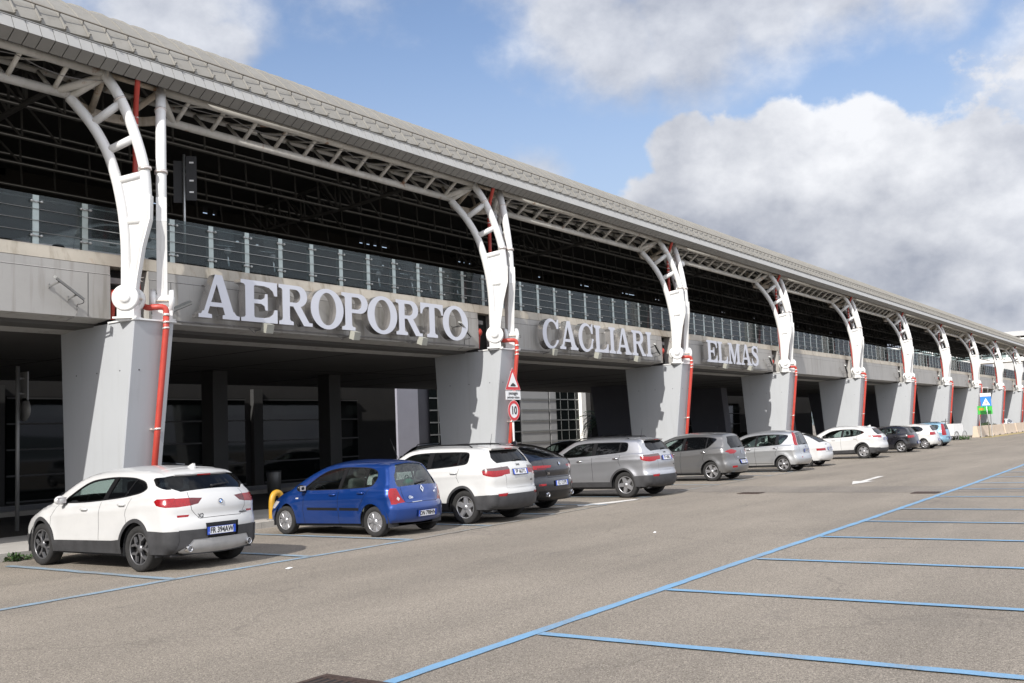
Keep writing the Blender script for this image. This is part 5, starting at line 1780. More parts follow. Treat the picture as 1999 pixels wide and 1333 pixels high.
WHEELS = {}
def wheel_mesh(style, R, w, dark):
    key = (style, R, w, dark)
    if key in WHEELS: return WHEELS[key]
    # axis along -x (outer face towards -x)
    ri = R*S_RIM.get(style, .66)
    mb = MB()
    h = w/2
    prof = [(ri, h*.78), (ri+.01, h*.92), (R*.86, h*1.0), (R*.955, h*.93), (R*.99, h*.72), (R, h*.45), (R, 0), (R, -h*.45), (R*.99, -h*.72), (R*.955, -h*.93), (R*.86, -h), (ri+.01, -h*.92), (ri, -h*.78)]
    mb.lathe(prof, (0, 0, 0), (-1, 0, 0), 48)
    # tread grooves
    tyre = mb
    mb = MB()
    mb.lathe([(ri, h*.8), (ri-.012, h*.82), (ri-.02, h*.70), (ri-.03, h*.2), (ri-.03, -h*.78), (ri, -h*.8)], (0, 0, 0), (-1, 0, 0), 48, 1)
    mb.lathe([(ri+.004, h*.80), (ri-.012, h*.84), (ri-.018, h*.76)], (0, 0, 0), (-1, 0, 0), 48, 0)
    def spoke(a, r0, r1, w0, w1, d0, d1, th=.03, mi=0):
        c, s_ = cos(a), sin(a)
        def P(r, t, d): return (-d, r*c-t*s_, r*s_+t*c)
        vs = [P(r0, -w0/2, d0), P(r0, w0/2, d0), P(r1, w1/2, d1), P(r1, -w1/2, d1)]
        vs += [P(r0, -w0*.75, d0-th), P(r0, w0*.75, d0-th), P(r1, w1*.75, d1-th), P(r1, -w1*.75, d1-th)]
        mb.add(vs, [(0, 1, 2, 3), (4, 7, 6, 5), (0, 4, 5, 1), (1, 5, 6, 2), (2, 6, 7, 3), (3, 7, 4, 0)], mi)
    e = h*.72
    rr = ri-.018
    if style == 'y5':     # five split spokes with dark pockets
        for k in range(5):
            a = 2*pi*k/5+pi/2
            spoke(a, .05, rr*.55, .05, .055, e, e+.005, mi=1)
            for s_ in (-1, 1):
                c0 = a+s_*.05; 
                a0 = a; r0 = rr*.52
                p0 = Vector((cos(a)*r0, sin(a)*r0)); a1 = a+s_*.36; p1 = Vector((cos(a1)*rr, sin(a1)*rr))
                d = (p1-p0); n = Vector((-d.y, d.x)).normalized()*.017
                mb.add([(-e-.004, *(p0-n)), (-e-.004, *(p0+n)), (-e+.004, *(p1+n*.9)), (-e+.004, *(p1-n*.9)), (-e+.03, *(p0-n*1.6)), (-e+.03, *(p0+n*1.6)), (-e+.035, *(p1+n*1.5)), (-e+.035, *(p1-n*1.5))],
                       [(0, 1, 2, 3), (0, 4, 5, 1), (1, 5, 6, 2), (2, 6, 7, 3), (3, 7, 4, 0)], 0)
            spoke(a, .04, rr*.56, .022, .03, e+.004, e+.009, .008, 0)
    elif style == 'cap8':
        mb.lathe([(0, e-.01), (rr*.98, e-.02), (rr, e-.03)], (0, 0, 0), (-1, 0, 0), 40, 1)
        for k in range(8):
            a = 2*pi*k/8+.2
            spoke(a, .05, rr*.97, .03, .085, e+.006, e-.002, .02, 0)
    elif style == 's5':
        for k in range(5): spoke(2*pi*k/5+pi/2, .045, rr, .085, .075, e+.006, e-.002, .035, 0)
    elif style == 's5w':
        for k in range(5): spoke(2*pi*k/5+pi/2, .05, rr, .10, .12, e+.006, e-.004, .035, 0)
    elif style == 's10':
        for k in range(5):
            for s_ in (-.16, .16): spoke(2*pi*k/5+pi/2+s_, .05, rr, .035, .04, e+.006, e-.002, .03, 0)
    elif style == 's7':
        for k in range(7): spoke(2*pi*k/7+pi/2, .05, rr, .055, .065, e+.006, e-.002, .03, 0)
    else:
        for k in range(6): spoke(2*pi*k/6+pi/2, .05, rr, .06, .08, e+.006, e-.002, .03, 0)
    mb.lathe([(0, e+.016), (.028, e+.016), (.034, e+.010), (.062, e+.006), (.066, e-.03)], (0, 0, 0), (-1, 0, 0), 20, 0)
    for k in range(5):
        a = 2*pi*k/5+pi/2+.6
        mb.lathe([(0, e+.004), (.009, e+.004), (.009, e+.0)], (0, .047*cos(a), .047*sin(a)), (-1, 0, 0), 8, 1)
    disc = MB()
    disc.lathe([(0, .02), (ri*.82, .02), (ri*.82, -.01), (0, -.01)], (0, 0, 0), (-1, 0, 0), 32)
    disc.lathe([(ri-.03, -h*.3), (0, -h*.3)], (0, 0, 0), (-1, 0, 0), 32)
    WHEELS[key] = (tyre, mb, disc)
    return WHEELS[key]
S_RIM = {'y5': .70, 'cap8': .66, 's5': .66, 's5w': .66, 's10': .68, 's7': .66, 's6': .62}
WCACHE = {}
def add_wheels(S, root):
    hw = S['W']/2; R = S['wr']; w = S.get('tw', .215)
    key = (S['rim'], R, w, S.get('rimdark', False))
    if key not in WCACHE:
        ty, ri, di = wheel_mesh(*key)
        d = di.build('wheel', C_disc, root); tyo = ty.build('tyre', C_tyre, d)
        rm = ri.build('rim', [C_rim, C_rimd] if not key[3] else [C_rimm, C_trim], d)
        WCACHE[key] = (d.data, tyo.data, rm.data)
        for o in (rm, tyo, d): bpy.data.objects.remove(o)
    dm, tm, rm = WCACHE[key]
    for sx in (-1, 1):
        for y in (S['ro'], S['ro']+S['wb']):
            d = bpy.data.objects.new('wheel', dm); COL.objects.link(d); d.parent = root
            d.location = (sx*(hw-w/2-.02), y, R); d.rotation_euler = (random.uniform(0, 6), 0, 0 if sx < 0 else pi)
            for nm, m in (('tyre', tm), ('rim', rm)):
                o = bpy.data.objects.new(nm, m); COL.objects.link(o); o.parent = d

def rounded(mb, x0, x1, y0, y1, z0, z1, r=.04, mi=0, tilt=0.0):
    """soft box: lathe-free, bevelled by stacked rings"""
    cx, cy = (x0+x1)/2, (y0+y1)/2
    rings = []
    for z, k in ((z0, .75), (z0+r, 1), (z1-r, 1), (z1-r*.3, .93), (z1, .72)):
        a = (x1-x0)/2; b = (y1-y0)/2; q = []
        for i in range(16):
            t = 2*pi*i/16; c, s_ = cos(t), sin(t); p = .35
            q.append((cx+a*k*math.copysign(abs(c)**p, c), cy+b*(k if k < 1 else 1)*math.copysign(abs(s_)**p, s_)+tilt*(z-z0), z))
        rings.append(q)
    vs = [p for q in rings for p in q]; fs = [tuple(range(15, -1, -1)), tuple(range(64, 80))]
    for j in range(4):
        for i in range(16): fs.append((j*16+i, j*16+(i+1) % 16, (j+1)*16+(i+1) % 16, (j+1)*16+i))
    mb.add(vs, fs, mi, True)
def make_car(name, S, pos, label, group='cars parked nose-in under the deck', rz=0.0, detail=True):
    root = thing(name, label, 'car', (pos[0], pos[1], pos[2] if len(pos) > 2 else 0), rz, group)
    cs = CarShape(S); pm = CP[S['paint']]; L = S['L']; hw = S['W']/2; H = S['H']; ro, wb, wr = S['ro'], S['wb'], S['wr']
    build_shell(S, cs, root, pm)
    add_wheels(S, root)
    # under-body, wheel housings
    mb = MB(); zf = S.get('zf', .22)
    ar = S.get('arch_r', wr+.055)
    mb.box(-hw+.10, hw-.10, ro+ar, ro+wb-ar, zf, zf+.10)
    mb.box(-hw+.32, hw-.32, .22, L-.30, zf+.005, zf+.12)
    mb.box(-hw+.16, hw-.16, .22, ro-ar, zf+.01, zf+.12); mb.box(-hw+.2, hw-.2, ro+wb+ar, L-.32, zf+.01, zf+.12)
    for cy in (ro, ro+wb):
        for sx in (-1, 1):
            n = 18; xa, xb = sx*(hw-.035), sx*(hw-.32)
            vs = []; 
            for k in range(n+1):
                a = pi*k/n; y, z = cy+(ar-.004)*cos(a), wr+(ar-.004)*sin(a)
                if k in (0, n): z = wr
                vs += [(xa, y, z), (xb, y, z)]
            fs = [(2*k, 2*k+1, 2*k+3, 2*k+2) for k in range(n)]
            fs.append(tuple(2*k+1 for k in range(n+1)))
            mb.add(vs, fs)
            mb.add([(xa, cy-ar+.004, wr), (xb, cy-ar+.004, wr), (xb, cy-ar+.004, zf), (xa, cy-ar+.004, zf), (xa, cy+ar-.004, wr), (xb, cy+ar-.004, wr), (xb, cy+ar-.004, zf), (xa, cy+ar-.004, zf)], [(0, 1, 2, 3), (4, 5, 6, 7)])
    mb.build('underbody', C_in, root, fix=False)
    # seats, dashboard
    zb = cs.belt(L*.5); fl = zf+.12; sm = S.get('seatmat', C_seat)
    yB = S['ybp']                       # base of the B pillar
    for sx in (-1, 1):
        mb = MB(); x = sx*hw*.42
        rounded(mb, x-.24, x+.24, yB-.02, yB+.50, fl, fl+.28); rounded(mb, x-.23, x+.23, yB-.12, yB+.02, fl+.22, fl+.80, .06, 0, -.12)
        rounded(mb, x-.13, x+.13, yB-.20, yB-.11, fl+.82, fl+1.0, .05)
        mb.build('front_seat', sm, root)
    mb = MB()
    yr = yB-.92
    rounded(mb, -hw*.72, hw*.72, yr, yr+.48, fl, fl+.30); rounded(mb, -hw*.72, hw*.72, yr-.08, yr+.05, fl+.22, fl+.74, .06, 0, -.15)
    for x in (-.42, .42): rounded(mb, x-.13, x+.13, yr-.20, yr-.10, fl+.74, fl+.90, .05)
    mb.build('rear_bench', sm, root)
    mb = MB(); yd = yB+1.05
    rounded(mb, -hw*.76, hw*.76, yd, yd+.45, zb-.30, zb-.04, .05); mb.build('dashboard', C_in, root)
    mb = MB()
    a0 = Vector((-hw*.42, yd-.10, zb-.08)); 
    mb.tube([a0+Vector((.17*cos(a*pi/10), -.05*sin(a*pi/10)*-1, .17*sin(a*pi/10))) for a in range(20)], .014, 6, closed=True)
    mb.tube([a0, a0+Vector((0, .15, -.05))], .03, 6); mb.build('steering_wheel', C_trim, root)
    # mirrors
    my, mz = S['mirror']
    for sx in (-1, 1):
        p = Vector(cs.side_pt(my, mz, 0, sx))
        mb = MB()
        c = p+Vector((sx*.13, -.02, .045))
        mb.ball(c, .1, 14, 0, (1.0, .62, .72)); 
        mb.add([c+Vector((-.075, -.052, -.05)), c+Vector((.075, -.052, -.05)), c+Vector((.08, -.056, .045)), c+Vector((-.08, -.056, .045))], [(0, 1, 2, 3)], 2)
        mb.bar(p+Vector((-sx*.02, 0, -.01)), c+Vector((-sx*.02, 0, -.05)), .06, .04, mi=1)
        mb.build('side_mirror', [C_trim if S.get('mirrorblack') else pm, C_trim, C_clr], root)
    # door handles
    for (hy, hz) in S['handles']:
        for sx in (-1, 1):
            p = Vector(cs.side_pt(hy, hz, 0, sx)); mb = MB()
            hm = {'chrome': C_chrome, 'black': C_trim}.get(S.get('handlemat'), pm)
            q = [p+Vector((sx*.004, .09, .0)), p+Vector((sx*.03, .065, .004)), p+Vector((sx*.036, 0, .006)), p+Vector((sx*.03, -.065, .004)), p+Vector((sx*.004, -.09, .0))]
            mb.tube(q, [.012, .016, .017, .016, .012], 8); mb.build('door_handle', hm, root)
    # number plate on the tail
    pu, pz = S['plate_pos']; (y0, z0), t = cs.at_s(cs.rear_s(pz)); pt = Vector(cs.strip_pt(pu, cs.rear_s(pz), .012))
    n = Vector((0, -t[1], t[0])); up = Vector((0, t[0], t[1]))
    if up.z < 0: up = -up
    n = up.cross(Vector((1, 0, 0))) * 1; 
    if n.y > 0: n = -n
    mb = MB(); mb.obox(pt, (.262, 0, 0), up*.058, n*.006, 1)
    mb.obox(pt+n*.003, (.215, 0, 0), up*.053, n*.006, 0)
    mb.obox(pt, (.275, 0, 0), up*.068, n*.003, 2)
    pl = mb.build('number_plate', [C_pw, C_pb, C_trim], root)
    if S.get('plate'):
        vs, fs = text_mesh(S['plate'], .118, .003, S.get('pk', .80))
        mb = MB(); mb.add([pt+Vector((a, 0, 0))+up*b+n*.0115 for a, b in vs], fs); mb.build('plate_number', C_tx, pl, fix=False)
        vs, fs = text_mesh('I', .035, .002); mb = MB(); mb.add([pt+Vector((a-.238, 0, 0))+up*(b-.03)+n*.0085 for a, b in vs], fs); mb.build('country_letter', C_pw, pl, fix=False)
    # tail fittings
    def on_tail(u, z, off=.004): return Vector(cs.strip_pt(u, cs.rear_s(z), off)), cs.at_s(cs.rear_s(z))[1]
    if S.get('wiper'):
        u, z = S['wiper']; p, t_ = on_tail(u, z, .02); q, _ = on_tail(u+.55, z+.035, .025)
        mb = MB(); mb.tube([p, q], [.016, .008], 6); mb.ball(p, .025, 10); mb.build('rear_wiper', C_trim, root)
    for (txt, u, z, sz, mm) in S.get('badges', ()):
        vs, fs = text_mesh(txt, sz, .0025, 1.05); p, t_ = on_tail(u, z, .006); up2 = Vector((0, t_[0], t_[1]))
        nn = Vector((0, -t_[1], t_[0]))
        if nn.y > 0: nn = -nn
        mb = MB()
        mb.add([p+Vector((a, .18*(abs(u)*2)**2*abs(a) if 0 else 0, 0))+up2*b+nn*.003 for a, b in vs], fs); mb.build('badge_lettering', {'chrome': C_chrome, 'dark': C_rimd}[mm], root, fix=False)
    if S.get('emblem'):
        kind, u, z = S['emblem']; p, t_ = on_tail(u, z, .008); up2 = Vector((0, t_[0], t_[1])); nn = Vector((0, -t_[1], t_[0])); X = Vector((1, 0, 0))
        if nn.y > 0: nn = -nn
        mb = MB(); f = lambda x, y, d: p+X*x+up2*y+nn*(.006-d)
        if kind == 'roundel':
            extrude_shape(mb, [ell(0, 0, .041, .041, 28)], [ell(0, 0, .029, .029, 28)], f, .008, 0, 0)
            for k in range(4):
                q = [(0, 0)]+[(.027*cos(a), .027*sin(a)) for a in [pi/2*k+pi/2*j/6 for j in range(7)]]
                extrude_shape(mb, [q], [], f, .004, 1+(k % 2), 1+(k % 2))
            extrude_shape(mb, [ell(0, 0, .045, .045, 28)], [ell(0, 0, .041, .041, 28)], f, .008, 3, 3)
            mb.build('emblem', [C_trim, C_emb, C_pw, C_chrome], root)
        elif kind == 'diamond':
            o_ = [(0, .075), (.048, 0), (0, -.075), (-.048, 0)]; i_ = [(0, .040), (.024, 0), (0, -.040), (-.024, 0)]
            extrude_shape(mb, [o_], [i_], f, .008, 0, 0); mb.build('emblem', [C_chrome], root)
        elif kind == 'oval':
            extrude_shape(mb, [ell(0, 0, .06, .045, 24)], [ell(0, 0, .044, .030, 24), ], f, .008, 0, 0)
            extrude_shape(mb, [[(-.07, -.012), (.07, -.012), (.07, .012), (-.07, .012)]], [], f, .006, 0, 0); mb.build('emblem', [C_chrome], root)
        elif kind == 'disc':
            extrude_shape(mb, [ell(0, 0, .05, .05, 24)], [], f, .006, 0, 0); mb.build('emblem', [C_chrome], root)
    for (u, z, r) in S.get('exhaust', ()):
        p, t_ = on_tail(u, z, 0); mb = MB(); p = p+Vector((0, .05, 0))
        mb.lathe([(r*.75, .02), (r*.78, .085), (r*.9, .10), (r, .09), (r, -.05)], p, (0, -1, 0), 18); mb.lathe([(0, .03), (r*.76, .03)], p, (0, -1, 0), 18, 1)
        mb.build('exhaust_pipe', [C_chrome, C_gap], root)
    # roof furniture
    def on_roof(u, y, off=.0):
        for i in range(1, len(cs.P)):
            if cs.P[i][0] >= y and cs.P[i][1] > cs.belt(y)+.2:
                a, b = cs.P[i-1], cs.P[i]; k = (y-a[0])/max(1e-6, b[0]-a[0]); s_ = cs.s[i-1]+(cs.s[i]-cs.s[i-1])*k
                return Vector(cs.strip_pt(u, s_, off))
        return Vector((0, y, H))
    if S.get('fin'):
        p = on_roof(0, S['fin'], .0); mb = MB()
        mb.prism([(-.09, -.01), (.12, -.01), (.06, .02), (-.05, .065), (-.075, .06)], lambda y, z, d: (d-.016, p.y+y, p.z+z), .032); mb.build('roof_antenna', pm, root)
    if S.get('rod'):
        y, l = S['rod']; p = on_roof(S.get('rod_u', 0), y, .0); mb = MB(); mb.tube([p, p+Vector((0, -l*.55*S.get('rod_s', 1), l))], [.006, .003], 5); mb.ball(p, .018, 8); mb.build('roof_antenna', C_trim, root)
    if S.get('rails'):
        y0_, y1_, hgt = S['rails']
        for sx in (-1, 1):
            q = [on_roof(sx*.93, y0_, 0)]+[on_roof(sx*.93, y0_+(y1_-y0_)*k, hgt) for k in (.06, .2, .35, .5, .65, .8, .94)]+[on_roof(sx*.93, y1_, 0)]
            mb = MB(); mb.tube(q, .016, 8); mb.build('roof_rail', C_trim if S.get('railblack', True) else C_alu2, root)
    if S.get('spoiler'):
        (y, z, d, mm) = S['spoiler']; mb = MB(); u = .86
        vs = []
        for k in range(13):
            uu = -u+2*u*k/12; a = on_roof(uu, y+.30, .006); 
            b = Vector((a.x, y-d+.10*abs(uu)**3, z)); c = b+Vector((0, .03, -.035)); e = Vector((a.x, y+.16, z-.03))
            vs += [a, b, c, e]
        fs = []
        for k in range(12):
            for j in range(3): fs.append((4*k+j, 4*k+4+j, 4*k+5+j, 4*k+1+j))
        fs += [(0, 1, 2, 3), (51, 50, 49, 48)]
        mb.add(vs, fs, 0, False); mb.build('roof_spoiler', C_trim if mm == 'black' else pm, root)
        p = Vector((0, y-d+.001, z-.012)); mb = MB(); mb.box(-.12, .12, p.y-.004, p.y+.01, p.z-.010, p.z+.010); mb.build('brake_light', C_red, root)
    return root
C_alu2 = mat('rail_silver', (.45,.45,.45), .35, .7, var=.05)
def D_(pts): return pts
# ---------------------------------------------------------------- the cars
def front_std(L, za, zb, wz0, wz1, grille=(.42, .62)):
    fs = [('windscreen', 'glass', [(-.93, wz0), (.93, wz0), (.86, wz1), (-.86, wz1)], False),
          ('headlight', 'clear', [(.56, za+.02), (1.03, za), (1.03, zb), (.62, zb-.02)], True),
          ('grille', 'trim', [(-.46, grille[1]), (.46, grille[1]), (.40, grille[0]), (-.40, grille[0])], False)]
    sl = [('headlight', 'clear', [(L+.1, za), (L-.22, za+.02), (L-.42, zb), (L+.1, zb+.02)])]
    return fs, sl
SX = dict(L=4.36, W=1.82, H=1.53, ro=.83, wb=2.67, wr=.345, tw=.235, rim='y5', rimdark=True, paint='white', clad=.055, zf=.22,
 prof=[(.12,.27),(.02,.34),(.0,.52),(.0,.70),(.05,.80),(.04,.95),(.10,1.08),(.19,1.16),(.42,1.36),(.50,1.425),(.62,1.47),(1.1,1.515),(1.8,1.53),(2.35,1.50),(2.75,1.40),(3.30,1.06),(3.42,1.01),(3.85,.93),(4.18,.82),(4.32,.66),(4.36,.48),(4.33,.32),(4.22,.25)],
 belt=[(0,1.16),(.7,1.15),(1.2,1.10),(2.0,1.05),(3.1,.99),(3.6,.92),(4.36,.75)],
 dlo=[(3.02,1.01),(2.50,1.31),(2.25,1.385),(1.7,1.425),(1.15,1.41),(.80,1.345),(.66,1.24),(.80,1.175),(1.3,1.10),(2.2,1.03)],
 pillars=[((1.80,.98),(1.62,1.46),.12),((1.28,1.08),(1.02,1.45),.035)], ybp=1.78, mirror=(2.84,1.03), handles=[(2.22,.925),(1.22,1.0)], mirrorblack=False,
 side_lamps=[('tail_light','red',[(-.1,.95),(.10,.955),(.25,.99),(.34,1.05),(.28,1.085),(.1,1.09),(-.1,1.095)])],
 side_clad=[[(1.0,.1),(1.0,.50),(1.5,.455),(3.3,.43),(3.3,.1)],[(-.2,.0),(-.2,.60),(.10,.60),(.55,.62),(.55,.0)],[(3.7,.0),(3.7,.5),(4.6,.5),(4.6,0)]],
 seams=[[(3.18,.46),(3.17,.80),(3.02,1.0)],[(1.84,.46),(1.83,.80),(1.80,1.04)],[(1.06,.66),(1.14,.86),(1.02,1.10)]],
 strip=[('tail_light','red',[(.72,.965),(1.05,.95),(1.05,1.085),(.72,1.07)],True),('tail_light','dred',[(.43,1.052),(.55,.98),(.73,.962),(.73,1.072)],True),
  ('reflector','red',[(.76,.835),(1.02,.835),(1.02,.80),(.79,.80)],True),
  ('plate_recess','black',[(-.44,.685),(.44,.685),(.40,.475),(-.40,.475)],False),
  ('skid_plate','skid',[(-.92,.31),(-.72,.47),(.72,.47),(.92,.31),(.80,.272),(-.80,.272)],False),
  ('bumper','clad',[(-1.1,-.1),(-1.1,.61),(1.1,.61),(1.1,-.1)],False),
  ('rear_window','rear',[(-1.05,1.405),(1.05,1.405),(1.05,1.25),(.86,1.165),(-.86,1.165),(-1.05,1.25)],False)],
 side_extra=[('rear_window','rear',[(.1,1.21),(.28,1.215),(.50,1.28),(.63,1.37),(.60,1.395),(.40,1.405),(.2,1.38)])],
 strip_seams=[[(-.72,1.15),(-.71,.90),(-.55,.755),(.55,.755),(.71,.90),(.72,1.15)]],
 plate_pos=(-.06,.575), plate='FR 394AW', emblem=('roundel',0,.985), badges=[('X2',-.52,.80,.085,'dark'),('xDrive20d',.58,.80,.045,'dark')],
 exhaust=[(-.76,.345,.05),(.76,.345,.05)], fin=.72, wiper=(-.05,1.19), spoiler=(.50,1.425,.10,'paint'), bow_r=.22, r_rear=.15, shoulder=.045)
SX['fstrip'], s_ = front_std(4.36,.66,.80,1.08,1.42); SX['side_lamps'] = SX['side_lamps']+s_

SC2 = dict(L=3.81, W=1.64, H=1.42, ro=.57, wb=2.47, wr=.288, tw=.175, rim='cap8', paint='blue', zf=.18,
 prof=[(.10,.26),(.02,.32),(.0,.45),(.0,.56),(.05,.62),(.06,.70),(.09,.85),(.14,.95),(.28,1.18),(.36,1.32),(.46,1.37),(.9,1.405),(1.5,1.42),(2.0,1.38),(2.35,1.26),(2.90,.96),(3.02,.90),(3.40,.82),(3.66,.70),(3.78,.55),(3.81,.40),(3.77,.28),(3.68,.22)],
 belt=[(0,.94),(1.0,.90),(2.5,.86),(3.1,.80),(3.8,.6)],
 dlo=[(2.60,.875),(2.18,1.16),(1.92,1.28),(1.5,1.33),(.80,1.31),(.58,1.24),(.52,1.10),(.60,.955),(.80,.93),(1.6,.895)],
 pillars=[((1.52,.84),(1.42,1.38),.085),((.86,.85),(.82,1.36),.03)], ybp=1.52, mirror=(2.48,.89), handles=[(1.66,.80),(.90,.83)], handlemat=None, mirrorblack=True, tum=.30,
 side_lamps=[('tail_light','red',[(-.1,.61),(.08,.61),(.10,.70),(.15,.86),(.15,.91),(-.1,.90)])],
 side_extra=[('rubbing_strip','black',[(.95,.495),(1.48,.495),(1.48,.55),(.95,.55)]),('rubbing_strip','black',[(1.54,.495),(2.38,.495),(2.38,.55),(1.54,.55)]),('side_repeater','clear',[(2.62,.72),(2.70,.72),(2.70,.745),(2.62,.745)])],
 seams=[[(2.46,.24),(2.50,.5),(2.44,.86)],[(1.50,.24),(1.52,.60),(1.50,.87)],[(.86,.38),(.92,.60),(.66,.92)]],
 strip=[('tail_light','clear',[(.88,.71),(.93,.75),(.98,.71),(.93,.67)],True),('tail_light','red',[(.95,.90),(1.05,.92),(1.05,.62),(.74,.63),(.84,.74)],True),
  ('bumper_strip','chrome',[(-.5,.604),(-.1,.604),(-.1,.612),(-.5,.612)],False),
  ('rear_window','rear',[(-.84,1.335),(.84,1.335),(.98,1.15),(.95,.95),(.88,.925),(-.88,.925),(-.95,.95),(-.98,1.15)],False)],
 strip_seams=[[(-.84,.93),(-.74,.64),(-.66,.605),(.66,.605),(.74,.64),(.84,.93)]],
 plate_pos=(.06,.41), plate='DN 798HN', emblem=('diamond',0,.855), badges=[('Clio',-.52,.715,.07,'chrome'),('dCi',.6,.79,.04,'chrome')],
 rod=(.62,.42), rod_s=-.9, wiper=(-.15,.95), bow_r=.17, r_rear=.12, glass=[C_glass, C_glassm], rglass=C_glassm, r_tail=.09, fr_taper=.2, clad=0, frame=.016, seatmat=C_seatl)
SC2['fstrip'], s_ = front_std(3.81,.50,.66,.98,1.27,(.32,.45)); SC2['side_lamps'] = SC2['side_lamps']+s_

def compass(pc, pl):
    S = dict(L=4.39, W=1.82, H=1.64, ro=.86, wb=2.64, wr=.35, tw=.225, rim='s5', paint=pc, clad=.05, zf=.24,
     prof=[(.14,.30),(.03,.36),(.0,.50),(.0,.66),(.06,.72),(.04,.95),(.09,1.15),(.17,1.22),(.40,1.48),(.46,1.53),(.60,1.57),(1.2,1.60),(2.0,1.605),(2.45,1.58),(2.70,1.50),(3.22,1.16),(3.36,1.09),(3.8,1.04),(4.20,.96),(4.33,.82),(4.39,.60),(4.36,.40),(4.24,.28)],
     belt=[(0,1.20),(1.0,1.18),(2.0,1.13),(3.1,1.07),(3.6,1.0),(4.39,.85)],
     dlo=[(3.05,1.09),(2.62,1.37),(2.40,1.475),(2.0,1.51),(1.2,1.51),(.80,1.50),(.745,1.42),(.75,1.28),(.82,1.235),(1.3,1.19),(2.2,1.13)],
     pillars=[((1.86,1.05),(1.80,1.56),.13),((1.05,1.14),(1.00,1.56),.05)], ybp=1.84, mirror=(2.86,1.11), handles=[(2.28,1.0),(1.12,1.06)], handlemat='chrome' if pc == 'silver' else None,
     side_lamps=[('tail_light','red',[(-.1,.96),(.06,.965),(.22,1.02),(.27,1.10),(.22,1.10),(-.1,1.09)]),('tail_light','smoke',[(-.1,1.085),(.22,1.095),(.27,1.12),(.2,1.15),(-.1,1.155)])],
     side_clad=[[(1.1,.1),(1.1,.43),(3.2,.43),(3.2,.1)],[(-.2,0),(-.2,.60),(.12,.60),(.55,.58),(.55,.0)],[(3.8,0),(3.8,.55),(4.6,.55),(4.6,0)]],
     seams=[[(3.12,.46),(3.13,.85),(3.02,1.08)],[(1.86,.46),(1.88,.85),(1.88,1.10)],[(.98,.86),(1.04,.98),(.99,1.16)]],
     strip=[('tail_light','red',[(.80,.975),(1.05,.96),(1.05,1.09),(.46,1.10),(.48,1.01),(.70,1.0)],True),('tail_light','smoke',[(.46,1.095),(1.05,1.085),(1.05,1.155),(.50,1.155)],True),
      ('reflector','red',[(.66,.625),(1.02,.615),(1.02,.565),(.74,.56)],True),
      ('bumper','clad',[(-1.1,-.1),(-1.1,.60),(1.1,.60),(1.1,-.1)],False),
      ('rear_window','rear',[(-.83,1.50),(.83,1.50),(.90,1.36),(.84,1.235),(-.84,1.235),(-.90,1.36)],False)],
     strip_seams=[[(-.78,1.20),(-.66,.96),(-.64,.72),(.64,.72),(.66,.96),(.78,1.20)]],
     plate_pos=(0,1.035), plate=pl, pk=.82, badges=[('Jeep',0,1.175,.07,'dark'),('4x4',.62,.86,.05,'dark')], bow_r=.20, r_rear=.14, r_tail=.06, rod=(.78,.25), rod_s=.4, rails=(.85,2.5,.05), wiper=(-.05,1.25), spoiler=(.44,1.555,.14,'paint'), glass=[C_glass, C_glassd], tum=.26)
    S['fstrip'], s_ = front_std(4.39,.82,.93,1.17,1.52,(.66,.86)); S['side_lamps'] = S['side_lamps']+s_
    return S
SJW = compass('white2', 'FP 663YL'); SJG = compass('silver', 'FV 408LL')
SX4 = dict(L=4.75, W=1.92, H=1.62, ro=.98, wb=2.86, wr=.365, tw=.26, rim='s10', paint='black', clad=.05, zf=.24, cladmat=C_trim,
 prof=[(.14,.30),(.03,.36),(.0,.52),(.0,.72),(.05,.80),(.03,.95),(.05,1.10),(.10,1.20),(.20,1.235),(.50,1.36),(1.0,1.54),(1.5,1.60),(2.2,1.62),(2.75,1.58),(3.1,1.48),(3.65,1.14),(3.8,1.07),(4.3,.98),(4.6,.86),(4.72,.66),(4.75,.48),(4.70,.32),(4.58,.26)],
 belt=[(0,1.20),(1.0,1.20),(2.0,1.13),(3.4,1.04),(4.75,.8)],
 dlo=[(3.35,1.07),(2.85,1.38),(2.5,1.48),(1.9,1.51),(1.4,1.48),(.95,1.36),(.80,1.27),(.95,1.22),(1.5,1.17),(2.4,1.11)],
 pillars=[((2.0,1.05),(1.85,1.56),.12),((1.4,1.1),(1.2,1.53),.04)], ybp=2.0, mirror=(3.15,1.09), handles=[(2.45,.98),(1.45,1.06)],
 side_lamps=[('tail_light','red',[(-.1,1.0),(.1,1.0),(.3,1.05),(.1,1.09),(-.1,1.09)])], side_clad=[[(1.2,.1),(1.2,.42),(3.4,.42),(3.4,.1)]],
 seams=[[(3.4,.46),(3.4,.85),(3.3,1.06)],[(2.05,.46),(2.05,.85),(2.02,1.10)]],
 strip=[('tail_light','red',[(.42,1.075),(1.05,1.09),(1.05,1.035),(.48,1.025)],True),('tail_light','dred',[(.62,1.03),(1.05,1.036),(1.05,.985),(.7,.99)],True),('reflector','red',[(.74,.665),(1.0,.665),(1.0,.615),(.74,.62)],True),
  ('bumper','clad',[(-1.1,-.1),(-1.1,.50),(1.1,.50),(1.1,-.1)],False),
  ('rear_window','rear',[(-.82,1.55),(.82,1.55),(.88,1.40),(.84,1.25),(-.84,1.25),(-.88,1.40)],False)],
 strip_seams=[[(-.8,1.2),(-.70,.90),(-.62,.80),(.62,.80),(.70,.90),(.8,1.2)]],
 plate_pos=(0,.66), plate='EZ 121PS', emblem=('roundel',0,1.10), badges=[('X4',-.60,.90,.075,'chrome')], exhaust=[(-.70,.42,.055),(.70,.42,.055)], bow_r=.24, r_rear=.16, fin=1.3, shoulder=.05)
SX4['fstrip'], s_ = front_std(4.75,.70,.86,1.16,1.50); SX4['side_lamps'] = SX4['side_lamps']+s_
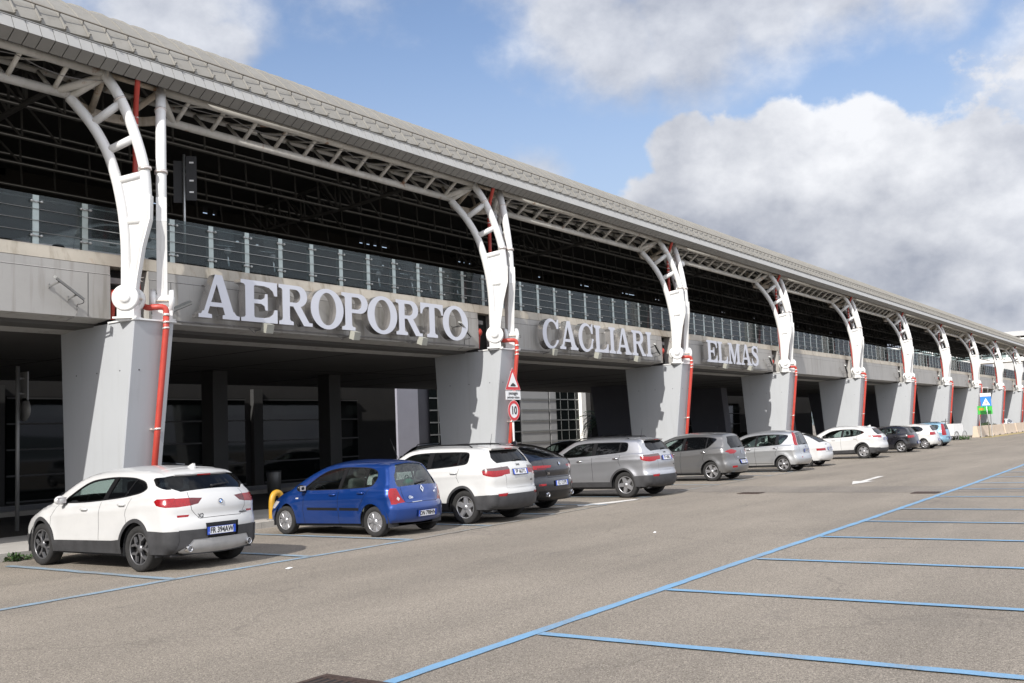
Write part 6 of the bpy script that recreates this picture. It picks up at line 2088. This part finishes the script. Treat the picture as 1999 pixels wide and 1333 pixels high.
SSC = dict(L=4.34, W=1.85, H=1.64, ro=.78, wb=2.70, wr=.33, tw=.21, rim='s10', paint='grey', zf=.2, step=.06,
 prof=[(.12,.28),(.02,.34),(.0,.48),(.02,.60),(.08,.68),(.09,.95),(.16,1.12),(.26,1.32),(.36,1.50),(.44,1.55),(.8,1.59),(1.5,1.61),(2.1,1.57),(2.5,1.46),(3.25,1.08),(3.5,1.0),(3.9,.88),(4.2,.72),(4.32,.52),(4.32,.34),(4.22,.24)],
 belt=[(0,1.12),(1.0,1.08),(2.0,1.02),(3.2,.96),(4.34,.7)],
 dlo=[(3.10,.98),(2.62,1.27),(2.30,1.42),(1.7,1.50),(1.1,1.50),(.62,1.44),(.56,1.38),(.86,1.12),(1.1,1.07),(2.2,1.01)],
 pillars=[((1.86,.96),(1.76,1.56),.10),((.98,1.04),(.92,1.56),.04)], ybp=1.84, mirror=(2.86,1.0), handles=[(2.2,.92),(1.05,.97)], handlemat='chrome',
 side_lamps=[('tail_light','red',[(-.1,.92),(.08,.92),(.16,.98),(.13,1.03),(-.1,1.04)])],
 seams=[[(3.05,.26),(3.08,.7),(3.0,.98)],[(1.90,.26),(1.92,.7),(1.88,1.0)],[(.95,.5),(1.08,.75),(.98,1.05)]],
 side_extra=[('sill_strip','clad',[(1.2,.1),(1.2,.30),(3.0,.30),(3.0,.1)])],
 strip=[('tail_light','red',[(.44,.975),(.70,.90),(1.05,.905),(1.05,1.035),(.80,1.05)],True),('reflector','red',[(.68,.50),(1.0,.50),(1.0,.43),(.68,.44)],True),('plate_recess','dglass',[(-.42,.70),(.42,.70),(.40,.52),(-.40,.52)],False),
  ('rear_window','rear',[(-.86,1.47),(.86,1.47),(.93,1.25),(.84,1.08),(-.84,1.08),(-.93,1.25)],False)],
 strip_seams=[[(-.86,1.06),(-.72,.80),(-.66,.70),(.66,.70),(.72,.80),(.86,1.06)]],
 plate_pos=(0,.60), plate='EG 715KV', emblem=('diamond',0,.93), badges=[('Scenic',-.45,.775,.055,'chrome')], bow_r=.22, r_rear=.16, wiper=(-.05,1.10), glass=[C_glass, C_glassd], rod=(.9,.2), rod_s=.4)
SSC['fstrip'], s_ = front_std(4.34,.62,.80,1.12,1.47); SSC['side_lamps'] = SSC['side_lamps']+s_
SNO = dict(L=4.09, W=1.69, H=1.55, ro=.70, wb=2.60, wr=.30, tw=.185, rim='s10', paint='silver2', zf=.19, step=.06,
 prof=[(.10,.28),(.02,.34),(.0,.48),(.03,.60),(.09,.66),(.10,.90),(.15,1.02),(.25,1.28),(.34,1.46),(.42,1.50),(.8,1.54),(1.5,1.55),(2.1,1.50),(2.5,1.38),(3.10,1.04),(3.3,.97),(3.7,.86),(3.95,.70),(4.07,.50),(4.08,.34),(3.98,.24)],
 belt=[(0,1.0),(1.0,.99),(2.0,.95),(3.0,.92),(4.09,.65)],
 dlo=[(2.96,.93),(2.5,1.22),(2.2,1.36),(1.7,1.43),(1.1,1.44),(.60,1.41),(.46,1.36),(.72,1.06),(.86,1.02),(2.0,.96)],
 pillars=[((1.80,.9),(1.74,1.5),.08),((.95,.98),(.92,1.5),.12)], ybp=1.78, mirror=(2.76,.96), handles=[(2.05,.86),(.98,.90)], handlemat='chrome',
 side_lamps=[('tail_light','red',[(-.1,1.0),(.17,1.0),(.22,1.08),(.42,1.50),(.3,1.53),(.1,1.3)])],
 seams=[[(2.86,.26),(2.9,.7),(2.82,.92)],[(1.78,.26),(1.82,.7),(1.80,.93)],[(.9,.45),(1.0,.70),(.86,1.0)]],
 side_extra=[('rubbing_strip','black',[(1.0,.33),(2.8,.33),(2.8,.345),(1.0,.345)])],
 strip=[('tail_light','red',[(.86,1.50),(1.05,1.50),(1.05,.99),(.90,.99)],True),('reflector','red',[(.74,.56),(.84,.56),(.84,.53),(.74,.53)],True),
  ('rear_window','rear',[(-.84,1.46),(.84,1.46),(.86,1.0),(-.86,1.0)],False)],
 strip_seams=[[(-.86,.99),(-.80,.66),(.80,.66),(.86,.99)]],
 plate_pos=(0,.78), plate='DM 042YC', emblem=('oval',0,.93), bow_r=.16, r_rear=.12, r_tail=.05, wiper=(-.1,1.02), glass=[C_glass, C_glassm], rglass=C_glassm)
SNO['fstrip'], s_ = front_std(4.09,.60,.78,1.08,1.40); SNO['side_lamps'] = SNO['side_lamps']+s_
SOW = dict(L=4.10, W=1.72, H=1.41, ro=.74, wb=2.54, wr=.29, tw=.18, rim='cap8', paint='white', zf=.18, step=.07,
 prof=[(.10,.26),(.02,.32),(.0,.46),(.02,.56),(.05,.80),(.10,.92),(.20,.97),(.55,1.18),(.90,1.32),(1.2,1.38),(1.7,1.41),(2.2,1.38),(2.5,1.30),(3.0,.96),(3.15,.91),(3.7,.82),(3.98,.68),(4.08,.46),(4.06,.30),(3.98,.22)],
 belt=[(0,.94),(1.5,.92),(3.0,.86),(4.1,.6)],
 dlo=[(2.8,.88),(2.35,1.20),(2.05,1.31),(1.6,1.34),(1.1,1.30),(.80,1.18),(.70,1.04),(.80,.96),(1.8,.91)],
 pillars=[((1.66,.85),(1.60,1.4),.07),((1.02,.9),(.98,1.36),.04)], ybp=1.66, mirror=(2.6,.91), handles=[(1.9,.80),(1.0,.83)],
 side_lamps=[('tail_light','red',[(-.1,.66),(.16,.66),(.18,.76),(-.1,.76)])],
 seams=[[(2.65,.26),(2.7,.88)],[(1.68,.26),(1.7,.9)]],
 strip=[('tail_light','red',[(.62,.76),(1.05,.76),(1.05,.66),(.62,.66)],True),
  ('rear_window','rear',[(-.80,1.34),(.80,1.34),(.88,1.10),(.84,.985),(-.84,.985),(-.88,1.10)],False)],
 strip_seams=[[(-.7,.95),(-.62,.60),(.62,.60),(.7,.95)]],
 plate_pos=(0,.72), plate='BV 327RT', bow_r=.18, r_rear=.12, badges=[('BRAVA',-.4,.90,.06,'dark')], glass=[C_glass, C_glassm], rglass=C_glassd)
SOW['fstrip'], s_ = front_std(4.1,.58,.70,.98,1.30); SOW['side_lamps'] = SOW['side_lamps']+s_
SQA = dict(L=4.38, W=1.81, H=1.59, ro=.84, wb=2.65, wr=.35, tw=.22, rim='s5w', rimdark=False, paint='white', clad=.05, zf=.22, step=.06,
 prof=[(.14,.28),(.03,.34),(.0,.50),(.0,.66),(.05,.78),(.05,.95),(.10,1.06),(.18,1.13),(.42,1.38),(.52,1.45),(.70,1.50),(1.3,1.55),(1.9,1.57),(2.4,1.53),(2.75,1.42),(3.3,1.09),(3.45,1.03),(3.9,.95),(4.22,.84),(4.34,.66),(4.38,.48),(4.34,.32),(4.24,.25)],
 belt=[(0,1.14),(.7,1.14),(1.3,1.08),(2.0,1.03),(3.1,.98),(4.38,.78)],
 dlo=[(3.05,1.0),(2.55,1.30),(2.3,1.39),(1.8,1.44),(1.2,1.42),(.86,1.33),(.72,1.25),(1.15,1.10),(1.5,1.06),(2.2,1.03)],
 pillars=[((1.88,.98),(1.80,1.5),.10),((1.22,1.04),(1.02,1.5),.04)], ybp=1.86, mirror=(2.86,1.03), handles=[(2.25,.92),(1.2,.97)],
 side_lamps=[('tail_light','red',[(-.1,1.0),(.20,1.02),(.55,1.075),(.56,1.095),(.2,1.10),(-.1,1.11)])],
 side_clad=[[(1.1,.1),(1.1,.44),(3.2,.40),(3.2,.1)],[(-.2,.0),(-.2,.52),(.1,.52),(.55,.56),(.55,.0)]],
 seams=[[(3.15,.44),(3.16,.8),(3.02,1.0)],[(1.90,.44),(1.92,.8),(1.90,1.03)],[(1.08,.8),(1.16,.95),(1.12,1.08)]],
 strip=[('tail_light','red',[(.5,1.07),(1.05,1.11),(1.05,.99),(.62,.98)],True),('tail_light','clear',[(.42,1.02),(.55,.97),(.9,.985),(.9,.96),(.55,.94)],True),
  ('bumper','clad',[(-1.1,-.1),(-1.1,.50),(1.1,.50),(1.1,-.1)],False),
  ('rear_window','rear',[(-.84,1.42),(.84,1.42),(.92,1.27),(.84,1.13),(-.84,1.13),(-.92,1.27)],False)],
 strip_seams=[[(-.7,1.1),(-.66,.85),(-.6,.75),(.6,.75),(.66,.85),(.7,1.1)]],
 plate_pos=(0,.92), plate='FB 190GM', emblem=('oval',0,1.07), bow_r=.22, r_rear=.16, fin=.75, spoiler=(.50,1.44,.08,'paint'), glass=[C_glass, C_glassm], rglass=C_glassd, shoulder=.045)
SQA['fstrip'], s_ = front_std(4.38,.72,.86,1.11,1.44); SQA['side_lamps'] = SQA['side_lamps']+s_
def hatch(L, W, H, ro, wb, wr, pc, rim, plate, lamp_z, **k):
    h = H/1.45; q = lambda z: z*h
    S = dict(L=L, W=W, H=H, ro=ro, wb=wb, wr=wr, tw=.19, rim=rim, paint=pc, zf=.18, step=.07,
     prof=[(.10,.26),(.02,.32),(.0,.46),(.02,.60),(.06,q(.80)),(.10,q(.95)),(.18,q(1.05)),(.36,q(1.30)),(.44,q(1.37)),(.8,q(1.42)),(1.4,q(1.45)),(1.9,q(1.41)),(2.3,q(1.28)),(L-1.05,q(.98)),(L-.9,q(.92)),(L-.4,q(.82)),(L-.12,q(.66)),(L-.02,.46),(L-.03,.30),(L-.12,.22)],
     belt=[(0,q(1.03)),(1.0,q(1.0)),(2.0,q(.95)),(L-1.1,q(.90)),(L,q(.62))],
     dlo=[(L-1.25,q(.92)),(2.25,q(1.20)),(1.9,q(1.32)),(1.4,q(1.36)),(.95,q(1.34)),(.72,q(1.24)),(.66,q(1.12)),(.80,q(1.03)),(1.8,q(.965))],
     pillars=[((1.55,q(.9)),(1.50,q(1.42)),.08),((.92,q(.95)),(.88,q(1.4)),.05)], ybp=1.55, mirror=(L-1.38,q(.95)), handles=[(1.8,q(.84)),(.98,q(.88))],
     side_lamps=[('tail_light','red',[(-.1,lamp_z[0]),(.18,lamp_z[0]),(.22,lamp_z[1]),(-.1,lamp_z[1])])],
     seams=[[(L-1.3,.26),(L-1.28,.7),(L-1.34,q(.9))],[(1.55,.26),(1.58,.7),(1.56,q(.96))]],
     strip=[('tail_light','red',[(.60,lamp_z[0]+.02),(1.05,lamp_z[0]),(1.05,lamp_z[1]),(.62,lamp_z[1])],True),
      ('rear_window','rear',[(-.80,q(1.33)),(.80,q(1.33)),(.88,q(1.16)),(.84,q(1.05)),(-.84,q(1.05)),(-.88,q(1.16))],False)],
     strip_seams=[[(-.8,q(1.03)),(-.7,.62),(.7,.62),(.8,q(1.03))]],
     plate_pos=(0,.52), plate=plate, bow_r=.2, r_rear=.15, glass=[C_glass, C_glassm], rglass=C_glassd)
    S['fstrip'], s_ = front_std(L,q(.62),q(.76),q(1.0),q(1.28)); S['side_lamps'] = S['side_lamps']+s_
    S.update(k); return S
SMI = hatch(4.06,1.72,1.45,.70,2.51,.315,'black','s10','EK 554SD',(.80,.93), spoiler=(.44,1.40,.08,'paint'), emblem=('disc',0,.95))
SPO = hatch(3.97,1.68,1.46,.64,2.47,.30,'white2','s7','EP 831XB',(.82,1.0), emblem=('disc',0,.93), rod=(.55,.25), rod_s=-.5)
SPA = hatch(3.54,1.58,1.54,.55,2.30,.285,'lblue','cap8','DG 276MV',(.72,.82), rails=(.6,1.9,.05),
   prof=[(.08,.26),(.02,.32),(.0,.46),(.03,.62),(.06,.85),(.09,1.0),(.17,1.25),(.24,1.42),(.34,1.47),(.8,1.50),(1.4,1.50),(1.8,1.44),(2.05,1.36),(2.6,1.02),(2.75,.96),(3.1,.90),(3.38,.74),(3.5,.5),(3.5,.3),(3.42,.22)],
   dlo=[(2.36,.98),(1.98,1.28),(1.7,1.36),(1.2,1.39),(.55,1.38),(.44,1.30),(.46,1.08),(.62,1.04),(1.6,1.0)], belt=[(0,1.03),(1,1.02),(2.4,.95),(3.54,.7)],
   side_lamps=[('tail_light','red',[(-.1,.70),(.14,.70),(.18,.9),(.34,1.42),(.2,1.45),(.02,1.2)])],
   strip=[('tail_light','red',[(.88,1.40),(1.05,1.42),(1.05,.70),(.80,.72)],True),('bumper_strip','clad',[(-1.05,.60),(1.05,.60),(1.05,.56),(-1.05,.56)],False),('rear_window','rear',[(-.84,1.40),(.84,1.40),(.84,1.05),(-.84,1.05)],False)], mirror=(2.3,1.0), ybp=1.4)
random.seed(11)
make_car('white_coupe_suv', SX, (10.06, 12.6), 'white coupe SUV with dirty black lower cladding, nearest the camera')
make_car('blue_hatchback', SC2, (14.92, 12.65), 'small metallic blue five door hatchback with hub caps, second from the left')
make_car('white_suv', SJW, (17.60, 12.20), 'white SUV with black roof rails right behind the blue hatchback')
make_car('black_coupe_suv', SX4, (20.05, 12.78), 'black coupe SUV between the white SUV and the silver SUV')
make_car('silver_suv', SJG, (24.93, 12.37), 'silver SUV with black roof rails and a rod antenna')
make_car('grey_people_carrier', SSC, (32.45, 13.25), 'dark grey people carrier behind the silver SUV')
make_car('silver_people_carrier', SNO, (38.05, 12.90), 'light silver people carrier with tall upright red tail lights')
make_car('white_hatchback', SOW, (42.0, 13.3), 'old white hatchback mostly hidden behind the light silver people carrier')
make_car('white_crossover', SQA, (50.2, 13.15), 'white crossover with grey lower cladding and five spoke wheels')
make_car('black_hatchback', SMI, (57.9, 13.45), 'small black hatchback right of the white crossover')
make_car('white_small_hatchback', SPO, (63.5, 13.55), 'small white hatchback between the black and the light blue hatchback')
make_car('light_blue_hatchback', SPA, (68.2, 13.9), 'small light blue upright hatchback with roof rails, farthest of the parked row')
# cars in the shade below the deck
SB1 = dict(compass('dgrey', '')); SB1.update(step=.08, plate=None, badges=())
SB2 = dict(SMI); SB2.update(step=.08, plate=None, paint='silver', emblem=None)
gsh = 'cars standing in the shade under the deck'
make_car('shaded_silver_car', SB2, (19.0, 25.3), 'silver car in deep shade left of the nearest pier, only its nose showing', gsh, radians(90))
make_car('shaded_black_suv', SB1, (31.8, 24.6), 'black SUV in shade behind the windscreen of the white SUV', gsh, radians(90))
SB3 = dict(SB2); SB3.update(paint='dgrey')
make_car('shaded_grey_car', SB3, (41.6, 25.0), 'dark grey car in shade between the black coupe SUV and the silver SUV', gsh, radians(90))
SB4 = dict(SB1); SB4.update(paint='black')
make_car('shaded_dark_suv', SB4, (46.9, 25.2), 'dark SUV in shade behind the roof of the silver SUV', gsh, radians(90))
make_car('shaded_dark_car', SB3, (58.8, 25.0), 'dark car in shade behind the dark grey people carrier', gsh, radians(90))
make_car('shaded_black_car', dict(SB3, paint='black'), (64.0, 25.0), 'black car in shade behind the light silver people carrier', gsh, radians(90))
# far white van by the barriers, and vehicles on the raised deck
SVN = dict(SPO); SVN.update(step=.09, paint='white', rod=None)
make_car('far_white_car', SVN, (116.5, 18.0), 'white car with dark windows behind the pale barriers at the far end', None, radians(84))
SU = dict(SB2); SU.update(paint='white')
make_car('deck_car', SU, (15.1, 21.2, 5.72), 'pale car on the raised deck behind the glass railing, far left', 'cars on the raised deck', radians(90))
make_car('deck_car', dict(SU, paint='silver2'), (9.6, 21.0, 5.72), 'silver car on the raised deck at the left edge of the frame', 'cars on the raised deck', radians(90))
# parked scooters behind the glass railing
def make_scooter():
    t = thing('motor_scooter', '', 'scooter', (0, 0, 0), 0, 'scooters parked on the raised deck')
    mb = MB(); rounded(mb, -.14, .14, -.75, -.15, .45, .72, .06); rounded(mb, -.17, .17, -.15, .30, .18, .30, .04); mb.prism([(.25, .25), (.50, .32), (.62, .95), (.48, 1.0), (.36, .6)], lambda y, z, d: (d-.17, y, z), .34)
    mb.build('bodywork', C_trim, t)
    mb = MB(); rounded(mb, -.13, .13, -.70, .0, .70, .80, .04); mb.build('saddle', C_seat, t)
    for y in (-.55, .72):
        mb = MB(); mb.lathe([(.14, -.05), (.22, -.055), (.25, 0), (.22, .055), (.14, .05), (0, .04)], (0, y, .25), (1, 0, 0), 20); mb.lathe([(.14, -.05), (0, -.04)], (0, y, .25), (1, 0, 0), 20); mb.build('wheel', C_tyre, t)
    mb = MB(); mb.tube([(0, .72, .25), (0, .55, 1.0)], .03, 8); mb.tube([(-.34, .42, 1.05), (-.1, .52, 1.02), (.1, .52, 1.02), (.34, .42, 1.05)], .018, 6); mb.build('handlebar', C_chrome, t)
    mb = MB(); mb.ball((0, .62, .88), .09, 10, 0, (1.2, .6, 1)); mb.build('headlight', C_clr, t)
    mb = MB()
    vs = [(x*.22, .60-.12*(z), 1.0+z*.45) for z in (0, .5, 1) for x in (-1, -.5, 0, .5, 1)]
    mb.add(vs, [(j*5+i, j*5+i+1, j*5+i+6, j*5+i+5) for j in range(2) for i in range(4)]); mb.build('windshield', M_panel_glass, t)
    for x in (-.36, .36): 
        mb = MB(); mb.ball((x, .45, 1.18), .05, 8, 0, (1.3, .4, .9)); mb.build('mirror', C_chrome, t)
    return t
scs = [(15.9, 'first'), (17.25, 'second'), (21.1, 'third'), (22.5, 'fourth'), (23.3, 'fifth'), (24.6, 'sixth')]
s0 = make_scooter()
for i, (x, w) in enumerate(scs):
    lab = 'dark scooter behind the glass railing above the AEROPORTO lettering, %s from the left' % w
    if i == 0: s0.location = (x, 20.0, 5.72); s0.rotation_euler = (0, 0, radians(170)); s0['label'] = lab
    else: dup(s0, (x, 19.9, 5.72), lab, radians(165+i*6))
# shopping bag seen through the rear window of the blue car is part of its load
gbag = thing('green_bag', 'green plastic bag on the parcel shelf of the blue hatchback', 'bag', (15.0, 13.15, .92))
mb = MB(); mb.ball((0, 0, .06), .15, 14, 0, (1.3, .7, .5)); mb.ball((.1, .03, .11), .07, 10, 0, (1, .8, .8)); mb.build('sack', C_green, gbag)
mb = MB(); mb.tube([(-.05, 0, .12), (-.02, 0, .2), (.05, 0, .2), (.07, 0, .12)], .012, 6); mb.build('bag_handle', C_green, gbag)
